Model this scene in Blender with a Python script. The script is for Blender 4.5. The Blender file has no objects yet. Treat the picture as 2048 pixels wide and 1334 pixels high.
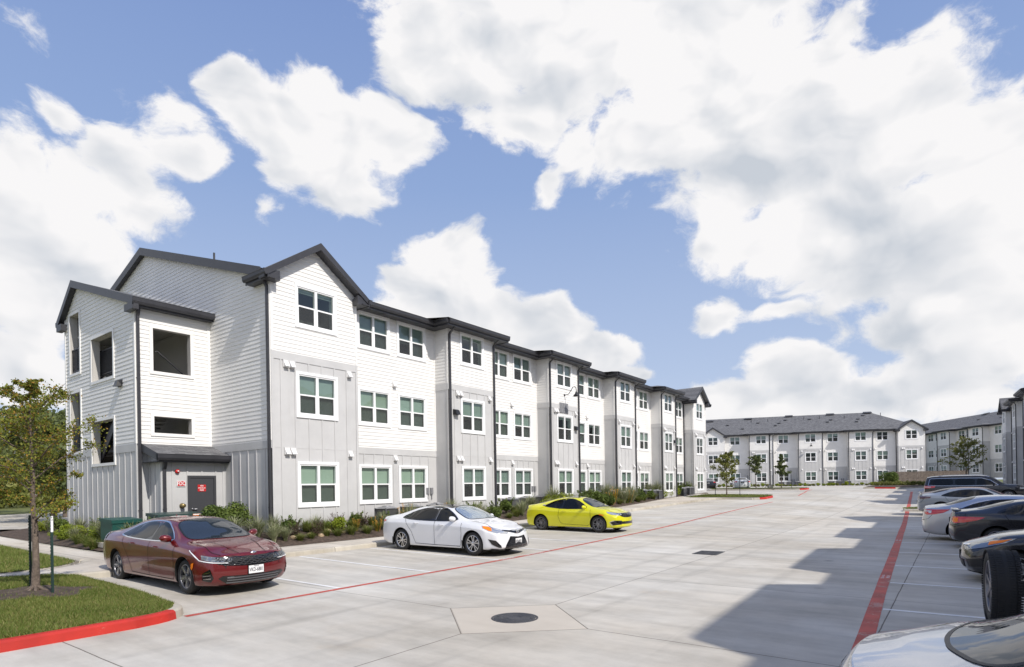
import bpy, bmesh, math, random
import numpy as np
from mathutils import Vector, Matrix, noise as mnoise
from mathutils.bvhtree import BVHTree
random.seed(7)
rng = np.random.default_rng(7)
C = bpy.context.scene.collection
SC = bpy.context.scene
rad = math.radians

# ---------------------------------------------------------------- camera
YAW = math.atan(890 / 1180.0)
cam = bpy.data.cameras.new('camera')
cam.sensor_width = 36.0
cam.lens = 36.0 * 1180 / 2048
cam.shift_y = (974 - 667) / 2048.0
cam.clip_end = 3000
camo = bpy.data.objects.new('camera', cam)
C.objects.link(camo)
camo.location = (0, 0, 2.0)
camo.rotation_euler = (Matrix.Rotation(YAW, 3, 'Z') @ Matrix.Rotation(rad(90), 3, 'X') @ Matrix.Rotation(rad(-0.95), 3, 'Z')).to_euler()
SC.camera = camo
SC.view_settings.view_transform = 'Standard'
SC.view_settings.look = 'None'
SC.view_settings.exposure = 0.0
SC.view_settings.gamma = 1.0
SC.cycles.max_bounces = 7
SC.cycles.diffuse_bounces = 3
SC.cycles.glossy_bounces = 3
SC.cycles.transmission_bounces = 4
SC.cycles.transparent_max_bounces = 10
SC.cycles.caustics_reflective = False
SC.cycles.caustics_refractive = False

SUN_AZ = rad(-9.0)      # measured from +x (towards the right-hand building) to +y (along the lane)
SUN_EL = rad(43.0)
sd = Vector((math.cos(SUN_AZ) * math.cos(SUN_EL), math.sin(SUN_AZ) * math.cos(SUN_EL), math.sin(SUN_EL)))
sun = bpy.data.lights.new('sun', 'SUN')
sun.energy = 4.2
sun.angle = rad(0.55)
sun.color = (1.0, 0.95, 0.88)
suno = bpy.data.objects.new('sun', sun)
C.objects.link(suno)
suno.rotation_euler = sd.to_track_quat('Z', 'Y').to_euler()
suno.location = (40, 0, 60)

# ---------------------------------------------------------------- node helpers
class NT:
    """tiny wrapper that builds math node trees"""
    def __init__(s, nt):
        s.nt = nt
        s.x = 0
    def n(s, t, **kw):
        nd = s.nt.nodes.new(t)
        s.x += 1
        nd.location = ((s.x % 40) * 180, -(s.x // 40) * 260)
        for k, v in kw.items():
            setattr(nd, k, v)
        return nd
    def set(s, sock, v):
        if isinstance(v, bpy.types.NodeSocket):
            s.nt.links.new(v, sock)
        elif v is not None:
            sock.default_value = v
    def m(s, op, a, b=None, c=None, clamp=False):
        nd = s.n('ShaderNodeMath', operation=op)
        nd.use_clamp = clamp
        s.set(nd.inputs[0], a)
        if b is not None: s.set(nd.inputs[1], b)
        if c is not None: s.set(nd.inputs[2], c)
        return nd.outputs[0]
    def sm(s, x, a, b, lo=0.0, hi=1.0):
        nd = s.n('ShaderNodeMapRange', interpolation_type='SMOOTHSTEP')
        s.set(nd.inputs[0], x); s.set(nd.inputs[1], a); s.set(nd.inputs[2], b)
        s.set(nd.inputs[3], lo); s.set(nd.inputs[4], hi)
        return nd.outputs[0]
    def noise(s, vec, scale, detail=4, rough=0.55, dist=0.0, dims='3D'):
        nd = s.n('ShaderNodeTexNoise', noise_dimensions=dims)
        if vec is not None: s.set(nd.inputs['Vector'], vec)
        nd.inputs['Scale'].default_value = scale
        nd.inputs['Detail'].default_value = detail
        nd.inputs['Roughness'].default_value = rough
        nd.inputs['Distortion'].default_value = dist
        return nd.outputs[0]
    def mix(s, f, a, b, t='RGBA'):
        nd = s.n('ShaderNodeMix', data_type=t)
        if t == 'RGBA':
            s.set(nd.inputs[0], f); s.set(nd.inputs[6], a); s.set(nd.inputs[7], b)
            return nd.outputs[2]
        s.set(nd.inputs[0], f); s.set(nd.inputs[2], a); s.set(nd.inputs[3], b)
        return nd.outputs[0]
    def comb(s, x, y, z):
        nd = s.n('ShaderNodeCombineXYZ')
        s.set(nd.inputs[0], x); s.set(nd.inputs[1], y); s.set(nd.inputs[2], z)
        return nd.outputs[0]
    def sep(s, v):
        nd = s.n('ShaderNodeSeparateXYZ')
        s.set(nd.inputs[0], v)
        return nd.outputs

def c4(c): return (c[0], c[1], c[2], 1.0)

# ---------------------------------------------------------------- sky with broken cumulus
world = bpy.data.worlds.new('World')
SC.world = world
world.use_nodes = True
wt = world.node_tree
wt.nodes.clear()
W = NT(wt)
out = W.n('ShaderNodeOutputWorld')
bg = W.n('ShaderNodeBackground')
sky = W.n('ShaderNodeTexSky', sky_type='NISHITA')
sky.sun_disc = False
sky.sun_elevation = SUN_EL
sky.sun_rotation = math.pi / 2 - SUN_AZ
sky.altitude = 30
sky.air_density = 1.0
sky.dust_density = 1.6
sky.ozone_density = 1.6
bg.inputs['Strength'].default_value = 0.106
geo = W.n('ShaderNodeTexCoord')
sx, sy, sz = W.sep(geo.outputs['Generated'])
hor = W.m('SQRT', W.m('ADD', W.m('MULTIPLY', sx, sx), W.m('MULTIPLY', sy, sy)))
az = W.m('ARCTAN2', sx, sy)                      # 0 = along the lane, negative to the left
el = W.m('DIVIDE', sz, W.m('MAXIMUM', hor, 0.02))
vec = W.comb(az, W.m('MULTIPLY', el, 1.25), 0.0)
warpn = W.n('ShaderNodeTexNoise', noise_dimensions='2D'); warpn.inputs['Scale'].default_value = 5.0; warpn.inputs['Detail'].default_value = 4
W.set(warpn.inputs['Vector'], vec)
wsep = W.n('ShaderNodeSeparateColor'); W.set(wsep.inputs[0], warpn.outputs['Color'])
a2 = W.m('ADD', az, W.m('MULTIPLY', W.m('SUBTRACT', wsep.outputs[0], 0.5), 0.10))
e2 = W.m('ADD', el, W.m('MULTIPLY', W.m('SUBTRACT', wsep.outputs[1], 0.5), 0.08))
def puffs(v):
    """cauliflower bumps: smooth voronoi at two sizes over an fbm"""
    f = W.noise(v, 7.0, 9, 0.68, 0.0, '2D')
    acc = W.m('MULTIPLY', W.m('SUBTRACT', f, 0.5), 1.75)
    for sc, am in ((11.0, 0.46), (26.0, 0.26)):
        vo = W.n('ShaderNodeTexVoronoi', voronoi_dimensions='2D', feature='SMOOTH_F1'); vo.inputs['Scale'].default_value = sc; vo.inputs['Smoothness'].default_value = 0.55
        W.set(vo.inputs['Vector'], v)
        acc = W.m('ADD', acc, W.m('MULTIPLY', W.m('SUBTRACT', 0.42, vo.outputs['Distance']), am))
    return acc
wv = W.comb(a2, W.m('MULTIPLY', e2, 1.25), 0.3)
n1 = puffs(wv)
vec2 = W.n('ShaderNodeVectorMath', operation='ADD'); W.set(vec2.inputs[0], wv); vec2.inputs[1].default_value = (0.016, 0.026, 0.0)
def soft(v):
    vo = W.n('ShaderNodeTexVoronoi', voronoi_dimensions='2D', feature='SMOOTH_F1'); vo.inputs['Scale'].default_value = 11.0; vo.inputs['Smoothness'].default_value = 1.0
    W.set(vo.inputs['Vector'], v)
    return W.m('SUBTRACT', W.noise(v, 4.5, 4, 0.5, 0.0, '2D'), W.m('MULTIPLY', vo.outputs['Distance'], 0.35))
s1 = soft(wv); n2 = soft(vec2.outputs[0])
# (azimuth, tan elevation, half width, half height, weight)
BLOBS = [(-1.096,0.636,0.035,0.042,1),(-1.069,0.605,0.06,0.062,1),(-1.012,0.587,0.082,0.072,1),(-0.929,0.561,0.116,0.091,1),(-0.906,0.499,0.071,0.05,1),(-0.841,0.589,0.065,0.06,1),(-0.951,0.639,0.057,0.039,0.9),(-1.013,0.515,0.047,0.05,0.8),(-0.825,0.565,0.043,0.044,0.9),(-1.342,0.371,0.058,0.111,1),(-1.278,0.423,0.064,0.055,1),(-1.226,0.473,0.057,0.053,0.75),(-1.209,0.42,0.058,0.05,0.7),(-1.152,0.5,0.055,0.039,0.66),(-1.167,0.559,0.034,0.035,0.5),(-1.29,0.345,0.086,0.079,1.15),(-1.328,0.263,0.076,0.07,1.15),(-1.269,0.295,0.047,0.044,0.9),(-1.329,0.161,0.06,0.045,1.1),(-1.291,0.512,0.026,0.026,0.5),(-1.308,0.611,0.028,0.018,0.22),(-1.163,0.571,0.041,0.031,0.3),(-0.78,0.745,0.097,0.089,1),(-0.688,0.732,0.151,0.099,1),(-0.503,0.739,0.209,0.151,1),(-0.614,0.638,0.098,0.067,0.9),(-0.53,0.566,0.053,0.062,0.65),(-0.565,0.517,0.036,0.036,0.6),(-0.312,0.654,0.215,0.178,1),(-0.407,0.576,0.11,0.078,1),(-0.212,0.519,0.184,0.162,1),(-0.082,0.488,0.141,0.144,1),(0.04,0.438,0.081,0.097,1),(-0.143,0.633,0.041,0.039,0.9),(-0.003,0.325,0.139,0.158,1.1),(-0.121,0.339,0.148,0.101,1),(-0.271,0.391,0.101,0.05,0.8),(-0.214,0.354,0.067,0.041,0.9),(0.027,0.185,0.105,0.091,1),(-0.032,0.222,0.12,0.044,1),(-0.188,0.292,0.043,0.02,0.6),(-0.295,0.272,0.055,0.034,0.75),(-0.216,0.27,0.052,0.02,0.7),(-0.653,0.834,0.23,0.081,1),(-0.251,0.771,0.198,0.074,1),(-0.04,0.53,0.067,0.044,1),(0.119,0.278,0.094,0.271,1),(-0.027,0.628,0.042,0.022,0.22),(-0.753,0.384,0.084,0.067,1.3),(-0.72,0.351,0.067,0.072,1.3),(-0.804,0.341,0.057,0.053,1.3),(-0.611,0.265,0.098,0.058,1.3),(-0.662,0.283,0.081,0.054,1.3),(-0.511,0.215,0.092,0.049,1.3),(-0.746,0.292,0.124,0.063,1.2),(-0.454,0.179,0.043,0.022,0.8),(-0.577,0.29,0.045,0.04,1.1),(-0.422,0.173,0.026,0.018,0.7),(-0.217,0.17,0.056,0.041,1),(-0.163,0.149,0.084,0.04,1),(-0.105,0.129,0.066,0.029,1),(-0.287,0.12,0.075,0.038,1.1),(-0.017,0.137,0.118,0.044,1),(0.036,0.104,0.049,0.028,0.8),(-0.157,0.107,0.182,0.036,1),(-1.022,0.433,0.02,0.017,0.32)]
SHADY = [(-0.27,0.486,0.201,0.071,1),(-0.385,0.474,0.114,0.059,0.8),(-0.089,0.383,0.161,0.069,0.6),(-0.072,0.286,0.165,0.094,0.8),(0.022,0.199,0.113,0.064,0.7),(-0.74,0.663,0.111,0.061,0.6),(-0.554,0.677,0.16,0.061,0.5),(-0.984,0.473,0.135,0.043,0.45),(-0.937,0.528,0.056,0.029,0.3),(-1.28,0.32,0.04,0.041,0.3),(-1.328,0.23,0.086,0.04,0.5),(-0.763,0.3,0.09,0.04,0.5),(-0.578,0.231,0.101,0.03,0.5),(-0.311,0.262,0.054,0.024,0.8),(-0.123,0.193,0.153,0.053,0.7),(-0.19,0.133,0.131,0.027,0.6),(-0.006,0.122,0.098,0.033,0.6)]
def metaball(A_, E_, L_, k=0.16):
    acc = None
    for (ba, be, ra, re, wgt) in L_:
        dx = W.m('MULTIPLY', W.m('SUBTRACT', A_, ba), 1.0 / ra)
        dy = W.m('MULTIPLY', W.m('SUBTRACT', E_, be), 1.0 / re)
        d = W.m('MULTIPLY_ADD', dy, dy, W.m('MULTIPLY', dx, dx))
        v = W.m('MULTIPLY', W.m('SUBTRACT', 1.0, W.m('SQRT', d)), wgt)
        acc = v if acc is None else W.m('SMOOTH_MAX', acc, v, k)
    return acc
mb = metaball(a2, e2, BLOBS)
dens = W.m('ADD', W.m('ADD', W.m('MINIMUM', W.m('MULTIPLY', mb, 1.5), 1.15), 0.04), W.m('MULTIPLY', n1, 1.15))
# clouds all round (outside the photographed part) from noise alone
gen = W.m('ADD', W.m('MULTIPLY', W.m('SUBTRACT', W.noise(vec, 1.8, 5, 0.55, 0.0, '2D'), 0.5), 3.2), W.m('MULTIPLY', n1, 0.5))
outside = W.m('MAXIMUM', W.sm(az, 0.14, 0.4), W.sm(az, -1.5, -1.75))
dens = W.m('ADD', W.m('MULTIPLY', dens, W.m('SUBTRACT', 1.0, outside)), W.m('MULTIPLY', gen, outside))
alpha = W.sm(dens, -0.12, 0.44)
thick = W.sm(dens, 0.2, 1.2)
relief = W.m('MULTIPLY', W.m('SUBTRACT', s1, n2), 2.7)
dk = W.sm(W.m('ADD', metaball(a2, e2, SHADY, 0.3), W.m('MULTIPLY', W.m('SUBTRACT', W.noise(vec, 4.0, 3, 0.5, 0.0, '2D'), 0.5), 0.9)), -0.15, 0.85)
dk2 = W.m('MULTIPLY', W.m('MULTIPLY', thick, W.sm(W.noise(vec, 3.0, 3, 0.5, 0.0, '2D'), 0.30, 0.75)), 0.38)
shade = W.m('ADD', W.m('SUBTRACT', 1.0, W.m('ADD', W.m('MULTIPLY', dk, 0.60), dk2)), relief)
shade = W.m('MINIMUM', W.m('MAXIMUM', shade, 0.0), 1.0)
ccol = W.mix(shade, c4((5.5,5.9,6.5)), c4((8.9,8.8,8.85)))
ramp = W.n('ShaderNodeValToRGB')
ramp.color_ramp.elements[0].position = 0.0; ramp.color_ramp.elements[0].color = (0.60, 0.665, 0.81, 1)
ramp.color_ramp.elements[1].position = 1.0; ramp.color_ramp.elements[1].color = (0.185, 0.285, 0.60, 1)
e_ = ramp.color_ramp.elements.new(0.18); e_.color = (0.46, 0.56, 0.77, 1)
e_ = ramp.color_ramp.elements.new(0.5); e_.color = (0.29, 0.41, 0.69, 1)
W.set(ramp.inputs[0], el)
sc10 = W.n('ShaderNodeVectorMath', operation='SCALE'); W.set(sc10.inputs[0], ramp.outputs[0]); sc10.inputs['Scale'].default_value = 10.5
skyc = W.mix(0.80, sky.outputs[0], sc10.outputs[0])
al = W.m('MULTIPLY', alpha, W.sm(el, 0.0, 0.03))
fin = W.mix(al, skyc, ccol)
W.set(bg.inputs[0], fin)
wt.links.new(bg.outputs[0], out.inputs[0])
world.cycles.sampling_method = 'MANUAL'
world.cycles.sample_map_resolution = 512

# ---------------------------------------------------------------- materials
def mat(name, col, rough=0.6, metal=0.0, spec=0.5, coat=0.0, noise=None, bump=None, emit=None, trans=None):
    """noise = (scale, amount, rough_amount); bump = (scale, strength, distance)"""
    m = bpy.data.materials.new(name)
    m.use_nodes = True
    nt = m.node_tree
    b = nt.nodes['Principled BSDF']
    b.inputs['Base Color'].default_value = c4(col)
    b.inputs['Roughness'].default_value = rough
    b.inputs['Metallic'].default_value = metal
    b.inputs['Specular IOR Level'].default_value = spec
    if coat:
        b.inputs['Coat Weight'].default_value = coat
        b.inputs['Coat Roughness'].default_value = 0.03
    T = NT(nt)
    tc = T.n('ShaderNodeTexCoord')
    if noise:
        f = T.noise(tc.outputs['Object'], noise[0], 5, 0.6)
        f2 = T.sm(f, 0.25, 0.75)
        a = noise[1]
        T.set(b.inputs['Base Color'], T.mix(f2, c4([x * (1 - a) for x in col]), c4([min(1, x * (1 + a)) for x in col])))
        if len(noise) > 2:
            T.set(b.inputs['Roughness'], T.m('ADD', T.m('MULTIPLY', f, noise[2]), rough - noise[2] / 2))
    if bump:
        bn = T.n('ShaderNodeBump')
        bn.inputs['Strength'].default_value = bump[1]
        bn.inputs['Distance'].default_value = bump[2]
        T.set(bn.inputs['Height'], T.noise(tc.outputs['Object'], bump[0], 4, 0.6))
        T.set(b.inputs['Normal'], bn.outputs[0])
    return m

M = {}
M['siding'] = mat('white_siding', (0.80, 0.785, 0.76), 0.55, noise=(0.9, 0.045), bump=(60, 0.15, 0.002))
M['trim'] = mat('white_trim', (0.84, 0.82, 0.79), 0.4, noise=(1.5, .03))
M['panel'] = mat('grey_panel', (0.535, 0.53, 0.525), 0.6, noise=(1.2, 0.055), bump=(90, 0.2, 0.002))
def dirt(name):
    m = M[name]; T = NT(m.node_tree); b = m.node_tree.nodes['Principled BSDF']; old = b.inputs['Base Color'].links[0].from_socket
    pos = T.n('ShaderNodeNewGeometry').outputs['Position']; x, y, z = T.sep(pos)
    f = T.m('MULTIPLY', T.sm(T.m('ADD', z, T.m('MULTIPLY', T.noise(pos, 5.0, 5, 0.7), -0.9)), 0.05, 0.75, 1.0, 0.0), 0.45)
    run = T.m('MULTIPLY', T.sm(T.noise(T.comb(T.m('MULTIPLY', x, 6.0), T.m('MULTIPLY', y, 6.0), T.m('MULTIPLY', z, 0.35)), 1.0, 4, 0.6), 0.60, 0.80), 0.16)
    T.set(b.inputs['Base Color'], T.mix(T.m('MAXIMUM', f, run), old, c4((0.27, 0.24, 0.20))))
dirt('panel')
M['dark'] = mat('dark_trim', (0.040, 0.040, 0.046), 0.42, noise=(3, 0.15))
M['door'] = mat('door_paint', (0.055, 0.056, 0.062), 0.4)
M['vinyl'] = mat('white_vinyl', (0.86, 0.86, 0.86), 0.3)
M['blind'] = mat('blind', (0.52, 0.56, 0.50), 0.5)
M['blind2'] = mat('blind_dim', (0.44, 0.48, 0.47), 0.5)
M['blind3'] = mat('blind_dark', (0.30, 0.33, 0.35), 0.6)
M['room'] = mat('room', (0.12, 0.13, 0.13), 0.8)
M['metal_dark'] = mat('dark_metal', (0.03, 0.03, 0.035), 0.4, 0.3)
M['steel'] = mat('steel', (0.45, 0.45, 0.47), 0.35, 0.9)
M['brass'] = mat('brass', (0.35, 0.27, 0.12), 0.4, 0.8)
M['soil'] = mat('mulch', (0.085, 0.06, 0.045), 0.95, noise=(9, 0.5), bump=(35, 1.0, 0.03))
M['stone'] = mat('bed_stone', (0.40, 0.30, 0.19), 0.85, noise=(8, 0.25), bump=(20, 0.7, 0.02))
M['red'] = mat('red_kerb_paint', (0.46, 0.022, 0.013), 0.6, noise=(2.2, 0.16), bump=(60, 0.3, 0.004))
M['redline'] = mat('red_line_paint', (0.47, 0.065, 0.045), 0.65, noise=(1.7, 0.28), bump=(50, 0.3, 0.002))
M['white'] = mat('white_paint', (0.74, 0.74, 0.73), 0.6, noise=(3, 0.08))
M['blue'] = mat('blue_paint', (0.10, 0.20, 0.50), 0.6)
M['signred'] = mat('sign_red', (0.55, 0.02, 0.02), 0.4)
M['signwhite'] = mat('sign_white', (0.85, 0.85, 0.85), 0.4)
M['orange'] = mat('orange_lens', (0.9, 0.22, 0.01), 0.25)
M['green_box'] = mat('transformer_green', (0.008, 0.065, 0.052), 0.45, noise=(3, 0.15))
M['dgreen_box'] = mat('transformer_dark', (0.03, 0.06, 0.055), 0.4)
M['condenser'] = mat('condenser_grey', (0.13, 0.13, 0.14), 0.5, 0.3)
M['condtop'] = mat('condenser_top', (0.30, 0.30, 0.31), 0.5, 0.3)
M['fence'] = mat('weathered_fence', (0.15, 0.12, 0.098), 0.85, noise=(4, 0.3), bump=(25, 0.6, 0.01))
M['bark'] = mat('bark', (0.15, 0.115, 0.09), 0.9, noise=(14, 0.35), bump=(30, 1.0, 0.02))
M['iron'] = mat('cast_iron', (0.085, 0.085, 0.09), 0.55, 0.5, noise=(20, 0.2), bump=(120, 0.6, 0.004))
M['postgreen'] = mat('post_green', (0.015, 0.04, 0.035), 0.5)
M['interior'] = mat('stair_interior_wall', (0.52, 0.50, 0.47), 0.8)
M['concstair'] = mat('stair_concrete', (0.4, 0.39, 0.37), 0.85, noise=(5, 0.1))
M['lamp'] = mat('lamp_black', (0.02, 0.02, 0.022), 0.35)
M['lens'] = mat('lamp_lens', (0.35, 0.36, 0.38), 0.15)
M['ventw'] = mat('vent_white', (0.72, 0.71, 0.70), 0.5)

def concrete(name, base, joints=None, sheet=True, seed=0.0):
    m = bpy.data.materials.new(name)
    m.use_nodes = True
    nt = m.node_tree
    b = nt.nodes['Principled BSDF']
    T = NT(nt)
    pos = T.n('ShaderNodeNewGeometry').outputs['Position']
    x, y, z = T.sep(pos)
    big = T.noise(pos, 0.22, 5, 0.6)
    st = T.noise(T.comb(T.m('MULTIPLY', x, 0.35), T.m('MULTIPLY', y, 1.6), seed), 1.1, 6, 0.62)      # broom / tyre drag streaks along x
    st2 = T.noise(T.comb(T.m('MULTIPLY', x, 1.2), T.m('MULTIPLY', y, 0.3), seed + 3), 0.8, 5, 0.6)
    fine = T.noise(pos, 38, 4, 0.7)
    mid = T.noise(pos, 4.5, 5, 0.65)
    v = T.m('ADD', T.m('MULTIPLY', T.m('SUBTRACT', big, 0.5), 0.85), 1.0)
    v = T.m('ADD', v, T.m('MULTIPLY', T.m('SUBTRACT', st, 0.5), 0.80))
    v = T.m('ADD', v, T.m('MULTIPLY', T.m('SUBTRACT', st2, 0.5), 0.34))
    v = T.m('ADD', v, T.m('MULTIPLY', T.m('SUBTRACT', mid, 0.5), 0.24))
    v = T.m('ADD', v, T.m('MULTIPLY', T.m('SUBTRACT', fine, 0.5), 0.10))
    # old spills and tyre marks
    sp = T.sm(T.noise(pos, 0.9, 3, 0.5, 0.6), 0.63, 0.74)
    v = T.m('MULTIPLY', v, T.m('SUBTRACT', 1.0, T.m('MULTIPLY', sp, 0.10)))
    vo = T.n('ShaderNodeTexVoronoi'); vo.inputs['Scale'].default_value = 0.75; T.set(vo.inputs['Vector'], pos)
    drip = T.m('MULTIPLY', T.m('SUBTRACT', 1.0, T.sm(T.m('ADD', vo.outputs['Distance'], T.m('MULTIPLY', T.noise(pos, 14, 3), 0.10)), 0.07, 0.17)), T.sm(T.noise(pos, 0.5, 2), 0.48, 0.58))
    v = T.m('MULTIPLY', v, T.m('SUBTRACT', 1.0, T.m('MULTIPLY', drip, 0.45)))
    # two faint wheel tracks down the drive
    tr_ = T.m('PINGPONG', T.m('ADD', x, 6.4), 0.85)
    trk = T.m('MULTIPLY', T.m('MULTIPLY', T.m('SUBTRACT', 1.0, T.sm(tr_, 0.0, 0.26)), T.m('LESS_THAN', T.m('ABSOLUTE', T.m('ADD', x, 5.5)), 3.2)), T.sm(T.noise(T.comb(T.m('MULTIPLY', x, 3.0), T.m('MULTIPLY', y, 0.25), 1.0), 1.0, 4, 0.6), 0.40, 0.62))
    v = T.m('MULTIPLY', v, T.m('SUBTRACT', 1.0, T.m('MULTIPLY', trk, 0.14)))
    col0 = T.mix(T.sm(big, 0.3, 0.7), c4([c * k for c, k in zip(base, (1.02, 1.0, 0.97))]), c4([c * k for c, k in zip(base, (0.97, 1.0, 1.04))]))
    rust = T.sm(T.noise(pos, 0.35, 5, 0.7), 0.60, 0.74)
    col0 = T.mix(T.m('MULTIPLY', rust, 0.35), col0, c4((base[0] * 1.02, base[1] * 0.88, base[2] * 0.72)))
    if joints:
        cell = T.comb(T.m('FLOOR', T.m('DIVIDE', T.m('ADD', x, joints[0]), joints[2])), T.m('FLOOR', T.m('DIVIDE', T.m('ADD', y, joints[1]), joints[3])), 0.0)
        wn = T.n('ShaderNodeTexWhiteNoise'); T.set(wn.inputs['Vector'], cell)
        v = T.m('MULTIPLY', v, T.m('ADD', 0.95, T.m('MULTIPLY', wn.outputs[0], 0.10)))
    mul = T.n('ShaderNodeMix', data_type='RGBA', blend_type='MULTIPLY'); mul.inputs[0].default_value = 1.0
    T.set(mul.inputs[6], col0)
    T.set(mul.inputs[7], T.comb(v, v, v))
    colr = mul.outputs[2]
    bh = T.m('ADD', T.m('MULTIPLY', fine, 0.5), T.m('MULTIPLY', mid, 0.4))
    if joints:
        jx, jy, px_, py_ = joints
        wob = T.m('MULTIPLY', T.m('SUBTRACT', T.noise(pos, 1.5, 3), 0.5), 0.02)
        fx = T.m('PINGPONG', T.m('ADD', T.m('ADD', x, jx), wob), px_ / 2.0)
        fy = T.m('PINGPONG', T.m('ADD', T.m('ADD', y, jy), wob), py_ / 2.0)
        # diamond slab round the manhole has its own joint
        ddx = T.m('DIVIDE', T.m('ABSOLUTE', T.m('ADD', x, 5.45)), 1.30)
        ddy = T.m('DIVIDE', T.m('ABSOLUTE', T.m('SUBTRACT', y, 7.2)), 1.18)
        dd = T.m('ADD', ddx, ddy)
        dj = T.m('SUBTRACT', 1.0, T.sm(T.m('ABSOLUTE', T.m('SUBTRACT', dd, 1.0)), 0.008, 0.022))
        inside = T.m('LESS_THAN', dd, 1.0)
        j = T.m('MAXIMUM', T.m('SUBTRACT', 1.0, T.sm(fx, 0.004, 0.013)), T.m('SUBTRACT', 1.0, T.sm(fy, 0.004, 0.013)))
        j = T.m('MAXIMUM', T.m('MULTIPLY', j, T.m('SUBTRACT', 1.0, inside)), dj)
        colr = T.mix(T.m('MULTIPLY', j, 0.85), colr, c4((0.10, 0.085, 0.07)))
        colr = T.mix(T.m('MULTIPLY', inside, 0.65), colr, c4((0.55, 0.49, 0.41)))
        bh = T.m('SUBTRACT', bh, T.m('MULTIPLY', j, 2.0))
    T.set(b.inputs['Base Color'], colr)
    b.inputs['Roughness'].default_value = 0.8
    b.inputs['Specular IOR Level'].default_value = 0.3
    bn = T.n('ShaderNodeBump'); bn.inputs['Strength'].default_value = 0.35; bn.inputs['Distance'].default_value = 0.006
    T.set(bn.inputs['Height'], bh)
    T.set(b.inputs['Normal'], bn.outputs[0])
    return m
M['lot'] = concrete('lot_concrete', (0.495, 0.462, 0.405), (5.45, -7.2, 4.6, 4.5))
M['walk'] = concrete('walk_concrete', (0.54, 0.49, 0.42), (50.0, 0.0, 100.0, 1.52), seed=5.0)
M['kerb'] = concrete('kerb_concrete', (0.45, 0.41, 0.34), (50.0, 0.7, 100.0, 3.04), seed=9.0)

def worn(name, thr):
    m = M[name]; T = NT(m.node_tree); b = m.node_tree.nodes['Principled BSDF']
    old = b.inputs['Base Color'].links[0].from_socket
    pos = T.n('ShaderNodeNewGeometry').outputs['Position']
    f = T.sm(T.m('ADD', T.m('MULTIPLY', T.noise(pos, 2.2, 4, 0.6), 0.6), T.m('MULTIPLY', T.noise(pos, 26, 4, 0.7), 0.4)), thr, thr + 0.06)
    T.set(b.inputs['Base Color'], T.mix(T.m('MULTIPLY', f, 0.5), old, c4((0.42, 0.37, 0.32))))
worn('red', 0.60); worn('redline', 0.55); worn('white', 0.57)

def grassmat(name, c1, c2, c3=None):
    m = bpy.data.materials.new(name); m.use_nodes = True
    b = m.node_tree.nodes['Principled BSDF']; T = NT(m.node_tree)
    pos = T.n('ShaderNodeNewGeometry')
    n = T.noise(pos.outputs['Position'], 1.1, 4, 0.6)
    r = pos.outputs['Random Per Island']
    f = T.m('ADD', T.m('MULTIPLY', T.sm(n, 0.3, 0.7), 0.6), T.m('MULTIPLY', r, 0.4))
    col = T.mix(f, c4(c1), c4(c2))
    if c3:
        col = T.mix(T.sm(r, 0.78, 0.86), col, c4(c3))
    T.set(b.inputs['Base Color'], col)
    b.inputs['Roughness'].default_value = 0.6
    b.inputs['Specular IOR Level'].default_value = 0.3
    # some light passes through leaves
    tr = T.n('ShaderNodeBsdfTranslucent'); T.set(tr.inputs[0], col)
    ms = T.n('ShaderNodeMixShader'); ms.inputs[0].default_value = 0.28
    o = m.node_tree.nodes['Material Output']
    m.node_tree.links.new(b.outputs[0], ms.inputs[1]); m.node_tree.links.new(tr.outputs[0], ms.inputs[2])
    m.node_tree.links.new(ms.outputs[0], o.inputs[0])
    return m
M['grass'] = grassmat('grass', (0.11, 0.16, 0.025), (0.21, 0.245, 0.06), (0.30, 0.26, 0.10))
M['turf'] = mat('turf_base', (0.12, 0.135, 0.035), 0.95, noise=(3, 0.3), bump=(40, 0.8, 0.02))
M['leaf_elm'] = grassmat('elm_leaves', (0.13, 0.16, 0.022), (0.26, 0.27, 0.04), (0.36, 0.22, 0.04))
M['leaf_oak'] = grassmat('oak_leaves', (0.08, 0.11, 0.035), (0.19, 0.215, 0.08))
M['leaf_shrub'] = grassmat('shrub_leaves', (0.06, 0.105, 0.02), (0.19, 0.24, 0.055))
M['leaf_lime'] = grassmat('lime_leaves', (0.17, 0.24, 0.02), (0.34, 0.38, 0.04))
M['leaf_blade'] = grassmat('variegated_blades', (0.15, 0.18, 0.07), (0.36, 0.38, 0.22), (0.50, 0.48, 0.33))
M['leaf_purple'] = grassmat('purple_leaves', (0.05, 0.025, 0.03), (0.12, 0.075, 0.05), (0.10, 0.12, 0.03))
M['leaf_daylily'] = grassmat('daylily_blades', (0.07, 0.12, 0.02), (0.17, 0.21, 0.04), (0.60, 0.33, 0.04))
M['leaf_far'] = grassmat('far_leaves', (0.12, 0.14, 0.03), (0.26, 0.26, 0.07))

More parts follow.
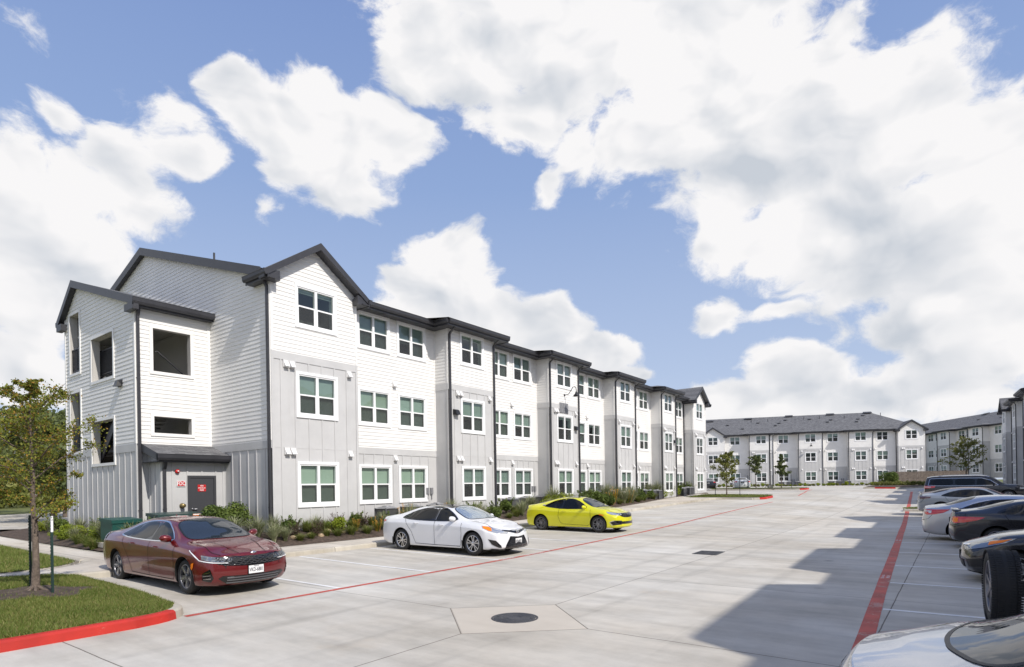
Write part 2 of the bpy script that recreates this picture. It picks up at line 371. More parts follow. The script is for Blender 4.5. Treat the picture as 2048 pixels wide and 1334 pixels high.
def shingle():
    m = bpy.data.materials.new('roof_shingle'); m.use_nodes = True
    b = m.node_tree.nodes['Principled BSDF']; T = NT(m.node_tree)
    pos = T.n('ShaderNodeTexCoord').outputs['Object']
    x, y, z = T.sep(pos)
    br = T.n('ShaderNodeTexBrick')
    T.set(br.inputs['Vector'], T.comb(y, T.m('MULTIPLY', z, 3.3), 0.0))
    br.inputs['Scale'].default_value = 1.0
    br.inputs['Brick Width'].default_value = 0.32
    br.inputs['Row Height'].default_value = 0.145
    br.inputs['Mortar Size'].default_value = 0.008
    br.inputs['Color1'].default_value = (0.085, 0.085, 0.09, 1)
    br.inputs['Color2'].default_value = (0.19, 0.19, 0.195, 1)
    br.inputs['Mortar'].default_value = (0.05, 0.05, 0.055, 1)
    n = T.noise(pos, 6, 5, 0.7)
    mul = T.n('ShaderNodeMix', data_type='RGBA', blend_type='MULTIPLY'); mul.inputs[0].default_value = 1.0
    T.set(mul.inputs[6], br.outputs[0])
    v = T.m('ADD', 0.6, T.m('MULTIPLY', n, 0.8))
    T.set(mul.inputs[7], T.comb(v, v, v))
    T.set(b.inputs['Base Color'], mul.outputs[2])
    b.inputs['Roughness'].default_value = 0.9
    return m
M['shingle'] = shingle()

def glassmat(name, tint, gloss=1.0, rough=0.0):
    m = bpy.data.materials.new(name); m.use_nodes = True
    nt = m.node_tree; nt.nodes.remove(nt.nodes['Principled BSDF'])
    T = NT(nt); o = nt.nodes['Material Output']
    gn = T.n('ShaderNodeNewGeometry'); dt = T.n('ShaderNodeVectorMath', operation='DOT_PRODUCT')
    T.set(dt.inputs[0], gn.outputs['Normal']); T.set(dt.inputs[1], gn.outputs['Incoming'])
    f = T.m('MULTIPLY_ADD', T.m('POWER', T.m('SUBTRACT', 1.0, T.m('ABSOLUTE', dt.outputs['Value'])), 4.0), 0.9, 0.09, clamp=True)
    tr = T.n('ShaderNodeBsdfTransparent'); tr.inputs[0].default_value = c4(tint)
    gl = T.n('ShaderNodeBsdfGlossy'); gl.inputs['Roughness'].default_value = rough
    gl.inputs[0].default_value = (0.9, 0.95, 0.95, 1)
    tcn = T.n('ShaderNodeTexCoord')
    bn = T.n('ShaderNodeBump'); bn.inputs['Strength'].default_value = 0.06; bn.inputs['Distance'].default_value = 0.02
    T.set(bn.inputs['Height'], T.noise(tcn.outputs['Object'], 1.6, 2, 0.4)); T.set(gl.inputs['Normal'], bn.outputs[0])
    ms = T.n('ShaderNodeMixShader'); T.set(ms.inputs[0], f)
    nt.links.new(tr.outputs[0], ms.inputs[1]); nt.links.new(gl.outputs[0], ms.inputs[2]); nt.links.new(ms.outputs[0], o.inputs[0])
    return m
M['glass'] = glassmat('window_glass', (0.72, 0.82, 0.76))
def screenmat():
    m = bpy.data.materials.new('insect_screen'); m.use_nodes = True
    nt = m.node_tree; T = NT(nt); o = nt.nodes['Material Output']
    b = nt.nodes['Principled BSDF']; b.inputs['Base Color'].default_value = (0.05, 0.05, 0.05, 1); b.inputs['Roughness'].default_value = 0.9
    tr = T.n('ShaderNodeBsdfTransparent')
    ms = T.n('ShaderNodeMixShader'); ms.inputs[0].default_value = 0.52
    nt.links.new(tr.outputs[0], ms.inputs[1]); nt.links.new(b.outputs[0], ms.inputs[2]); nt.links.new(ms.outputs[0], o.inputs[0])
    return m
M['screen'] = screenmat()

# ---------------------------------------------------------------- mesh builder
class MB:
    def __init__(s):
        s.v = []; s.f = []; s.mi = []; s.sm = []
    def add(s, vs, fs, mi=0, smooth=False):
        o = len(s.v)
        s.v.extend([tuple(p) for p in vs])
        for f in fs:
            s.f.append(tuple(i + o for i in f)); s.mi.append(mi); s.sm.append(smooth)
    def quad(s, a, b, c, d, mi=0): s.add([a, b, c, d], [(0, 1, 2, 3)], mi)
    def box(s, x0, x1, y0, y1, z0, z1, mi=0):
        v = [(x0, y0, z0), (x1, y0, z0), (x1, y1, z0), (x0, y1, z0), (x0, y0, z1), (x1, y0, z1), (x1, y1, z1), (x0, y1, z1)]
        s.add(v, [(0, 3, 2, 1), (4, 5, 6, 7), (0, 1, 5, 4), (1, 2, 6, 5), (2, 3, 7, 6), (3, 0, 4, 7)], mi)
    def obox(s, c, ax, ay, az_, hx, hy, hz_, mi=0):
        c = Vector(c); ax = Vector(ax) * hx; ay = Vector(ay) * hy; az_ = Vector(az_) * hz_
        v = [c + sx_ * ax + sy_ * ay + sz_ * az_ for sz_ in (-1, 1) for (sx_, sy_) in ((-1, -1), (1, -1), (1, 1), (-1, 1))]
        s.add(v, [(0, 3, 2, 1), (4, 5, 6, 7), (0, 1, 5, 4), (1, 2, 6, 5), (2, 3, 7, 6), (3, 0, 4, 7)], mi)
    def bar(s, p, q, w, h=None, mi=0, up=(0, 0, 1)):
        p = Vector(p); q = Vector(q); d = (q - p)
        L = d.length
        if L < 1e-6: return
        d.normalize(); up = Vector(up)
        a = d.cross(up)
        if a.length < 1e-4: a = d.cross(Vector((1, 0, 0)))
        a.normalize(); b = a.cross(d)
        s.obox((p + q) / 2, d, a, b, L / 2, w / 2, (h or w) / 2, mi)
    def tube(s, pts, r, n=8, mi=0, cap=True, smooth=True):
        pts = [Vector(p) for p in pts]
        rs = r if isinstance(r, (list, tuple)) else [r] * len(pts)
        rings = []
        pa = None
        for i, p in enumerate(pts):
            d = (pts[min(i + 1, len(pts) - 1)] - pts[max(i - 1, 0)]).normalized()
            if pa is None:
                pa = d.cross(Vector((0, 0, 1)))
                if pa.length < 1e-3: pa = d.cross(Vector((1, 0, 0)))
            pa = (pa - d * pa.dot(d)); pa.normalize()
            b = d.cross(pa)
            rings.append([p + (pa * math.cos(2 * math.pi * k / n) + b * math.sin(2 * math.pi * k / n)) * rs[i] for k in range(n)])
        vs = [q for ring in rings for q in ring]
        fs = [(i * n + k, i * n + (k + 1) % n, (i + 1) * n + (k + 1) % n, (i + 1) * n + k) for i in range(len(pts) - 1) for k in range(n)]
        s.add(vs, fs, mi, smooth)
        if cap:
            s.add(rings[0], [tuple(range(n))[::-1]], mi); s.add(rings[-1], [tuple(range(n))], mi)
    def lathe(s, prof, n=24, axis='z', center=(0, 0, 0), mi=0, smooth=True, close=False):
        """prof: list of (r, h)"""
        vs = []
        for (r, h) in prof:
            for k in range(n):
                a = 2 * math.pi * k / n
                if axis == 'z': p = (r * math.cos(a), r * math.sin(a), h)
                elif axis == 'y': p = (r * math.cos(a), h, r * math.sin(a))
                else: p = (h, r * math.cos(a), r * math.sin(a))
                vs.append((p[0] + center[0], p[1] + center[1], p[2] + center[2]))
        m = len(prof)
        fs = [(i * n + k, i * n + (k + 1) % n, (i + 1) * n + (k + 1) % n, (i + 1) * n + k) for i in range(m - 1) for k in range(n)]
        if close: fs += [((m - 1) * n + k, (m - 1) * n + (k + 1) % n, (k + 1) % n, k) for k in range(n)]
        s.add(vs, fs, mi, smooth)
    def prism(s, poly, z0, z1, mi=0):
        n = len(poly)
        s.add([(p[0], p[1], z0) for p in poly] + [(p[0], p[1], z1) for p in poly],
              [tuple(range(n))[::-1], tuple(range(n, 2 * n))] + [(i, (i + 1) % n, n + (i + 1) % n, n + i) for i in range(n)], mi)
    def build(s, name, mats, parent=None, loc=None, recalc=False, sharp=None):
        me = bpy.data.meshes.new(name)
        me.from_pydata(s.v, [], s.f)
        if not isinstance(mats, (list, tuple)): mats = [mats]
        for m_ in mats: me.materials.append(m_)
        if len(mats) > 1: me.polygons.foreach_set('material_index', s.mi)
        me.polygons.foreach_set('use_smooth', s.sm)
        if recalc:
            bm = bmesh.new(); bm.from_mesh(me); bmesh.ops.recalc_face_normals(bm, faces=bm.faces); bm.to_mesh(me); bm.free()
        if sharp is not None: me.set_sharp_from_angle(angle=rad(sharp))
        me.update()
        o = bpy.data.objects.new(name, me)
        C.objects.link(o)
        if parent is not None: o.parent = parent
        if loc is not None: o.location = loc
        return o

def tag(o, label=None, cat=None, group=None, kind=None):
    if label: o['label'] = label
    if cat: o['category'] = cat; o['kind'] = 'thing'
    if group: o['group'] = group
    if kind: o['kind'] = kind
    return o
def empty(name, loc=(0, 0, 0), rz=0.0):
    o = bpy.data.objects.new(name, None); C.objects.link(o)
    o.location = loc; o.rotation_euler = (0, 0, rz); o.empty_display_size = 0.3
    return o
def copy_tree(o, parent=None):
    c = o.copy(); C.objects.link(c)
    if parent is not None: c.parent = parent
    for ch in list(o.children): copy_tree(ch, c)
    return c
def textmesh(body, size, spacing=1.0):
    """vertices/faces of a line of lettering, centred"""
    cu = bpy.data.curves.new('t', 'FONT'); cu.body = body; cu.size = size; cu.align_x = 'CENTER'; cu.align_y = 'CENTER'
    cu.space_character = spacing; cu.resolution_u = 3; cu.offset = size * 0.012
    ob = bpy.data.objects.new('t', cu); C.objects.link(ob)
    dg = bpy.context.evaluated_depsgraph_get()
    me = ob.evaluated_get(dg).to_mesh()
    vs = [tuple(v.co) for v in me.vertices]; fs = [tuple(p.vertices) for p in me.polygons]
    ob.evaluated_get(dg).to_mesh_clear()
    bpy.data.objects.remove(ob); bpy.data.curves.remove(cu)
    return vs, fs
def add_text(mb, body, size, o, xa, ya, mi=0, spacing=1.0, sx=1.0, off=0.0):
    vs, fs = textmesh(body, size, spacing)
    o = Vector(o); xa = Vector(xa); ya = Vector(ya); na = xa.cross(ya).normalized()
    mb.add([o + xa * (v[0] * sx) + ya * v[1] + na * off for v in vs], fs, mi)

# ---------------------------------------------------------------- terrain
HT = [(-60, 0), (14, 0), (22.5, 0.12), (30, 0.30), (45, 0.62), (58, 1.0), (75, 1.2), (100, 1.27), (160, 1.3), (900, 1.3)]
_hx = np.array([a for a, b in HT], float); _hy = np.array([b for a, b in HT], float)
_fx = np.linspace(-60, 900, 9601); _fy = np.interp(_fx, _hx, _hy)
_k = np.hanning(61); _k /= _k.sum(); _fy = np.convolve(np.pad(_fy, 30, 'edge'), _k, 'valid')
_fy2 = np.interp(_fx, np.array([-60, 34, 45, 52, 68, 80, 160, 900], float), np.array([0, 0, .25, .45, .92, 1.2, 1.3, 1.3]))
_fy2 = np.convolve(np.pad(_fy2, 30, 'edge'), _k, 'valid')
def hz_(x, y):
    w = max(0.0, min(1.0, (x + 10.0) / 7.0)); w = w * w * (3 - 2 * w)
    h = float(np.interp(y, _fx, _fy)) * (1 - w) + float(np.interp(y, _fx, _fy2)) * w
    if x < -11: h += 0.012 * min(-11 - x, 4.65)
    return h
def hzv(X, Y):
    w = np.clip((X + 10.0) / 7.0, 0, 1); w = w * w * (3 - 2 * w)
    return np.interp(Y, _fx, _fy) * (1 - w) + np.interp(Y, _fx, _fy2) * w + 0.012 * np.clip(-11 - X, 0, 4.65)
def pt(x, y, off=0.0): return (x, y, hz_(x, y) + off)

# ================================================================ GROUND
def sheet(name, xs, ys, off, m, kind='structure'):
    X, Y = np.meshgrid(xs, ys)
    Z = hzv(X, Y) + off
    V = np.stack([X, Y, Z], -1).reshape(-1, 3)
    nx, ny = len(xs), len(ys)
    i = np.arange(nx - 1)[None, :] + nx * np.arange(ny - 1)[:, None]
    i = i.reshape(-1)
    F = np.stack([i, i + 1, i + nx + 1, i + nx], -1)
    me = bpy.data.meshes.new(name)
    me.from_pydata(V.tolist(), [], F.tolist())
    me.materials.append(m)
    me.polygons.foreach_set('use_smooth', [True] * len(F))
    o = bpy.data.objects.new(name, me); C.objects.link(o)
    o['kind'] = kind
    return o
sheet('ground', [-900, -300, -120, -60, -30, -15.65, -11, -10, -9, -8, -7, -6, -5, -4, -3, 0, 20, 60, 150, 300, 900],
      [-300, -60, -20, 0, 10] + list(np.arange(14, 110, 2.0)) + [120, 160, 300, 600, 1200], -0.06, M['turf'])
sheet('parking_lot', [-75, -60, -45, -30, -22, -15.65, -13, -11, -10, -9, -8, -7, -6, -5, -4, -3, 0, 6, 12, 20], [-25, -10, 0] + list(np.arange(6, 126, 1.5)), 0.0, M['lot'])

def ribbon_pts(pts, w0, w1):
    """left and right offsets of a polyline in plan"""
    L = []; R = []
    for i, p in enumerate(pts):
        a = Vector(pts[max(i - 1, 0)][:2]); b = Vector(pts[min(i + 1, len(pts) - 1)][:2])
        d = (b - a).normalized(); n = Vector((-d.y, d.x))
        L.append(Vector(p[:2]) + n * w0); R.append(Vector(p[:2]) + n * w1)
    return L, R
def dens(pts, step):
    out = []
    for a, b in zip(pts[:-1], pts[1:]):
        a = Vector(a); b = Vector(b); n = max(1, int((b - a).length / step))
        out += [a.lerp(b, i / n) for i in range(n)]
    out.append(Vector(pts[-1]))
    return out
def stripe(mb, pts, w, off, mi=0, step=1.5, jitter=0.0):
    P = dens(pts, step)
    L, R = ribbon_pts(P, w / 2, -w / 2)
    if jitter:
        L = [l + Vector((random.uniform(-jitter, jitter), 0)) for l in L]
        R = [l + Vector((random.uniform(-jitter, jitter), 0)) for l in R]
    vs = []
    for l, r in zip(L, R): vs += [pt(l.x, l.y, off), pt(r.x, r.y, off)]
    mb.add(vs, [(2 * i, 2 * i + 1, 2 * i + 3, 2 * i + 2) for i in range(len(P) - 1)], mi)

LRED = [(-9.95, 4.4), (-9.97, 7), (-9.98, 10), (-10.0, 14), (-10.05, 22), (-10.25, 30), (-10.5, 38), (-10.55, 45)]
RRED = [(-0.43, -4), (-0.97, 8.9), (-1.14, 12.7), (-1.45, 20.2), (-1.90, 31), (-2.32, 41), (-2.78, 52), (-3.46, 68)]
def lred(y): return float(np.interp(y, [p[1] for p in LRED], [p[0] for p in LRED]))
def rred(y): return float(np.interp(y, [p[1] for p in RRED], [p[0] for p in RRED]))

mb = MB(); stripe(mb, LRED, 0.13, 0.004, jitter=0.006)
tag(mb.build('fire_lane_line', M['redline']), kind='structure')
mb = MB(); stripe(mb, RRED, 0.20, 0.004, jitter=0.008)
tag(mb.build('fire_lane_line', M['redline']), kind='structure')
mb = MB(); stripe(mb, [(-10.55, 53.5), (-11.3, 60), (-12.2, 66), (-12.6, 71)], 0.13, 0.004)
tag(mb.build('fire_lane_line', M['redline']), kind='structure')
# stencilled words on the two red lines
mb = MB()
def road_text(body, x, y, size, along, mi=0, off=0.009):
    xa = Vector((along[0], along[1], 0)).normalized(); ya = Vector((-xa.y, xa.x, 0))
    add_text(mb, body, size, (x, y, hz_(x, y) + off), xa, ya, mi)
road_text('FIRE LANE', -10.0, 13.05, 0.125, (0, 1)); road_text('TOW AWAY ZONE', -10.0, 14.35, 0.125, (0, 1))
road_text('FIRE LANE', -9.98, 31.0, 0.125, (0, 1))
for yy in (14.45, 23.5, 38.0):
    road_text('FIRE LANE', rred(yy) + 0.045, yy, 0.085, (0.03, -1)); road_text('TOW AWAY ZONE', rred(yy) - 0.045, yy, 0.062, (0.03, -1))
tag(mb.build('lane_lettering', M['white']), kind='structure')
# white stall stripes
mb = MB()
for y in (7.45, 10.08, 12.7, 15.3, 17.9, 20.7, 23.4, 26.1, 28.8, 31.5, 34.2, 36.9, 39.6, 42.3):
    stripe(mb, [(-15.5, y + 0.03), (lred(y) - 0.10, y)], 0.10, 0.004)
for y in (2.3, 5.1, 7.9, 10.8, 13.68, 16.5, 19.6, 22.75, 25.9, 29.3, 32.6, 35.9):
    stripe(mb, [(rred(y) + 0.11, y), (5.0, y + 0.25)], 0.11, 0.004)
for y in (46.5, 49.2, 51.9, 54.6, 57.3, 60.0, 62.7):
    stripe(mb, [(rred(y) + 0.11, y), (3.2, y + 0.25)], 0.085, 0.004)
for y in (56.0, 58.7, 61.4, 64.1, 66.8):
    stripe(mb, [(-17.5, y), (-11.9, y - 0.4)], 0.085, 0.004)
tag(mb.build('stall_stripes', M['white']), kind='structure')
# painted accessible bay far right
mb = MB()
for k in range(7):
    stripe(mb, [(-3.0 + k * 0.9, 70.2), (-2.6 + k * 0.9, 74.5)], 0.14, 0.005)
stripe(mb, [(-3.6, 70.2), (5.5, 70.2)], 0.16, 0.006); stripe(mb, [(-3.6, 74.6), (5.5, 74.6)], 0.16, 0.006)
tag(mb.build('accessible_bay_marking', M['blue']), kind='structure')

def kerbed(name, poly, height, mtop, mside, red=None, kw=0.15, closed=True, crown=0.0, inner=True, round_=0.03):
    """raised slab following the terrain: kerb band round the edge, top inside; red(i) tells which edges are painted"""
    n = len(poly)
    P = [Vector(p) for p in poly]
    ar = sum(P[i].x * P[(i + 1) % n].y - P[(i + 1) % n].x * P[i].y for i in range(n))
    if ar < 0: P.reverse()
    ins = []
    for i in range(n):
        a, b, c = P[i - 1], P[i], P[(i + 1) % n]
        d1 = (b - a).normalized(); d2 = (c - b).normalized()
        n1 = Vector((-d1.y, d1.x)); n2 = Vector((-d2.y, d2.x))
        m_ = (n1 + n2); m_.normalize(); k = 1 / max(0.4, m_.dot(n1))
        ins.append((b, m_ * k))
    mbk = MB(); 
    rings = [[(b.x, b.y, hz_(b.x, b.y) - 0.05) for b, m_ in ins],
             [(b.x + m_.x * .02, b.y + m_.y * .02, hz_(b.x, b.y) + height - round_) for b, m_ in ins],
             [(b.x + m_.x * .055, b.y + m_.y * .055, hz_(b.x, b.y) + height) for b, m_ in ins],
             [(b.x + m_.x * kw, b.y + m_.y * kw, hz_(b.x, b.y) + height + 0.004) for b, m_ in ins]]
    for r0, r1 in zip(rings[:-1], rings[1:]):
        for i in range(n):
            j = (i + 1) % n
            rr = 1 if (red and red(P[i], P[j])) else 0
            mbk.quad(r0[i], r0[j], r1[j], r1[i], rr)
    k = tag(mbk.build(name + '_kerb', [mside, M['red']]), kind='structure')
    # inner top as a fine triangulated sheet
    bm = bmesh.new()
    vs = [bm.verts.new((p[0], p[1], 0)) for p in rings[3]]
    bm.faces.new(vs)
    bmesh.ops.triangulate(bm, faces=bm.faces)
    for _ in range(7):
        es = [e for e in bm.edges if e.calc_length() > 1.4]
        if not es: break
        bmesh.ops.subdivide_edges(bm, edges=es, cuts=1)
        bmesh.ops.triangulate(bm, faces=[f for f in bm.faces if len(f.verts) > 3])
    for v in bm.verts:
        z = hz_(v.co.x, v.co.y) + height
        v.co.z = z + (0.0 if crown == 0 else crown(v.co.x, v.co.y))
    me = bpy.data.meshes.new(name); bm.to_mesh(me); bm.free()
    me.materials.append(mtop)
    for p in me.polygons: p.use_smooth = True
    o = bpy.data.objects.new(name, me); C.objects.link(o); o['kind'] = 'structure'
    return o
def arc(cx, cy, r, a0, a1, n=6):
    return [(cx + r * math.cos(rad(a0 + (a1 - a0) * i / n)), cy + r * math.sin(rad(a0 + (a1 - a0) * i / n))) for i in range(n + 1)]

# sidewalk + near kerb along the left building, with the walk that branches off round the stair tower
KX = -15.65; BX = -17.45
walk_poly = [(KX, 5.9)] + [(KX, y) for y in np.arange(8, 45, 3.0)] + [(KX, 46.2)] + arc(-14.4, 46.2, 1.25, 180, 90, 4) + \
    [(-12.6, 47.45)] + [(-12.6, 52.5), (-15.0, 53.6), (-19.2, 54.4), (-19.2, 46), (-18.2, 40), (BX, 34), (BX, 28), (BX, 22), (BX, 16), (BX, 10), (BX, 7.9)] + arc(-18.45, 7.9, 1.0, 0, -90, 3) + \
    [(-27, 7.0), (-42, 7.6), (-42, 6.3), (-27, 5.9)] + [(-19.3, 5.75)] + arc(-19.3, 4.15, 1.6, 90, 0, 4) + [(-17.7, -8), (-16.15, -8), (-16.15, 4.3)]
kerbed('sidewalk', walk_poly, 0.14, M['walk'], M['kerb'])
# near lawn with red kerb
lawn_poly = [(-9.78, -8), (-9.78, 0), (-9.72, 2.2), (-9.70, 3.6)] + arc(-10.55, 3.75, 0.82, 12, 88, 6) + [(-12.2, 4.72), (-14.0, 4.83), (-15.6, 4.75), (-16.15, 4.3), (-16.15, -8)]
def lawn_crown(x, y): return 0.0 + 0.09 * max(0, min(1, (-9.9 - x) / 3.0)) * max(0, min(1, (4.6 - y) / 1.5))
kerbed('lawn', lawn_poly, 0.145, M['turf'], M['kerb'], red=lambda a, b: max(a.x, b.x) > -9.97 and max(a.y, b.y) < 4.25, crown=lawn_crown)
lawn2 = [(-17.7, -8), (-17.7, 4.0)] + arc(-19.3, 4.1, 1.5, 0, 90, 5)[1:] + [(-27, 5.8), (-42, 6.1), (-42, -8)]
kerbed('lawn', lawn2, 0.15, M['turf'], M['kerb'], kw=0.03)
# planting bed, rising to the wall
def bed_h(x, y):
    xb = float(np.interp(y, [30, 34, 40, 46, 57], [BX, BX, -18.2, -19.2, -19.2]))
    return 0.36 * max(0.0, min(1.0, (xb - x) / 1.3, (y - 6.95) / 1.3))
bed_poly = [(BX + .12, 8.0), (BX + .12, 28), (BX + .12, 34), (-18.08, 40), (-19.08, 46), (-19.08, 56.6), (-21.0, 56.6), (-21.0, 11.6), (-24.5, 11.6), (-24.5, 9.0), (-31.5, 9.0), (-36, 7.2), (-27, 6.9), (-18.6, 6.9)] + arc(-18.45, 7.98, 1.1, -90, -10, 3)
kerbed('planting_bed', bed_poly, 0.12, M['soil'], M['soil'], kw=0.05, crown=bed_h)
mb = MB(); mb.add([(-36, 6.95, .115), (-17.5, 6.95, .115), (-17.5, 12, .115), (-36, 12, .115)], [(0, 1, 2, 3)]); tag(mb.build('bed_soil', M['soil']), kind='structure')
def bed_z(x, y): return hz_(x, y) + 0.12 + bed_h(x, y)
# islands beyond the end of the row
isl_red = lambda a, b: max(a.x, b.x) > -12.3
isl1 = [(-17.9, 47.5), (-12.9, 47.55)] + arc(-12.9, 48.6, 1.05, -90, 0, 4)[1:] + [(-11.85, 50.6)] + arc(-12.9, 50.6, 1.05, 0, 90, 4)[1:] + [(-17.9, 51.9)]
kerbed('island', isl1, 0.15, M['turf'], M['kerb'], red=lambda a, b: max(a.x, b.x) > -12.0, crown=lambda x, y: 0.05)
isl2 = [(-23.0, 68.6), (-14.0, 69.4)] + arc(-14.0, 70.3, 0.9, -90, 0, 3)[1:] + [(-13.1, 72.2)] + arc(-14.0, 72.2, 0.9, 0, 90, 3)[1:] + [(-23.6, 71.6)]
kerbed('island', isl2, 0.15, M['turf'], M['kerb'], red=lambda a, b: max(a.x, b.x) > -13.4, crown=lambda x, y: 0.05)
isl3 = [(-21.5, 56.8), (-21.5, 63), (-30, 66), (-40, 66), (-40, 57)]
kerbed('lawn', isl3, 0.12, M['turf'], M['kerb'], crown=lambda x, y: 0.03)
isl4 = [(-2.55, 41.6)] + arc(-1.9, 42.3, 0.75, 200, 100, 3) + [(-1.6, 45.2), (3.4, 45.2), (3.4, 41.7)]
kerbed('island', isl4, 0.15, M['turf'], M['kerb'], crown=lambda x, y: 0.03)
isl5 = [(-8.3, 75.4), (-7.2, 75.6), (-5.3, 75.85)] + [(-4.4, 76.7), (-3.0, 80), (6, 83.5), (6, 92), (-8.6, 86)]
kerbed('island', isl5, 0.15, M['soil'], M['kerb'], red=lambda a, b: max(a.y, b.y) < 75.95 and min(a.x, b.x) > -7.4, crown=lambda x, y: 0.05)
# right-hand sidewalk and bed in front of the building that shades the lot
def ux(v): return 8.4 - 0.047 * v
rw = [(ux(-8) - 3.5, -8), (ux(39.5) - 3.5, 39.5), (ux(39.5) - 1.9, 39.5), (ux(-8) - 1.9, -8)]
kerbed('sidewalk', rw, 0.15, M['walk'], M['kerb'])
rb = [(ux(-8) - 1.88, -8), (ux(39.5) - 1.88, 39.5), (ux(39.5) + 1.0, 39.5), (ux(-8) + 1.0, -8)]
kerbed('planting_bed', rb, 0.16, M['soil'], M['kerb'])
rw2 = [(ux(47) - 3.4, 47), (ux(95) - 3.4, 95), (ux(95) - 1.8, 95), (ux(47) - 1.8, 47)]
kerbed('sidewalk', rw2, 0.14, M['walk'], M['kerb'])

# manhole cover and its frame, storm drain
def manhole(x, y):
    z = hz_(x, y)
    t = empty('manhole_cover', (x, y, z))
    tag(t, 'round cast iron manhole cover with raised rings in the drive', 'manhole cover')
    m = MB(); m.lathe([(0.36, -0.02), (0.36, 0.006), (0.335, 0.008), (0.33, 0.004)], 48); m.build('frame', M['iron'], t)
    m = MB()
    pr = [(0.325, 0.006)]
    for k in range(8):
        r = 0.30 - k * 0.026
        pr += [(r + 0.006, 0.006), (r + 0.003, 0.012), (r - 0.009, 0.012), (r - 0.012, 0.006)]
    pr += [(0.05, 0.006), (0.0, 0.006)]
    m.lathe(pr, 48)
    for a in (20, 200): m.obox((0.26 * math.cos(rad(a)), 0.26 * math.sin(rad(a)), 0.012), (1, 0, 0), (0, 1, 0), (0, 0, 1), 0.02, 0.012, 0.003)
    m.build('lid', M['iron'], t)
manhole(-5.42, 7.2)
t = empty('storm_drain', (-5.72, 16.9, hz_(-5.7, 16.9)), 0.05); t.scale = (.75, .75, 1)
tag(t, 'rectangular iron storm drain grate set in the drive', 'drain grate')
m = MB()
for a in ((-.45, .45, -.62, -.57), (-.45, .45, .57, .62), (-.45, -.40, -.57, .57), (.40, .45, -.57, .57)): m.box(a[0], a[1], a[2], a[3], -0.03, 0.012)
m.build('frame', M['iron'], t)
m = MB()
for k in range(15): m.box(-.40, .40, -0.55 + k * 0.0765, -0.55 + k * 0.0765 + 0.042, -0.02, 0.011)
m.box(-.02, .02, -.57, .57, -0.02, 0.0115)
m.build('grate', M['iron'], t)
m = MB(); m.box(-.40, .40, -.57, .57, 0.002, 0.0035); m.build('opening', M['metal_dark'], t)  # dark sheet standing in for the shaded pit below the bars

# grass blades: near lawns and islands
def blades(name, polyfn, bounds, n, h0, h1, zfn, m, wd=0.006):
    x = rng.uniform(bounds[0], bounds[1], n); y = rng.uniform(bounds[2], bounds[3], n)
    k = np.array([polyfn(a, b) for a, b in zip(x, y)]); x = x[k]; y = y[k]; n = len(x)
    z = np.array([zfn(a, b) for a, b in zip(x, y)]) - 0.005
    h = rng.uniform(h0, h1, n); a = rng.uniform(0, 6.283, n); ln = rng.uniform(0.2, 0.9, n) * h
    b = rng.uniform(0, 6.283, n)
    w = wd * rng.uniform(.7, 1.4, n)
    V = np.zeros((n, 3, 3))
    V[:, 0] = np.stack([x - np.cos(a) * w, y - np.sin(a) * w, z], -1)
    V[:, 1] = np.stack([x + np.cos(a) * w, y + np.sin(a) * w, z], -1)
    V[:, 2] = np.stack([x + np.cos(b) * ln, y + np.sin(b) * ln, z + h], -1)
    me = bpy.data.meshes.new(name)
    me.vertices.add(3 * n); me.vertices.foreach_set('co', V.reshape(-1))
    me.loops.add(3 * n); me.loops.foreach_set('vertex_index', np.arange(3 * n))
    me.polygons.add(n); me.polygons.foreach_set('loop_start', np.arange(n) * 3)
    me.update(calc_edges=True)
    me.materials.append(m)
    o = bpy.data.objects.new(name, me); C.objects.link(o)
    return tag(o, kind='stuff')
def inpoly(poly):
    P = [(float(a[0]), float(a[1])) for a in poly]
    def f(x, y):
        c = False; j = len(P) - 1
        for i in range(len(P)):
            xi, yi = P[i]; xj, yj = P[j]
            if (yi > y) != (yj > y) and x < (xj - xi) * (y - yi) / (yj - yi) + xi: c = not c
            j = i
        return c
    return f
lp = [(-9.93, -8), (-9.87, 3.6), (-10.0, 4.15), (-10.45, 4.45), (-12.2, 4.6), (-15.6, 4.62), (-16.05, 4.2), (-16.05, -8)]
fl = inpoly(lp)
pit = lambda x, y: math.hypot(x + 13.3, y - 3.3) < 0.85 + 0.15 * math.sin(5 * math.atan2(y - 3.3, x + 13.3))
blades('lawn_grass', lambda x, y: fl(x, y) and not (pit(x, y) and random.random() > 0.06), (-16.2, -9.8, 1.0, 4.75), 110000, 0.03, 0.07, lambda x, y: hz_(x, y) + 0.145 + lawn_crown(x, y), M['grass'])
f2 = inpoly(lawn2)
blades('lawn_grass', f2, (-34, -17.7, 2.5, 6.0), 60000, 0.03, 0.08, lambda x, y: hz_(x, y) + 0.15, M['grass'], 0.010)
for P_, b_, cr in ((isl1, (-18, -11.8, 47.4, 52), .05), (isl2, (-24, -13, 68, 72.6), .05), (isl3, (-40, -21.5, 56, 66), .03), (isl4, (-2.7, 3.4, 41.5, 45.2), .03)):
    f3 = inpoly(P_)
    blades('island_grass', f3, b_, 9000, 0.025, 0.05, lambda x, y, cr=cr: hz_(x, y) + 0.15 + cr, M['grass'], 0.02)
# bare tree pit (mulch) in the near lawn
mb = MB()
ring = []
for k in range(28):
    a = 2 * math.pi * k / 28; r = 0.85 + 0.15 * math.sin(5 * a) + random.uniform(-.04, .04)
    x, y = -13.3 + r * math.cos(a), 3.3 + r * math.sin(a); ring.append((x, y, hz_(x, y) + 0.145 + lawn_crown(x, y) + 0.006))
mb.add(ring + [(-13.3, 3.3, hz_(-13.3, 3.3) + 0.145 + lawn_crown(-13.3, 3.3) + 0.05)], [(k, (k + 1) % 28, 28) for k in range(28)], 0, True)
tag(mb.build('tree_pit_mulch', M['soil']), kind='structure')

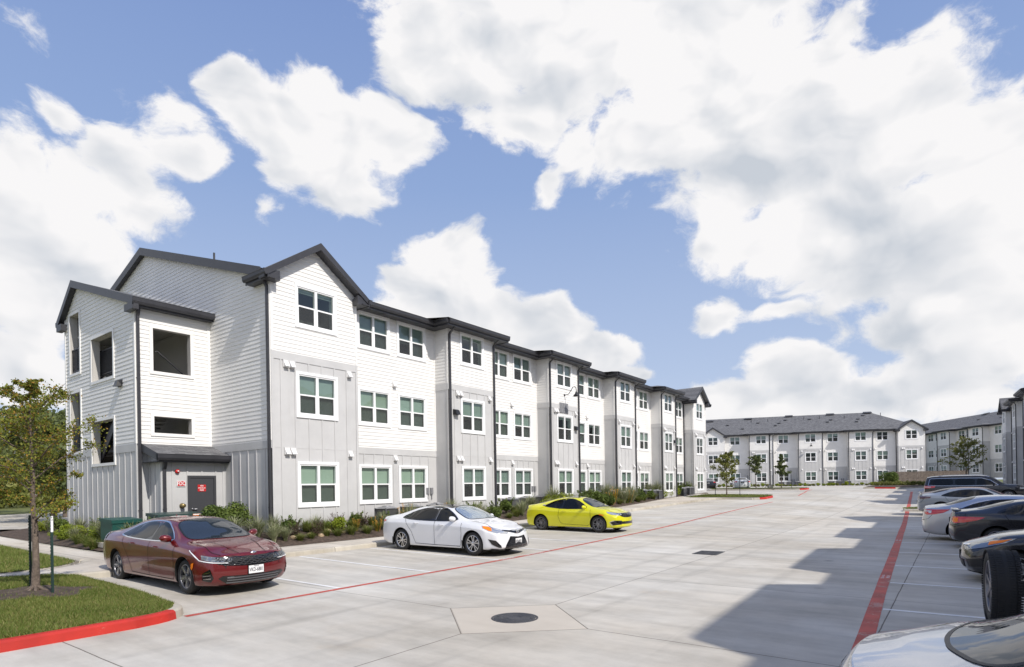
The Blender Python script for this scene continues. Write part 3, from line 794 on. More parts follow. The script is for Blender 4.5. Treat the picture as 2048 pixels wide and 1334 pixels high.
# ================================================================ BUILDINGS
LAP = 0.152
class Wall:
    """a vertical wall drawn in its own plane: origin o, unit direction d (in plan), outward normal n"""
    def __init__(s, o, d, n):
        s.o = Vector((o[0], o[1], 0)); s.d = Vector((d[0], d[1], 0)); s.n = Vector((n[0], n[1], 0))
    def p(s, a, z, off=0.0):
        q = s.o + s.d * a + s.n * off
        return (q.x, q.y, z)
    def spans(s, a0, a1, z0, z1, holes):
        """free intervals of [a0,a1] in the band z0..z1"""
        sp = [(a0, a1)]
        for (h0, h1, k0, k1) in holes:
            if k1 <= z0 + 1e-4 or k0 >= z1 - 1e-4: continue
            nn = []
            for (a, b) in sp:
                if h1 <= a or h0 >= b: nn.append((a, b)); continue
                if h0 > a: nn.append((a, h0))
                if h1 < b: nn.append((h1, b))
            sp = nn
        return sp
    def siding(s, mb, a0, a1, z0, z1, holes=(), lim=None, mi=0):
        """lap siding; lim(z) -> (lo, hi) clips gables"""
        cuts = [z0]
        k = math.floor(z0 / LAP + 1e-6) + 1
        while k * LAP < z1 - 1e-4: cuts.append(k * LAP); k += 1
        cuts.append(z1)
        extra = sorted({h for hh in holes for h in hh[2:4] if z0 < h < z1})
        for za, zb in zip(cuts[:-1], cuts[1:]):
            sub = [za] + [e for e in extra if za + 1e-3 < e < zb - 1e-3] + [zb]
            c0 = math.floor(za / LAP + 1e-6) * LAP
            for ya, yb in zip(sub[:-1], sub[1:]):
                oa = 0.017 * (1 - (ya - c0) / LAP) + 0.001; ob = 0.017 * (1 - (yb - c0) / LAP) + 0.001
                if lim:
                    la = lim(ya); lb = lim(yb)
                    if la[1] - la[0] < 0.02: continue
                    if lb[1] < lb[0]: lb = ((la[0] + la[1]) / 2,) * 2
                    for (a, b) in s.spans(max(a0, la[0]), min(a1, la[1]), ya, yb, holes):
                        ta = max(a, lb[0]) if a <= la[0] + 1e-6 else a
                        tb = min(b, lb[1]) if b >= la[1] - 1e-6 else b
                        mb.quad(s.p(a, ya, oa), s.p(b, ya, oa), s.p(tb, yb, ob), s.p(ta, yb, ob), mi)
                        if ya == za: mb.quad(s.p(a, ya, 0.0), s.p(b, ya, 0.0), s.p(b, ya, oa), s.p(a, ya, oa), mi)
                else:
                    for (a, b) in s.spans(a0, a1, ya, yb, holes):
                        mb.quad(s.p(a, ya, oa), s.p(b, ya, oa), s.p(b, yb, ob), s.p(a, yb, ob), mi)
                        if ya == za: mb.quad(s.p(a, ya, 0.0), s.p(b, ya, 0.0), s.p(b, ya, oa), s.p(a, ya, oa), mi)
    def flat(s, mb, a0, a1, z0, z1, holes=(), mi=0, off=0.0):
        cuts = sorted({z0, z1} | {h for hh in holes for h in hh[2:4] if z0 < h < z1})
        for za, zb in zip(cuts[:-1], cuts[1:]):
            for (a, b) in s.spans(a0, a1, za, zb, holes):
                mb.quad(s.p(a, za, off), s.p(b, za, off), s.p(b, zb, off), s.p(a, zb, off), mi)
    def bx(s, mb, a0, a1, z0, z1, o0, o1, mi=0):
        v = [s.p(a, z, o) for z in (z0, z1) for (a, o) in ((a0, o0), (a1, o0), (a1, o1), (a0, o1))]
        mb.add(v, [(0, 3, 2, 1), (4, 5, 6, 7), (0, 1, 5, 4), (1, 2, 6, 5), (2, 3, 7, 6), (3, 0, 4, 7)], mi)
    def battens(s, mb, a0, a1, z0, z1, holes=(), step=0.57, first=None, mi=0, joint=None):
        s.flat(mb, a0, a1, z0, z1, holes, mi)
        a = (first if first is not None else a0 + step * 0.65)
        while a < a1 - 0.06:
            zz = [(z0, z1)]
            for (h0, h1, k0, k1) in holes:
                if h0 - 0.03 < a < h1 + 0.03:
                    nn = []
                    for (p, q) in zz:
                        if k1 <= p or k0 >= q: nn.append((p, q)); continue
                        if k0 > p: nn.append((p, k0))
                        if k1 < q: nn.append((k1, q))
                    zz = nn
            for (p, q) in zz: s.bx(mb, a - 0.028, a + 0.028, p, q, 0.0, 0.022, mi)
            a += step
        if joint:
            for (a_, b_) in s.spans(a0, a1, joint - .01, joint + .01, holes): s.bx(mb, a_, b_, joint - 0.008, joint + 0.008, 0.0, 0.008, mi)
    def reveal(s, mb, h, depth, mi=0):
        a0, a1, z0, z1 = h
        mb.quad(s.p(a0, z0, 0.01), s.p(a0, z1, 0.01), s.p(a0, z1, -depth), s.p(a0, z0, -depth), mi)
        mb.quad(s.p(a1, z0, 0.01), s.p(a1, z1, 0.01), s.p(a1, z1, -depth), s.p(a1, z0, -depth), mi)
        mb.quad(s.p(a0, z0, 0.01), s.p(a1, z0, 0.01), s.p(a1, z0, -depth), s.p(a0, z0, -depth), mi)
        mb.quad(s.p(a0, z1, 0.01), s.p(a1, z1, 0.01), s.p(a1, z1, -depth), s.p(a0, z1, -depth), mi)
    def casing(s, mb, h, w=0.10, mi=0, o=0.045):
        a0, a1, z0, z1 = h
        s.bx(mb, a0 - w, a0, z0, z1, 0.0, o, mi); s.bx(mb, a1, a1 + w, z0, z1, 0.0, o, mi)
        s.bx(mb, a0 - w, a1 + w, z1, z1 + w, 0.0, o + .002, mi); s.bx(mb, a0 - w, a1 + w, z0 - w, z0, 0.0, o + .002, mi)

# ---- the window unit: local x = outwards, y = along, origin at the middle of the opening
WW, WH = 1.62, 1.50       # opening
def make_window_meshes(h=WH, casing=0.10):
    w2, h2 = WW / 2, h / 2
    m = MB()
    for (y0, y1, z0, z1) in ((-w2 - casing, -w2, -h2, h2), (w2, w2 + casing, -h2, h2)): m.box(-0.02, 0.045, y0, y1, z0, z1)
    m.box(-0.02, 0.048, -w2 - casing, w2 + casing, h2, h2 + casing); m.box(-0.02, 0.048, -w2 - casing, w2 + casing, -h2 - casing, -h2)
    f = 0.05
    for (y0, y1) in ((-w2, -w2 + f), (w2 - f, w2)): m.box(-0.09, 0.022, y0, y1, -h2, h2)
    m.box(-0.09, 0.022, -w2 + f, w2 - f, h2 - f, h2); m.box(-0.09, 0.024, -w2 + f, w2 - f, -h2, -h2 + f)
    m.box(-0.09, 0.020, -0.055, 0.055, -h2 + f, h2 - f)
    for sgn in (-1, 1):
        a, b = (0.055, w2 - f) if sgn > 0 else (-w2 + f, -0.055)
        m.box(-0.07, 0.005, a, b, -0.028, 0.028)
        # lower sash stiles
        m.box(-0.05, 0.002, a, a + 0.03, -h2 + f, -0.028); m.box(-0.05, 0.002, b - 0.03, b, -h2 + f, -0.028)
        m.box(-0.05, 0.002, a + 0.03, b - 0.03, -h2 + f, -h2 + f + 0.035)
    # reveal of the wall behind the frame
    for yy in (-w2, w2): m.quad((-0.09, yy, -h2), (-0.09, yy, h2), (-0.30, yy, h2), (-0.30, yy, -h2))
    m.quad((-0.09, -w2, h2), (-0.09, w2, h2), (-0.30, w2, h2), (-0.30, -w2, h2))
    m.quad((-0.09, -w2, -h2), (-0.09, w2, -h2), (-0.30, w2, -h2), (-0.30, -w2, -h2))
    fr = m
    g = MB()
    for sgn in (-1, 1):
        a, b = (0.055, w2 - f) if sgn > 0 else (-w2 + f, -0.055)
        g.quad((-0.04, a, 0.02), (-0.04, b, 0.02), (-0.04, b, h2 - f), (-0.04, a, h2 - f))
        g.quad((-0.035, a, -h2 + f), (-0.035, b, -h2 + f), (-0.035, b, -0.02), (-0.035, a, -0.02))
    sc = MB()
    for sgn in (-1, 1):
        a, b = (0.085, w2 - f - .03) if sgn > 0 else (-w2 + f + .03, -0.085)
        sc.quad((-0.012, a, -h2 + f + .03), (-0.012, b, -h2 + f + .03), (-0.012, b, -0.026), (-0.012, a, -0.026))
    return fr, g, sc
def make_blind(kind, h=WH):
    w2, h2 = WW / 2 - 0.06, h / 2 - 0.05
    b = MB()
    if kind == 'closed' or kind == 'half' or kind == 'one':
        for (lo, a, c) in ((-h2 if kind != 'half' else -h2 * 0.2, -w2, -0.05), (-h2 if kind != 'one' else h2 * .45, 0.05, w2)):
            z = h2
            while z > lo:
                b.add([(-0.105, a, z), (-0.105, c, z), (-0.118, c, z - 0.050), (-0.118, a, z - 0.050)], [(0, 1, 2, 3)], 0)
                z -= 0.050
    elif kind == 'shade':
        b.box(-0.14, -0.12, -w2, w2, -h2, h2)
    if kind == 'open':
        b.box(-0.14, -0.10, -w2, w2, h2 - 0.07, h2)
        for k in range(6): b.box(-.135, -.105, -w2, w2, h2 - .08 - k * .012, h2 - .075 - k * .012)
    # dim room behind
    b.add([(-0.9, -w2 - .3, -h2 - .3), (-0.9, w2 + .3, -h2 - .3), (-0.9, w2 + .3, h2 + .3), (-0.9, -w2 - .3, h2 + .3)], [(0, 1, 2, 3)], 1)
    for yy in (-w2 - .06, w2 + .06): b.quad((-0.3, yy, -h2 - .05), (-0.3, yy, h2 + .05), (-0.9, yy, h2 + .05), (-0.9, yy, -h2 - .05), 1)
    for zz in (-h2 - .05, h2 + .05): b.quad((-0.3, -w2 - .06, zz), (-0.3, w2 + .06, zz), (-0.9, w2 + .06, zz), (-0.9, -w2 - .06, zz), 1)
    return b
_wm = {}
def window_mesh_objs(h, kind, tone='blind'):
    """shared mesh data of one window kind"""
    k = (round(h, 2), kind, tone)
    if k not in _wm:
        fr, g, sc = make_window_meshes(h)
        o = [fr.build('window', M['vinyl']), g.build('glass', M['glass']), sc.build('insect_screen', M['screen']), make_blind(kind, h).build('blind', [M[tone], M['room']])]
        _wm[k] = [x.data for x in o]
        for x in o: bpy.data.objects.remove(x)
    return _wm[k]
_wr = random.Random(77)
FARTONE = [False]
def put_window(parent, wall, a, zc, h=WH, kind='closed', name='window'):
    tone = _wr.choice(['blind2', 'blind3', 'blind3', 'blind3']) if FARTONE[0] else _wr.choice(['blind', 'blind', 'blind2'] if zc < 3 else (['blind', 'blind2', 'blind2', 'blind3'] if zc < 7 else ['blind2', 'blind3', 'blind3']))  # blinds get darker higher up: eave shade put into their colour
    ds = window_mesh_objs(h, kind, tone)
    w = bpy.data.objects.new(name, ds[0]); C.objects.link(w); w.parent = parent
    q = wall.o + wall.d * a
    w.location = (q.x, q.y, zc)
    w.rotation_euler = (0, 0, math.atan2(wall.n.y, wall.n.x))
    for nm, d in zip(('glass', 'insect_screen', 'blind'), ds[1:]):
        c = bpy.data.objects.new(nm, d); C.objects.link(c); c.parent = w
    return (a - WW / 2, a + WW / 2, zc - h / 2, zc + h / 2)

def downspout(parent, wall, a, ztop, zbot, over, shoe=True):
    m = MB()
    x = [wall.p(a, z, o) for (z, o) in ((ztop, over - 0.05), (ztop - 0.10, over - 0.05), (ztop - 0.22, over - 0.18), (ztop - 0.42, 0.12), (ztop - 0.52, 0.055), (zbot, 0.055))]
    pts = [Vector(p) for p in x]
    n = Vector(wall.n)
    d = Vector(wall.d)
    w, t = 0.052, 0.04
    rings = []
    for i, p in enumerate(pts):
        rings.append([p + d * sx_ * w + n * sy_ * t for (sx_, sy_) in ((-1, -1), (1, -1), (1, 1), (-1, 1))])
    vs = [q for r in rings for q in r]
    m.add(vs, [(i * 4 + k, i * 4 + (k + 1) % 4, i * 4 + 4 + (k + 1) % 4, i * 4 + 4 + k) for i in range(len(pts) - 1) for k in range(4)])
    for z in np.arange(zbot + 1.2, ztop - 0.8, 2.4):
        q = wall.o + wall.d * a + wall.n * 0.05
        m.obox((q.x, q.y, z), d, n, (0, 0, 1), w + 0.012, t + 0.006, 0.012)
    return m.build('downspout', M['dark'], parent)
def vent_mesh():
    m = MB()
    m.add([(0, -.09, -.10), (0, .09, -.10), (0, .09, .12), (0, -.09, .12), (0.14, -.09, -.10), (0.14, .09, -.10)], [(0, 1, 2, 3), (3, 2, 5, 4), (0, 3, 4), (1, 5, 2), (0, 4, 5, 1)])
    m.box(0.0, 0.02, -.11, .11, -.12, .14)
    m.box(0.02, 0.11, -.06, .06, -.13, -.10)
    o = m.build('exhaust_vent', M['ventw']); d = o.data; bpy.data.objects.remove(o); return d
VENT = vent_mesh()
def put(parent, data, name, wall, a, z, off=0.0):
    w = bpy.data.objects.new(name, data); C.objects.link(w); w.parent = parent
    q = wall.o + wall.d * a + wall.n * off
    w.location = (q.x, q.y, z); w.rotation_euler = (0, 0, math.atan2(wall.n.y, wall.n.x))
    return w
def walllight():
    m = MB()
    m.add([(0, -.17, -.10), (0, .17, -.10), (0, .17, .12), (0, -.17, .12), (.20, -.15, -.13), (.20, .15, -.13), (.13, .12, .10), (.13, -.12, .10)],
          [(0, 1, 2, 3), (4, 7, 6, 5), (3, 2, 6, 7), (0, 3, 7, 4), (1, 5, 6, 2), (0, 4, 5, 1)])
    m.box(0.0, 0.02, -.19, .19, -.12, .14)
    o = m.build('wall_light', M['lamp']); d = o.data; bpy.data.objects.remove(o); return d
WLIGHT = walllight()
def meterbox():
    m = MB(); m.box(0, .07, -.08, .08, -.16, .16); m.box(.07, .08, -.07, .07, -.15, .15); m.box(.08, .088, .04, .055, -.03, .03); m.box(.02, .05, -.02, .02, -.40, -.16)
    o = m.build('electric_box', M['steel2']); d = o.data; bpy.data.objects.remove(o); return d
M['steel2'] = mat('painted_box_grey', (0.24, 0.24, 0.25), 0.5)
EBOX = meterbox()

def strip_roof(mb, pts_lo, pts_hi, mi=0):
    pass

ZB1, ZB2, ZSOF, ZEAVE = 3.28, 6.48, 9.10, 9.38      # belts, soffit and top of gutter, above the slab
OV = 0.55
def eave_profile(mb, wall, a0, a1, over=OV, z=0.0, mi=0, soffit=True):
    """boxed eave: soffit, fascia and half-round-ish gutter along wall a0..a1"""
    zs = ZSOF + z
    if soffit: wall.bx(mb, a0, a1, zs, zs + 0.03, 0.0, over, mi)
    wall.bx(mb, a0, a1, zs - 0.03, zs + 0.22, over, over + 0.03, mi)         # fascia
    prof = [(over + .03, .10), (over + .07, .05), (over + .11, .06), (over + .15, .13), (over + .16, .24), (over + .175, .25), (over + .03, .25)]
    vs = [wall.p(a, zs + q[1], q[0]) for a in (a0 - 0.01, a1 + 0.01) for q in prof]
    n = len(prof)
    mb.add(vs, [(i, (i + 1) % n, n + (i + 1) % n, n + i) for i in range(n)] + [tuple(range(n)), tuple(range(n, 2 * n))[::-1]], mi)

def building(name, label, origin, ang, bays, r=0.9, gables=(), rec_windows=2, ridge_n=-10.2, ridge_h=12.6, s_end=None, blind_seed=1,
             vents=True, spouts=True, deco=None, joint=True, slope=None, group=None, full=True, kinds=None, hip_end=False, far_ridge=None, spout_out=1.0):
    """bays: [(s0, s1)] fronts proud by r. local x = outwards, local y = along the front"""
    t = empty(name, origin, ang)
    tag(t, label, 'apartment building', group)
    rr = random.Random(blind_seed)
    def kind():
        return rr.choice(kinds or ['closed'] * 6 + ['open'] * 2 + ['half', 'one', 'shade'])
    s0 = bays[0][0]; s1 = bays[-1][1]
    wallm = MB(); panm = MB(); trimm = MB(); eavem = MB()
    zc = (1.70, 5.02, 8.30)
    segs = []
    for i, (a, b) in enumerate(bays):
        segs.append(('bay', a, b, i))
        if i + 1 < len(bays): segs.append(('rec', b, bays[i + 1][0], i))
    hull = []
    for kd, a, b, i in segs:
        n = 0.0 if kd == 'bay' else -r
        w = Wall((n, 0), (0, 1), (1, 0))
        holes = []
        if full:
            cs = [(a + b) / 2] if kd == 'bay' else ([a + (b - a) * 0.30, a + (b - a) * 0.715] if rec_windows == 2 else [a + (b - a) * 0.44])
            for k, z in enumerate(zc):
                kk = 'shade' if (k == 0 and i == 0 and blind_seed == 1) else None
                for c in cs:
                    if kd == 'rec' and rec_windows == 2:
                        holes.append(put_window(t, w, c, z, 1.42 if k else 1.5, kk or kind()))
                    else: holes.append(put_window(t, w, c, z, 1.42 if k == 2 else 1.5, kk or kind()))
        if kd == 'bay':
            gab = i in gables
            w.battens(panm, a + .10, b - .10, 0.0, ZB2 - 0.28, holes, joint=ZB1 - 0.24, first=a + 0.38)
            w.bx(panm, a + .10, b - .10, ZB2 - 0.28, ZB2, 0.0, 0.024)
            for e in (a, b):
                aa, bb = (e, e + .10) if e == a else (e - .10, e)
                w.bx(panm, aa, bb, 0.0, ZB2, -0.04, 0.028)
                w.bx(wallm, aa, bb, ZB2, ZSOF, -0.04, 0.030)
            if gab:
                gs = 0.70; hw = (b - a) / 2; c = (a + b) / 2
                zp = ZSOF + 0.10 + hw * gs
                w.siding(wallm, a + .1, b - .1, ZB2, ZSOF + 0.1, holes)
                w.siding(wallm, a, b, ZSOF + 0.1, zp, holes, lim=lambda z: (a + (z - ZSOF - .1) / gs, b - (z - ZSOF - .1) / gs))
            else:
                w.siding(wallm, a + .1, b - .1, ZB2, ZSOF + .02, holes)
            # returns
            for e, dn in ((a, -1), (b, 1)):
                if (i == 0 and dn == -1) or (i == len(bays) - 1 and dn == 1): continue
                q = Wall((-r, e), (1, 0), (0, dn))
                q.flat(panm, 0, r, 0.0, ZB2); q.siding(wallm, 0, r, ZB2, ZSOF + .02)
                q.bx(panm, 0.0, r, ZB2 - .28, ZB2, 0.0, 0.02); q.bx(panm, r - .10, r - 0.04, 0, ZB2, 0, .026); q.bx(wallm, r - .10, r - 0.04, ZB2, ZSOF, 0, .03)
            if vents:
                for zz in (ZB1 - .38, ZB2 - .42):
                    put(t, VENT, 'exhaust_vent', w, a + 0.58, zz, 0.02); put(t, VENT, 'exhaust_vent', w, b - 0.42, zz, 0.02)
                    if i != 3: put(t, VENT, 'exhaust_vent', w, a + 0.82, zz, 0.02)
        else:
            w.battens(panm, a, b - .0, 0.0, ZB1 - 0.28, holes, first=a + 0.45, step=0.55)
            w.bx(panm, a, b, ZB1 - 0.28, ZB1, 0.0, 0.024)
            w.siding(wallm, a, b, ZB1, ZSOF + .02, holes)
            w.bx(wallm, b - .07, b, ZB1, ZSOF, 0.0, .03); w.bx(wallm, a, a + .07, ZB1, ZSOF, 0.0, .03)
            if vents:
                mid = a + (b - a) * (0.51 if rec_windows == 2 else 0.14)
                put(t, VENT, 'exhaust_vent', w, mid, ZB1 - .42, 0.02); put(t, VENT, 'exhaust_vent', w, mid, ZB2 - .30, 0.02)
            if full and rec_windows == 2:
                for da in (0.33, 0.60): put(t, EBOX, 'electric_box', w, b - da - .05, 1.35, 0.0)
            elif full:
                for da in (0.55, 0.85): put(t, EBOX, 'electric_box', w, b - da - .05, 1.1, 0.0)
    # eaves: continuous soffit that steps out round the bays
    for kd, a, b, i in segs:
        w = Wall((0 if kd == 'bay' else -r, 0), (0, 1), (1, 0))
        if kd == 'bay' and i in gables: continue
        if kd == 'bay':
            eave_profile(eavem, w, a - OV, b + OV)
            for e, dn in ((a, -1), (b, 1)):
                q = Wall((-r + OV + .03, e), (1, 0), (0, dn)); eave_profile(eavem, q, 0.0, r - 0.0, soffit=False)
                q = Wall((-r, e), (1, 0), (0, dn)); q.bx(eavem, 0.0, r, ZSOF, ZSOF + .03, 0.0, OV)
        else:
            la = a + (OV if not (i in gables) else 0.0); lb = b - (OV if not ((i + 1) in gables) else 0.0)
            eave_profile(eavem, w, la - 0.0, lb + 0.0)
    # main roof planes
    roofm = MB()
    ze = ZEAVE
    n_e = -r + OV + 0.12
    sa, sb = s0 - (0.0 if 0 in gables else OV), s1 + (0.0 if (len(bays) - 1) in gables else OV)
    sa2, sb2 = s0 - 0.22, s1 + 0.22
    zr = ridge_h
    back = 2 * ridge_n - n_e
    rb_ = (sb2 if not hip_end else (far_ridge if far_ridge else sb2 - abs(ridge_n) * 0.55))
    th = 0.06
    def rq(*p): roofm.quad(*p)
    roofm.add([(n_e, sa2, ze), (n_e, sb2, ze), (ridge_n, rb_, zr), (ridge_n, sa2, zr), (back, sb2, ze), (back, sa2, ze)],
              [(0, 1, 2, 3), (3, 2, 4, 5)] + ([(1, 4, 2)] if hip_end else []))
    roofm.add([(n_e, sa2, ze - th), (n_e, sb2, ze - th), (ridge_n, rb_, zr - th), (ridge_n, sa2, zr - th), (back, sb2, ze - th), (back, sa2, ze - th)],
              [(3, 2, 1, 0), (5, 4, 2, 3)])
    mslope = (zr - ze) / (n_e - ridge_n)
    for i, (a, b) in enumerate(bays):
        if i in gables:
            gs = 0.70; hw = (b - a) / 2; c = (a + b) / 2
            ov = 0.30; fx = 0.40                      # rake overhang to the front, eave overhang at the sides
            zp = ZSOF + 0.32 + hw * gs; zl = ZSOF + 0.32 - ov * gs - .02
            xb = n_e - (zp - ze) / mslope - .1
            lo0, lo1 = a - ov - .12, b + ov + .12
            zl = zp - (c - lo0) * gs
            outer0, outer1 = (i == 0), (i == len(bays) - 1)
            for (lo_, e_, outer_) in ((lo0, a, outer0), (lo1, b, outer1)):
                if outer_:
                    ze_ = zl + abs(e_ - lo_) * gs
                    roofm.add([(fx, lo_, zl), (fx, c, zp), (xb, c, zp), (-r - .1, e_, ze_), (-r - .1, lo_, zl)], [(0, 1, 2, 3, 4)])
                else: roofm.add([(fx, lo_, zl), (fx, c, zp), (xb, c, zp), (xb, lo_, zl)], [(0, 1, 2, 3)])
            # rake boards + boxed returns in dark trim
            t1 = 0.26
            for (sa_, sgn) in ((lo0, 1), (lo1, -1)):
                eavem.add([(fx, sa_, zl), (fx, c, zp), (fx, c, zp - t1), (fx, sa_, zl - t1 * .9), (fx - .03, sa_, zl), (fx - .03, c, zp), (fx - .03, c, zp - t1), (fx - .03, sa_, zl - t1 * .9)],
                          [(0, 1, 2, 3), (7, 6, 5, 4), (0, 3, 7, 4), (3, 2, 6, 7), (0, 4, 5, 1)])
                eavem.add([(0.0, sa_, zl - t1 * .9), (fx - .03, sa_, zl - t1 * .9), (fx - .03, c, zp - t1), (0.0, c, zp - t1)], [(0, 1, 2, 3)])
                e = a if sgn > 0 else b
                # boxed return at the foot of the rake
                y0, y1 = sorted((sa_, e + sgn * 0.22))
                eavem.add([(fx - .035, sa_, zl - .25), (fx - .035, e + sgn * .20, zl - .25), (fx - .035, e + sgn * .20, zl - .25 + (abs(e + sgn * .20 - sa_)) * gs * .8), (fx - .035, sa_, zl - .02),
                           (0.03, sa_, zl - .25), (0.03, e + sgn * .20, zl - .25), (0.03, e + sgn * .20, zl - .02), (0.03, sa_, zl - .02)],
                          [(0, 1, 2, 3), (0, 4, 5, 1), (0, 3, 7, 4), (4, 7, 6, 5), (1, 5, 6, 2)])
                # side eave with gutter running back along the bay
                g0 = (-r - .1) if ((sgn > 0 and i == 0) or (sgn < 0 and i == len(bays) - 1)) else (-r - 1.2)
                q = Wall((g0, e), (1, 0), (0, -sgn))
                dz = zl - ZSOF - 0.22
                eave_profile(eavem, q, 0.0, -g0 + fx + (0.06), over=0.30, z=dz - 0.02)
        else:
            xf = OV + 0.12; up = mslope * 1.25
            run = xf - (n_e - 2.2); c0, c1 = a - OV - .1, b + OV + .1
            zt = ze + 0.36; xr = n_e - (zt - ze) / mslope
            roofm.add([(xf, c0, ze), (xf, c1, ze), (xf - 1.2, c1 - 1.3, zt), (xf - 1.2, c0 + 1.3, zt), (xr, c1 - 1.3, zt), (xr, c0 + 1.3, zt), (n_e - .0, c0 - 0.5, ze), (n_e - 0.0, c1 + .5, ze)],
                      [(0, 1, 2, 3), (3, 2, 4, 5), (0, 3, 5, 6), (1, 7, 4, 2)])
    # ridge cap & roof furniture
    if spouts:
        for i, (a, b) in enumerate(bays):
            w = Wall((0, 0), (0, 1), (1, 0))
            if i in gables:
                if i == 0: pass
            else:
                downspout(t, w, a + .05, ZEAVE - .05, -0.25, OV + .08); downspout(t, w, b - .05, ZEAVE - .05, -0.25, OV + .08)
        if 0 in gables: downspout(t, Wall((-0.03, 0), (1, 0), (0, -1)) if False else Wall((0, bays[0][0]), (-1, 0), (0, -1)), 0.08, ZSOF + .12, -0.3, 0.33)
        if 0 in gables: downspout(t, Wall((-r, 0), (0, 1), (1, 0)), bays[0][1] + .07, ZEAVE - .05, -0.25, 0.30)
        if len(bays) - 1 in gables: downspout(t, Wall((-r, 0), (0, 1), (1, 0)), bays[-1][0] - .06, ZEAVE - .05, -0.25, 0.30)
        if len(bays) - 1 in gables: downspout(t, Wall((0, bays[-1][1]), (-1, 0), (0, 1)), 0.10, ZSOF + .12, -0.3, 0.33)
    # blind back and end walls so the block is closed
    bk = MB()
    bw = Wall((back + OV, 0), (0, 1), (-1, 0)); bw.flat(bk, s0, s1, 0, ze)
    o_ = bk.build('rear_wall', M['siding'], t)
    for e, dn, has in ((s0, -1, True), (s1, 1, not hip_end)):
        ends = MB(); endp = MB()
        q = Wall((0, e), (-1, 0), (0, dn))
        dl = abs(back + OV)
        q.flat(endp, 0, dl, -0.0, ZB1 - .28); q.bx(endp, 0, dl, ZB1 - .28, ZB1, -0.01, .024)
        a = 0.45
        while a < dl: q.bx(endp, a - .028, a + .028, 0, ZB1 - .28, 0, .022); a += 0.57
        def lim(z):
            if z <= ze - .1: return (0, dl)
            f_ = (z - ze + .1) / (zr - ze)
            m_ = -ridge_n
            lo = (r - OV) + f_ * (m_ - (r - OV)); hi = dl - f_ * (dl - m_)
            return (lo, hi)
        q.siding(ends, 0, dl, ZB1, ZEAVE - .12)
        if has: q.siding(ends, 0, dl, ZEAVE - .12, zr - .05, lim=lim)
        if has:
            # rake boards
            y0 = e + dn * 0.20; y1 = e + dn * 0.23
            for (xa, za, xb, zb) in ((n_e + .02, ze + .02, ridge_n, zr + .02), (back - .02, ze + .02, ridge_n, zr + .02)):
                eavem.add([(xa, y0, za), (xb, y0, zb), (xb, y0, zb - .34), (xa, y0, za - .34), (xa, y1, za), (xb, y1, zb), (xb, y1, zb - .34), (xa, y1, za - .34)],
                          [(0, 1, 2, 3), (7, 6, 5, 4), (0, 4, 5, 1), (3, 2, 6, 7), (0, 3, 7, 4)])
                eavem.add([(xa, e, za - .30), (xb, e, zb - .30), (xb, y0, zb - .30), (xa, y0, za - .30)], [(0, 1, 2, 3)])
        q.bx(ends, 0.0, 0.10, ZB1, ZSOF, 0, .03)
        ends.build('end_wall', M['siding'], t); endp.build('end_wall_panel', M['panel'], t)
    t['_'] = 0; del t['_']
    wallm.build('siding_wall', M['siding'], t); panm.build('panel_wall', M['panel'], t)
    eavem.build('eave', M['dark'], t); roofm.build('roof', M['shingle'], t)
    return t, dict(n_e=n_e, slope=mslope, zr=zr, ze=ze, ridge=ridge_n)

def roof_bits(t, info, spots):
    """roof vents and pipes: spots = [(s, fraction up the slope, kind)]"""
    for s_, f_, k_ in spots:
        x = info['n_e'] + (info['ridge'] - info['n_e']) * f_; z = info['ze'] + (info['zr'] - info['ze']) * f_
        m = MB()
        if k_ == 'box':
            m.add([(.22, -.22, 0), (.22, .22, 0), (-.22, .22, .16), (-.22, -.22, .16), (.22, -.22, .12), (.22, .22, .12), (-.22, .22, .24), (-.22, -.22, .24)], [(4, 5, 6, 7), (0, 1, 5, 4), (1, 2, 6, 5), (2, 3, 7, 6), (3, 0, 4, 7)])
            m.build('roof_vent', M['dark'], t, (x, s_, z))
        elif k_ == 'wide':
            m.add([(.45, -.65, 0), (.45, .65, 0), (-.3, .65, .22), (-.3, -.65, .22), (.45, -.65, .09), (.45, .65, .09), (-.3, .65, .34), (-.3, -.65, .34)], [(4, 5, 6, 7), (0, 1, 5, 4), (1, 2, 6, 5), (2, 3, 7, 6), (3, 0, 4, 7)])
            m.build('roof_vent', M['dark'], t, (x, s_, z))
        else:
            m.tube([(0, 0, -.1), (0, 0, .45)], .05, 8); m.build('roof_pipe', M['dark'], t, (x, s_, z))

# ---- A: the long block on the left
A_Z = 0.52
BAYS_A = [(11.55, 15.32), (20.70, 24.16), (29.40, 32.80), (37.86, 41.15), (46.01, 49.1), (53.35, 56.73)]
bldA, infA = building('apartment_building', 'long white and grey three-storey block on the left with an open stair tower', (-19.3, 0, A_Z), 0.0,
                      BAYS_A, r=0.9, gables=(0, 5), ridge_n=-10.2, ridge_h=12.62, blind_seed=1,
                      kinds=['closed'] * 4 + ['shade'] * 2 + ['half', 'half', 'one', 'open', 'open'])
LW = Wall((0, 0), (0, 1), (1, 0))
put(bldA, WLIGHT, 'wall_light', LW, 20.70 + 0.45, ZB2 - 1.35, 0.02)
put(bldA, WLIGHT, 'wall_light', LW, 32.80 - 0.42, ZB2 - 1.35, 0.02)
put(bldA, WLIGHT, 'wall_light', LW, 49.1 - 0.42, ZB2 - 1.35, 0.02)
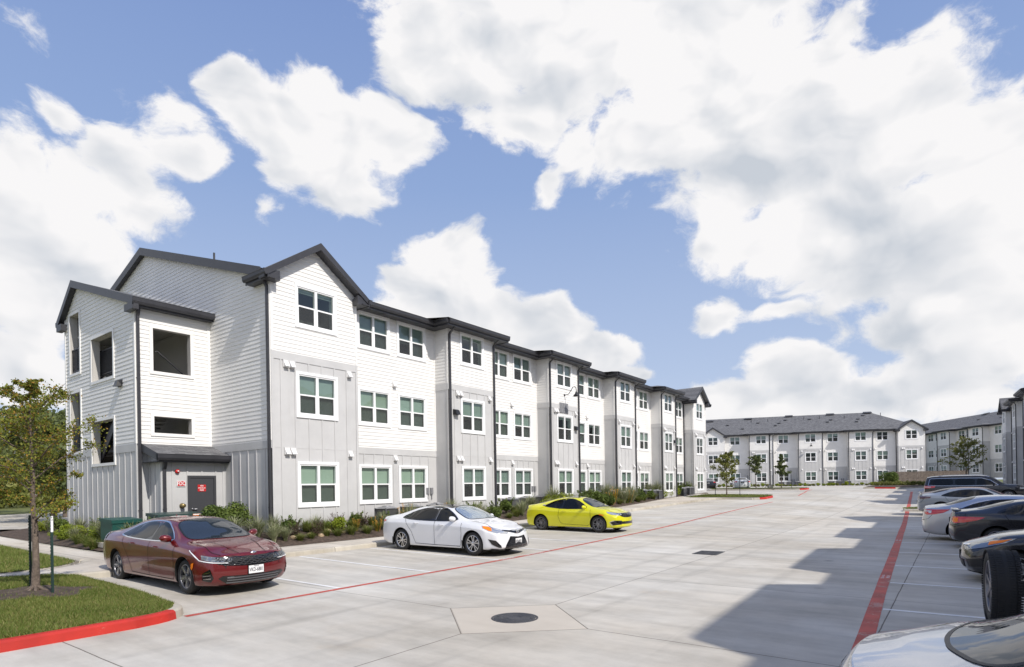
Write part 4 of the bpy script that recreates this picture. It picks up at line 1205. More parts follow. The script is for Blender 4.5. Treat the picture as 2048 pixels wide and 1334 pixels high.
def gooseneck(parent, s_, z_):
    m = MB()
    m.lathe([(0.0, -.02), (.07, -.02), (.07, 0.02), (0.0, .02)], 12, 'x', (0.03, s_, z_))
    m.tube([(0.03, s_, z_), (0.30, s_, z_ + .02), (.48, s_ , z_ + .22), (.62, s_, z_ + .42), (.78, s_, z_ + .44), (.86, s_, z_ + .30), (.87, s_, z_ + .12)], .022, 8)
    g = m.build('gooseneck_lamp', M['lamp'], parent)
    m = MB(); m.lathe([(.03, .14), (.06, .10), (.09, 0.0), (.20, -.12), (.21, -.15), (.19, -.13), (.05, -.02), (0.0, -.02)], 20, 'z', (.87, s_, z_)); m.build('lamp_shade', M['lamp'], g)
    return g
gooseneck(bldA, 31.1, ZB2 + 0.62)
# building number board, its characters worn away to grey blocks in the photograph
m = MB(); m.box(0.024, .035, 30.5, 31.5, ZB2 - .50, ZB2 - .48)
for k in range(9): m.box(0.035, .05, 30.55 + (k % 5) * .19, 30.55 + (k % 5) * .19 + (.10 if k % 2 else .14), ZB2 - .48 + (k // 5) * .30, ZB2 - .22 + (k // 5) * .30)
m.box(0.024, .034, 30.5, 31.5, ZB2 - .48, ZB2 + .12)
m.build('number_sign', M['steel2'], bldA)
# stone band at the foot of the first bay
m = MB(); m.box(0.0, 0.05, 11.6, 20.6, -0.32, -0.005); m.build('stone_footing', M['stone'], bldA)
m = MB(); m.tube([(-10.0, 14.6, 12.4), (-10.0, 14.6, 13.35)], .05, 8); m.build('roof_pipe', M['dark'], bldA)

# ---- stair tower at the near end of A
TW = empty('stair_tower_group', (-19.3, 0, A_Z))
bpy.data.objects.remove(TW)
twm = MB(); twp = MB(); twt = MB(); tww = MB(); twd = MB()
zf = lambda z: z - A_Z
TN, TL, TY = -4.31, -11.63, 8.87      # front plane, far plane (local x), near plane (y)
FR = Wall((TN, 0), (0, 1), (1, 0))
NE = Wall((0, TY), (-1, 0), (0, -1))   # a = -x
LF = Wall((TL, 0), (0, 1), (-1, 0))
hF = [(9.44, 10.77, zf(6.5), zf(8.08)), (9.44, 10.77, zf(4.22), zf(4.83))]
hN = [(9.84, 10.96, zf(7.12), zf(9.6)), (6.32, 8.50, zf(6.5), zf(8.2)), (9.84, 11.0, zf(3.80), zf(6.27)), (6.34, 8.58, zf(3.20), zf(4.87))]
TE = zf(8.86); TEL = zf(9.55); TP = 10.1; TPZ = zf(10.66)
FR.battens(twp, TY + .1, 11.55, 0.0, ZB1 - .25, []); FR.bx(twp, TY + .1, 11.55, ZB1 - .25, ZB1, 0, .024)
FR.siding(twm, TY + .1, 11.55, ZB1, TE, hF)
def nlim(z):
    lo = 4.31 if z < TE else 4.31 + (z - TE) / (TPZ - TE) * (TP - 4.31)
    hi = 11.63 if z < TEL else 11.63 - (z - TEL) / (TPZ - TEL) * (11.63 - TP)
    return (lo, hi)
NE.battens(twp, 4.41, 11.53, 0.0, ZB1 - .28, hN, first=4.85, step=0.55)
for (a, b) in NE.spans(4.41, 11.53, ZB1 - .2, ZB1 - .1, hN): NE.bx(twp, a, b, ZB1 - .28, ZB1, 0, .024)
NE.siding(twm, 4.41, 11.53, ZB1, TE, hN); NE.siding(twm, 4.31, 11.63, TE, TPZ, hN, lim=nlim)
LF.siding(twm, TY, 11.55, ZB1, TEL, []); LF.flat(twp, TY, 11.55, 0, ZB1, [])
for (wl, a0, a1) in ((NE, 4.31, 4.41), (NE, 11.53, 11.63), (FR, TY, TY + .1)):
    wl.bx(twp, a0, a1, 0, ZB1, 0, .028); wl.bx(twt, a0, a1, ZB1, TE if a0 < 9 else TEL, 0, .032)
FR.bx(twt, 11.43, 11.55, ZB1, TE, 0, .03)
for h in hF: FR.reveal(tww, h, .22); FR.casing(twt, h, .12)
for h in hN: NE.reveal(tww, h, .26); NE.casing(twt, h, .11)
# inner faces of the shell, floors, landings
for wl, a0, a1, hs, dp in ((FR, TY + .25, 11.55, hF, .22), (NE, 4.5, 11.5, hN, .26)):
    wl.flat(tww, a0, a1, 0.0, zf(8.7), hs, 0, -dp)
LF.flat(tww, TY, 11.5, 0, zf(9.2), [], 0, -.12)
tww.box(TL + .1, TN - .2, TY + .25, 11.5, zf(8.72), zf(8.80))          # ceiling
tww.box(TL + .12, -9.0, TY + .27, 11.5, zf(6.85), zf(7.0)); tww.box(TL + .12, -9.0, TY + .27, 11.5, zf(3.55), zf(3.7))
tww.box(-6.1, TN - .24, TY + .27, 11.5, zf(5.2), zf(5.32))
tww.quad((TN - .3, 11.50, 0), (TL + .2, 11.50, 0), (TL + .2, 11.50, zf(8.7)), (TN - .3, 11.50, zf(8.7)))
# tower roof
rfm = MB()
ov = .30; ze1 = TE + .10; ze2 = TEL + .10; zp = TPZ + .26
sl1 = (zp - ze1) / (TP - 4.31); x1 = -4.31 + ov + .1; z1_ = ze1 - (ov + .1) * sl1 * .0 + .02
sl2 = (zp - ze2) / (11.63 - TP); x2 = -11.63 - ov; z2_ = ze2 - ov * sl2 * .6
rfm.add([(x1, TY - .22, z1_), (x1, 11.75, z1_), (-TP, 11.55, zp), (-TP, TY - .22, zp), (x2, 11.55, z2_), (x2, TY - .22, z2_)], [(0, 1, 2, 3), (3, 2, 4, 5)])
for (xa, za, xb, zb) in ((x1 + .02, z1_ + .015, -TP, zp + .015), (x2, z2_ + .015, -TP, zp + .015)):
    y0, y1 = TY - .20, TY - .235; tt = .30
    twd.add([(xa, y0, za), (xb, y0, zb), (xb, y0, zb - tt), (xa, y0, za - tt), (xa, y1, za), (xb, y1, zb), (xb, y1, zb - tt), (xa, y1, za - tt)],
            [(0, 1, 2, 3), (7, 6, 5, 4), (0, 4, 5, 1), (3, 2, 6, 7), (0, 3, 7, 4)])
    twd.add([(xa, TY, za - .26), (xb, TY, zb - .26), (xb, y0, zb - .26), (xa, y0, za - .26)], [(0, 1, 2, 3)])
twd.box(-4.62, x1 + .02, TY - .237, TY - .03, z1_ - .42, z1_ - .18); twd.box(x2, -11.35, TY - .237, TY - .03, z2_ - .44, z2_ - .16)
def eave2(mb, wall, a0, a1, zt, over):
    z0 = zt - 0.30
    wall.bx(mb, a0, a1, z0, z0 + .03, 0, over); wall.bx(mb, a0, a1, z0 - .02, zt - .03, over, over + .03)
    prof = [(over + .03, .09), (over + .07, .04), (over + .12, .05), (over + .16, .13), (over + .17, .26), (over + .185, .27), (over + .03, .27)]
    vs = [wall.p(a, z0 + q[1], q[0]) for a in (a0 - .01, a1 + .01) for q in prof]; n = len(prof)
    mb.add(vs, [(i, (i + 1) % n, n + (i + 1) % n, n + i) for i in range(n)] + [tuple(range(n)), tuple(range(n, 2 * n))[::-1]])
eave2(twd, FR, TY - .22, 11.95, z1_ + .02, ov); eave2(twd, LF, TY - .22, 11.5, z2_ + .02, ov - .02)
def part(mbx, nm, mt): return mbx.build(nm, mt, bldA)
def jo(mbs):    # several mesh builders of one material become one part
    r_ = MB()
    for q in mbs: r_.add(q.v, q.f)
    return r_
part(twm, 'stair_tower_siding', M['siding']); part(twp, 'stair_tower_panel', M['panel']); part(twt, 'stair_tower_trim', M['trim'])
part(tww, 'stair_tower_interior', M['interior']); part(rfm, 'stair_tower_roof', M['shingle']); part(twd, 'stair_tower_eave', M['dark'])
downspout(bldA, FR, TY + .06, z1_ - .05, -0.35, ov + .05)
downspout(bldA, LF, TY + .1, z2_ - .1, -0.3, ov + .02)
put(bldA, WLIGHT, 'wall_light', NE, 5.67, zf(6.12), 0.02)
put(bldA, EBOX, 'electric_box', FR, 9.45, 0.65, 0.02)
# railings and the flight of stairs seen through the openings
def railing(p, q, z0, h=1.0, n=None):
    m = MB(); p = Vector((p[0], p[1], z0)); q = Vector((q[0], q[1], z0 if len(q) < 3 else q[2])); L = (q - p).length
    n = n or int(L / .11)
    for k in range(n + 1):
        c = p.lerp(q, k / n); m.obox(c + Vector((0, 0, h / 2)), (1, 0, 0), (0, 1, 0), (0, 0, 1), .013, .013, h / 2)
    m.bar(p + Vector((0, 0, h)), q + Vector((0, 0, h)), .045, .04); m.bar(p + Vector((0, 0, .06)), q + Vector((0, 0, .06)), .03, .03)
    return m.build('stair_railing', M['metal_dark'], bldA)
railing((-9.86, TY + .05), (-10.94, TY + .05), zf(7.15), 1.0); railing((-9.86, TY + .05), (-10.98, TY + .05), zf(3.85), 1.05)
railing((-6.9, TY + .32), (-10.2, TY + .32), zf(6.80), 1.0)
m = MB()
for k in range(13):
    x = -9.0 + k * .28; z = zf(3.7) + 1.62 * (k / 12.0)
    m.box(x, x + .30, TY + .5, TY + 1.8, z - .03, z + .02)
m.build('stair_treads', M['concstair'], bldA)
m = MB(); m.bar((-9.1, TY + .45, zf(3.55)), (-5.4, TY + .45, zf(5.35)), .05, .32); m.build('stair_stringer', M['metal_dark'], bldA)
m = MB()
for k in range(13):
    x = -9.0 + k * .28; z = zf(5.3) - 1.62 * (k / 12.0) + 1.7
    m.box(x, x + .30, TY + .35, TY + 1.5, z - .03, z + .02)
m.build('stair_treads', M['concstair'], bldA)
m = MB()
m.bar((-8.9, TY + .32, zf(3.3)), (-6.3, TY + .32, zf(5.6)), .05, .34)
m.build('stair_stringer', M['metal_dark'], bldA)
railing((-8.95, TY + .40), (-7.2, TY + .40, zf(5.2)), zf(3.75), 1.0)
m = MB(); m.tube([(-5.0, 10.2 - .4, zf(7.35)), (-5.0, 9.85, zf(7.42)), (-5.0, 11.2, zf(6.35))], .03, 8); m.build('handrail', M['metal_dark'], bldA)

# ---- sprinkler closet lean-to between tower and end wall
CN = -3.30
cl = MB(); clt = MB(); cld = MB()
CF = Wall((CN, 0), (0, 1), (1, 0)); CS = Wall((0, 9.26), (-1, 0), (0, -1))
hd = [(10.17, 11.14, -0.02, zf(2.58))]
CF.battens(cl, 9.36, 11.52, -0.2, zf(3.12), hd, first=9.62, step=.52); CF.bx(cl, 9.26, 9.36, -.2, zf(3.12), 0, .028); CF.bx(cl, 11.44, 11.52, -.2, zf(3.12), 0, .028)
CS.flat(cl, 3.30, 4.31, -.2, zf(3.1)); 
cl.add([CS.p(3.30, zf(3.1)), CS.p(4.31, zf(3.1)), CS.p(4.31, zf(3.5)), CS.p(3.30, zf(3.12))], [(0, 1, 2, 3)])
CS.bx(cl, 3.80, 3.86, -.2, zf(3.2), 0, .022); CS.bx(cl, 4.2, 4.31, -.2, zf(3.4), 0, .025); CS.bx(cl, 3.3, 3.4, -.2, zf(3.05), 0, .026)
part(cl, 'closet_wall', M['panel'])
rf = MB()
rf.add([(CN + .42, 9.0, zf(3.37)), (CN + .42, 11.53, zf(3.37)), (TN + .02, 11.53, zf(3.80)), (TN + .02, 9.0, zf(3.80)), (CN + .42, 11.9, zf(3.37)), (CN + .05, 11.53, zf(3.52))], [(0, 1, 2, 3), ])
rf.add([(CN + .42, 11.5, zf(3.37)), (CN + .42, 11.86, zf(3.37)), (CN - .6, 11.6, zf(3.78))], [(0, 1, 2)])
part(rf, 'closet_roof', M['shingle'])
cld.add([(CN + .42, 9.0, zf(3.38)), (TN, 9.0, zf(3.82)), (TN, 9.0, zf(3.55)), (CN + .42, 9.0, zf(3.12)), (CN + .42, 8.97, zf(3.38)), (TN, 8.97, zf(3.82)), (TN, 8.97, zf(3.55)), (CN + .42, 8.97, zf(3.12))],
        [(0, 1, 2, 3), (7, 6, 5, 4), (0, 4, 5, 1), (3, 2, 6, 7), (0, 3, 7, 4)])
eave2(cld, CF, 8.98, 11.86, zf(3.40), .30)
cld.box(TN, CN + .3, 9.0, 11.5, zf(3.10), zf(3.12))
part(cld, 'closet_eave', M['dark'])
downspout(bldA, CF, 9.33, zf(3.35), -.3, .36)
dr = MB(); dr.box(CN - .03, CN + .01, 10.22, 11.09, -.02, zf(2.53)); dro = dr.build('closet_door', M['door'], bldA)
df = MB()
for (y0, y1, z0, z1) in ((10.13, 10.215, -.02, zf(2.62)), (11.095, 11.18, -.02, zf(2.62)), (10.215, 11.095, zf(2.535), zf(2.62))): df.box(CN - .06, CN + .035, y0, y1, z0, z1)
df.build('door_frame', M['door'], dro)
hm = MB(); hm.tube([(CN + .01, 10.30, zf(1.38)), (CN + .07, 10.30, zf(1.38)), (CN + .075, 10.46, zf(1.38))], .014, 8); hm.lathe([(0, 0), (.03, 0), (.03, .015), (0, .015)], 12, 'x', (CN + .012, 10.30, zf(1.38))); hm.build('door_handle', M['steel'], dro)
sg = MB(); sg.box(CN + .012, CN + .020, 10.50, 10.80, zf(2.03), zf(2.28), 0)
for k, tx in enumerate(('FIRE', 'SPRINKLER', 'RISER')): add_text(sg, tx, .072 if k != 1 else .062, (CN + .022, 10.65, zf(2.235 - k * .08)), (0, 1, 0), (0, 0, 1), 1, sx=.9)
sg.build('door_sign', [M['signred'], M['signwhite']], dro)
sg = MB(); sg.box(CN + .026, CN + .034, 9.76, 10.06, zf(2.22), zf(2.43), 1); sg.box(CN + .034, CN + .037, 9.775, 10.045, zf(2.235), zf(2.415), 0)
add_text(sg, 'FDC', .19, (CN + .039, 9.91, zf(2.325)), (0, 1, 0), (0, 0, 1), 1, sx=.78); sg.build('fdc_sign', [M['signred'], M['signwhite']], bldA)
hn = MB(); hn.lathe([(0, 0.0), (.075, 0.0), (.08, .03), (.07, .06), (0, .065)], 20, 'x', (CN + .02, 9.78, zf(2.77))); hn.lathe([(0, 0), (.03, 0), (.028, .03), (0, .035)], 12, 'x', (CN + .085, 9.79, zf(2.77)), 1)
hn.build('fire_horn', [M['signred'], M['signwhite']], bldA)
fd = MB(); fd.lathe([(0, 0), (.09, 0), (.09, .02), (.05, .03), (.05, .10), (.075, .11), (.075, .16), (.03, .17), (0, .17)], 20, 'x', (CN + .02, 9.93, zf(1.52))); fd.build('hose_connection', M['brass'], bldA)
fd = MB(); fd.tube([(CN + .02, 9.93, zf(1.28)), (CN + .10, 9.93, zf(1.28)), (CN + .12, 9.98, zf(1.24))], .02, 8); fd.build('tap', M['metal_dark'], bldA)

FARTONE[0] = True
# ---- B: far block facing the camera
angB = rad(20.6)
B_Z = 1.28
SB = Vector((math.cos(angB), math.sin(angB), 0)); NB = Vector((math.sin(angB), -math.cos(angB), 0))
rotB = math.atan2(NB.y, NB.x)
# local y must be N x Z... local x = NB, local y = Z x NB = SB
P0B = Vector((-12.97, 114.87, 0)) - SB * 21.6
BAYS_B = [(-13.1, -8.9), (-3.9, 0.1), (4.14, 8.11), (12.08, 15.95), (19.83, 23.56), (27.23, 31.06)]
bldB, infB = building('apartment_building', 'far white and grey block closing the lot under a long shingle roof', (P0B.x, P0B.y, B_Z), rotB,
                      BAYS_B, r=0.9, gables=(1, 5), rec_windows=1, ridge_n=-10.2, ridge_h=13.3, blind_seed=5, hip_end=True, far_ridge=25.8,
                      kinds=['closed', 'half', 'open', 'one', 'shade', 'open', 'closed'])
gooseneck(bldB, 14.0, ZB2 + .5)
roof_bits(bldB, infB, [(-2, .85, 'wide'), (1.0, .55, 'box'), (3.4, .30, 'box'), (5.0, .90, 'wide'), (5.3, .7, 'pipe'), (6.4, .62, 'box'), (8.2, .72, 'pipe'), (9.1, .42, 'box'), (9.9, .55, 'box'), (11.2, .72, 'box'), (12.2, .95, 'wide'), (14.4, .75, 'pipe'),
    (15.3, .72, 'box'), (17.0, .75, 'pipe'), (17.8, .5, 'box'), (18.6, .62, 'box'), (19.2, .95, 'wide'), (21.0, .72, 'pipe'), (22.3, .45, 'box'), (22.9, .6, 'box'), (24.2, .8, 'box'), (25.3, .95, 'wide'), (27.0, .8, 'pipe')])
# ---- C: side wing on the right, in shade
angC = math.atan2(131.6 - 145.3, 5.58 + 3.27)
SC_ = Vector((math.cos(angC), math.sin(angC), 0)); NC = Vector((SC_.y, -SC_.x, 0))
# C faces left/towards the camera
rotC = math.atan2(-0.545, -0.84)
NCv = Vector((math.cos(rotC), math.sin(rotC), 0)); SCv = Vector((-NCv.y, NCv.x, 0))
P0C = Vector((-3.27, 145.3, 0))
BAYS_C = [(-27.5, -23.7), (-18, -14.2), (-9, -5.2), (0.4, 4.2), (9.2, 13.0), (19.4, 23.2)]
bldC, infC = building('apartment_building', 'shaded three-storey apartment wing at the far right behind the spreading tree and the wooden fence', (P0C.x, P0C.y, B_Z + 1.0), rotC,
                      BAYS_C, r=1.2, gables=(), rec_windows=2, ridge_n=-9.0, ridge_h=12.7, blind_seed=9, kinds=['closed', 'half', 'open', 'one', 'shade'])
roof_bits(bldC, infC, [(2, .9, 'wide'), (5, .5, 'box'), (8, .92, 'wide'), (11, .6, 'box'), (13, .85, 'pipe'), (12, .4, 'box'), (16, .9, 'wide'), (18, .88, 'pipe')])
# ---- D: right-hand row (its roofline shades the drive)
rotD = math.pi + 0.047
def dorg(v): return (ux(v), v)
ND = Vector((math.cos(rotD), math.sin(rotD), 0)); SD = Vector((-ND.y, ND.x, 0))
cD = [33.9, 24.8, 15.7, 8.3, 0.0, -8.6]
BAYS_D = [(-(c) - 1.75, -(c) + 1.75) for c in cD]
bldD, infD = building('apartment_building', 'three-storey apartment block beyond the right edge that shades the parked cars', (8.4, 0, 0.30), rotD,
                      BAYS_D, r=0.9, gables=(0, 5), ridge_n=-9.5, ridge_h=12.6, blind_seed=12)
cD2 = [91.3, 82.7, 74.3, 65.9, 57.5, 49.5]
BAYS_D2 = [(-(c) - 1.75, -(c) + 1.75) for c in cD2]
bldD2, infD2 = building('apartment_building', 'shaded gabled apartment block at the right edge of the view beyond the parked cars', (8.85, 0, 0.95), rotD,
                      BAYS_D2, r=0.9, gables=(0, 5), ridge_n=-9.5, ridge_h=12.6, blind_seed=14)

# ================================================================ CARS
def paint(name, col, metal=0.0, rough=0.28, flake=0.0):
    m = mat(name, col, rough, metal, 0.5, 1.0)
    b = m.node_tree.nodes['Principled BSDF']
    b.inputs['Coat Roughness'].default_value = 0.015
    T = NT(m.node_tree); tc = T.n('ShaderNodeTexCoord')
    # faint dust that dulls the gloss here and there
    T.set(b.inputs['Roughness'], T.m('ADD', rough - 0.05, T.m('MULTIPLY', T.noise(tc.outputs['Object'], 2.5, 5, 0.7), 0.16)))
    return m
M['p_red'] = paint('paint_red', (0.135, 0.004, 0.005), 0.25, 0.28)
M['p_white'] = paint('paint_pearl', (0.74, 0.745, 0.76), 0.0, 0.3)
M['p_yellow'] = paint('paint_yellow', (0.70, 0.68, 0.004), 0.12, 0.30)
M['p_black'] = paint('paint_black', (0.008, 0.008, 0.012), 0.0, 0.2)
M['p_silver'] = paint('paint_silver', (0.50, 0.51, 0.53), 0.75, 0.30)
M['p_grey'] = paint('paint_grey', (0.25, 0.28, 0.32), 0.3, 0.30)
M['p_navy'] = paint('paint_navy', (0.012, 0.014, 0.022), 0.2, 0.2)
M['carglass'] = mat('tinted_glass', (0.005, 0.006, 0.007), 0.03, 0.0, 0.35)
M['windshield'] = mat('windshield_glass', (0.02, 0.028, 0.038), 0.02, 0.0, 0.6)
M['sunshade'] = mat('foil_sunshade', (0.50, 0.58, 0.62), 0.12, 0.75, 0.8, 1.0, bump=(9, 0.7, 0.03))
M['blacktrim'] = mat('black_plastic', (0.012, 0.012, 0.013), 0.45)
M['gloss_black'] = mat('gloss_black', (0.006, 0.006, 0.007), 0.08, coat=0.5)
M['chrome'] = mat('chrome', (0.72, 0.72, 0.74), 0.12, 1.0)
M['tyre'] = mat('tyre_rubber', (0.018, 0.018, 0.019), 0.75, bump=(60, 0.4, 0.004))
M['rim_grey'] = mat('rim_grey', (0.20, 0.20, 0.215), 0.3, 0.8)
M['rim_machined'] = mat('rim_machined', (0.62, 0.62, 0.63), 0.22, 0.9)
M['rim_black'] = mat('rim_black', (0.012, 0.012, 0.013), 0.3, 0.3)
M['gap'] = mat('panel_gap', (0.004, 0.004, 0.004), 0.8)
M['lampclear'] = mat('headlamp_lens', (0.26, 0.28, 0.30), 0.05, 0.6, 0.9, 1.0)
M['lampchrome'] = mat('headlamp_bright', (0.62, 0.64, 0.66), 0.10, 0.7, 0.9, 1.0)
M['led'] = mat('daytime_strip', (0.80, 0.82, 0.84), 0.2)
M['lampred'] = mat('tail_lamp', (0.62, 0.004, 0.008), 0.18, 0.0, 0.8, 1.0)
M['lampdark'] = mat('tail_lamp_smoked', (0.07, 0.012, 0.014), 0.08, 0.0, 0.8, 1.0)
M['lampwhite'] = mat('lamp_white', (0.62, 0.62, 0.63), 0.1, 0.2, 0.8, 1.0)
M['plate'] = mat('plate_white', (0.78, 0.78, 0.78), 0.4)
M['ink'] = mat('plate_ink', (0.01, 0.012, 0.03), 0.5)
M['under'] = mat('underbody', (0.008, 0.008, 0.008), 0.9)
M['maroon'] = mat('maroon_vinyl', (0.10, 0.012, 0.02), 0.3, coat=0.5)

def pch(tab, x):
    """smooth monotone interpolation of a table [(x, v), ...]"""
    X = [t[0] for t in tab]; Y = [t[1] for t in tab]
    if x <= X[0]: return Y[0]
    if x >= X[-1]: return Y[-1]
    i = max(k for k in range(len(X) - 1) if X[k] <= x)
    h = X[i + 1] - X[i]
    dl = [(Y[k + 1] - Y[k]) / (X[k + 1] - X[k]) for k in range(len(X) - 1)]
    def slope(k):
        if k == 0: return dl[0]
        if k == len(X) - 1: return dl[-1]
        a, b = dl[k - 1], dl[k]
        if a * b <= 0: return 0.0
        return 2 * a * b / (a + b)
    m0, m1 = slope(i), slope(i + 1); t = (x - X[i]) / h
    return (2 * t**3 - 3 * t * t + 1) * Y[i] + (t**3 - 2 * t * t + t) * h * m0 + (-2 * t**3 + 3 * t * t) * Y[i + 1] + (t**3 - t * t) * h * m1

def corner_curve(pts, rads, nseg=3, ncor=5):
    """open polyline with rounded corners, fixed sample count"""
    out = []
    P = [Vector((a, b)) for a, b in pts]
    n = len(P); prev = P[0]
    for i in range(1, n - 1):
        a, b, c = P[i - 1], P[i], P[i + 1]
        r = rads[i]
        ra = min(r, (b - a).length * 0.46); rc = min(r, (c - b).length * 0.46)
        s = b + (a - b).normalized() * ra if (a - b).length > 1e-6 else b
        e = b + (c - b).normalized() * rc if (c - b).length > 1e-6 else b
        for k in range(nseg): out.append(prev.lerp(s, k / nseg))
        for k in range(ncor):
            t = k / ncor
            out.append(s * (1 - t)**2 + b * 2 * t * (1 - t) + e * t * t)
        prev = e
    for k in range(nseg + 1): out.append(prev.lerp(P[-1], k / nseg))
    return out

def car_shell(S):
    xf, xr = S['nose'], S['tail']
    W = S['W'] / 2
    xs = []
    N = 74
    for k in range(N + 1):
        t = k / N
        xs.append(xr + (xf - xr) * t)
    for e, sgn in ((xr, 1), (xf, -1)):
        for d in (0.008, 0.02, 0.035): xs.append(e + sgn * d)
    xs = sorted(set(round(x, 4) for x in xs))
    def width_round(x):
        d = min(x - xr, xf - x); r = 0.07
        if d >= r: return 1.0
        return 1 - 0.045 * (1 - d / r)**2
    def off(x, y, z):
        d = 0.0
        t = (x - (xf - 0.75)) / 0.75
        if t > 0:
            w = t * t * (3 - 2 * t)
            d -= w * (pch(S['face'], z) + S['planf'] * (abs(y) / W)**2.4)
        t = ((xr + 0.65) - x) / 0.65
        if t > 0:
            w = t * t * (3 - 2 * t)
            d += w * (pch(S['rear'], z) + S['planr'] * (abs(y) / W)**2.6)
        return d
    rings = []
    for x in xs:
        ws = width_round(x)
        zb = pch(S['zbot'], x); zt = pch(S['ztop'], x); zs = min(pch(S['zsh'], x), zt - 0.012)
        wsh = pch(S['wsh'], x) * ws; wm = pch(S['wmax'], x) * ws; wt = pch(S['wtop'], x) * ws; z5 = min(pch(S['ztopside'], x), zt - 0.006)
        z5 = max(z5, zs + 0.004)
        zm = zb + (zs - zb) * 0.52
        sill = wm - 0.035
        pts = [(0, zb), (sill - .05, zb), (sill, zb + .05), (wm, zm), (wm - 0.004, zm + (zs - zm) * 0.70), (wsh, zs), (wt, z5), (wt * 0.55, z5 + (zt - z5) * .80), (0, zt)]
        c = corner_curve(pts, [0, .06, .07, .16, .022, S.get('shr', .035), .10, .25, 0])
        rings.append([(x, p.x, p.y) for p in c])
    m = len(rings[0])
    V = []; F = []
    def addring(r):
        o = len(V)
        for (x, y, z) in r: V.append((x + off(x, y, z), y, z))
        for (x, y, z) in r[1:-1][::-1]: V.append((x + off(x, y, z), -y, z))
        return o
    full = 2 * m - 2
    os_ = [addring(r) for r in rings]
    for a, b in zip(os_[:-1], os_[1:]):
        for k in range(full): F.append((a + k, a + (k + 1) % full, b + (k + 1) % full, b + k))
    for o, r, x, inv in ((os_[0], rings[0], xr, True), (os_[-1], rings[-1], xf, False)):
        zc = 0.5 * (r[0][2] + r[-1][2]); prev = o
        for sc in (0.93, 0.78, 0.55, 0.3, 0.1):
            # shrink towards the centre line but keep the front surface law
            rr = [(x, y * sc, zc + (z - zc) * (sc + (1 - sc) * 0.0)) for (_, y, z) in r]
            cur = addring(rr)
            for k in range(full):
                q = (prev + k, prev + (k + 1) % full, cur + (k + 1) % full, cur + k)
                F.append(q[::-1] if inv else q)
            prev = cur
        F.append(tuple(prev + k for k in range(full)) if not inv else tuple(prev + k for k in range(full))[::-1])
    me = bpy.data.meshes.new('body'); me.from_pydata(V, [], F)
    bm = bmesh.new(); bm.from_mesh(me); bmesh.ops.remove_doubles(bm, verts=bm.verts, dist=1e-5); bmesh.ops.recalc_face_normals(bm, faces=bm.faces)
    bm.to_mesh(me); bm.free()
    return me

def project(bvh, S, pts, dirv, o=None):
    pass
class Proj:
    """maps 2-D outlines onto the shell: from='L','R' (x,z), 'T' (x,y), 'F','B' (y,z), or an angle in degrees in plan (s,z)"""
    def __init__(s, bvh, mode):
        s.b = bvh
        if mode == 'L': s.d = Vector((0, -1, 0)); s.u = Vector((1, 0, 0)); s.v = Vector((0, 0, 1)); s.k = 3
        elif mode == 'R': s.d = Vector((0, 1, 0)); s.u = Vector((1, 0, 0)); s.v = Vector((0, 0, 1)); s.k = 3
        elif mode == 'T': s.d = Vector((0, 0, -1)); s.u = Vector((1, 0, 0)); s.v = Vector((0, 1, 0)); s.k = 4
        elif mode == 'F': s.d = Vector((-1, 0, 0)); s.u = Vector((0, 1, 0)); s.v = Vector((0, 0, 1)); s.k = 5
        elif mode == 'B': s.d = Vector((1, 0, 0)); s.u = Vector((0, 1, 0)); s.v = Vector((0, 0, 1)); s.k = 5
        elif isinstance(mode, tuple): s.wrap = mode; s.d = None
        else:
            a = rad(mode); s.d = Vector((-math.cos(a), -math.sin(a), 0)); s.u = Vector((-math.sin(a), math.cos(a), 0)); s.v = Vector((0, 0, 1)); s.k = 6
    def hit(s, p, off):
        if s.d is None:
            sg, xe = s.wrap; t_ = p[0]; cx, cy = xe - sg * .55, .45      # runs round the corner of the nose (sg=1) or tail (sg=-1)
            a_ = max(0.0, min(1.0, (t_ - .45) / .7)) * math.pi / 2
            if t_ < .45: cy = t_
            if t_ > 1.15: cx -= sg * (t_ - 1.15)
            dr = Vector((-sg * math.cos(a_), -math.sin(a_), 0))
            h, n, i, d = s.b.ray_cast(Vector((cx, cy, p[1])) - dr * 2.5, dr)
            if h is None: h, n, i, d = s.b.find_nearest(Vector((cx, cy, p[1])) - dr * .6)
            if n.dot(dr) > 0: n = -n
            return h + n * off
        o = s.u * p[0] + s.v * p[1] - s.d * s.k
        h, n, i, d = s.b.ray_cast(o, s.d)
        if h is None:
            h, n, i, d = s.b.find_nearest(s.u * p[0] + s.v * p[1] - s.d * 0.8)
            return h + n * off
        if n.dot(s.d) > 0: n = -n
        return h + n * off
def patch(bvh, mode, poly, off=0.004, maxe=0.07, mirror=False):
    P = Proj(bvh, mode)
    bm = bmesh.new()
    vs = [bm.verts.new((a, b, 0)) for a, b in poly]
    bm.faces.new(vs)
    bmesh.ops.triangulate(bm, faces=bm.faces)
    for _ in range(8):
        es = [e for e in bm.edges if e.calc_length() > maxe]
        if not es: break
        bmesh.ops.subdivide_edges(bm, edges=es, cuts=1)
        bmesh.ops.triangulate(bm, faces=[f for f in bm.faces if len(f.verts) > 3])
    bm.verts.index_update()
    vv = [P.hit((v.co.x, v.co.y), off) for v in bm.verts]
    ff = [tuple(v.index for v in f.verts) for f in bm.faces]
    bm.free()
    return vv, ff
def mirror_vf(v, f): return [(p[0], -p[1], p[2]) for p in v], [t[::-1] for t in f]
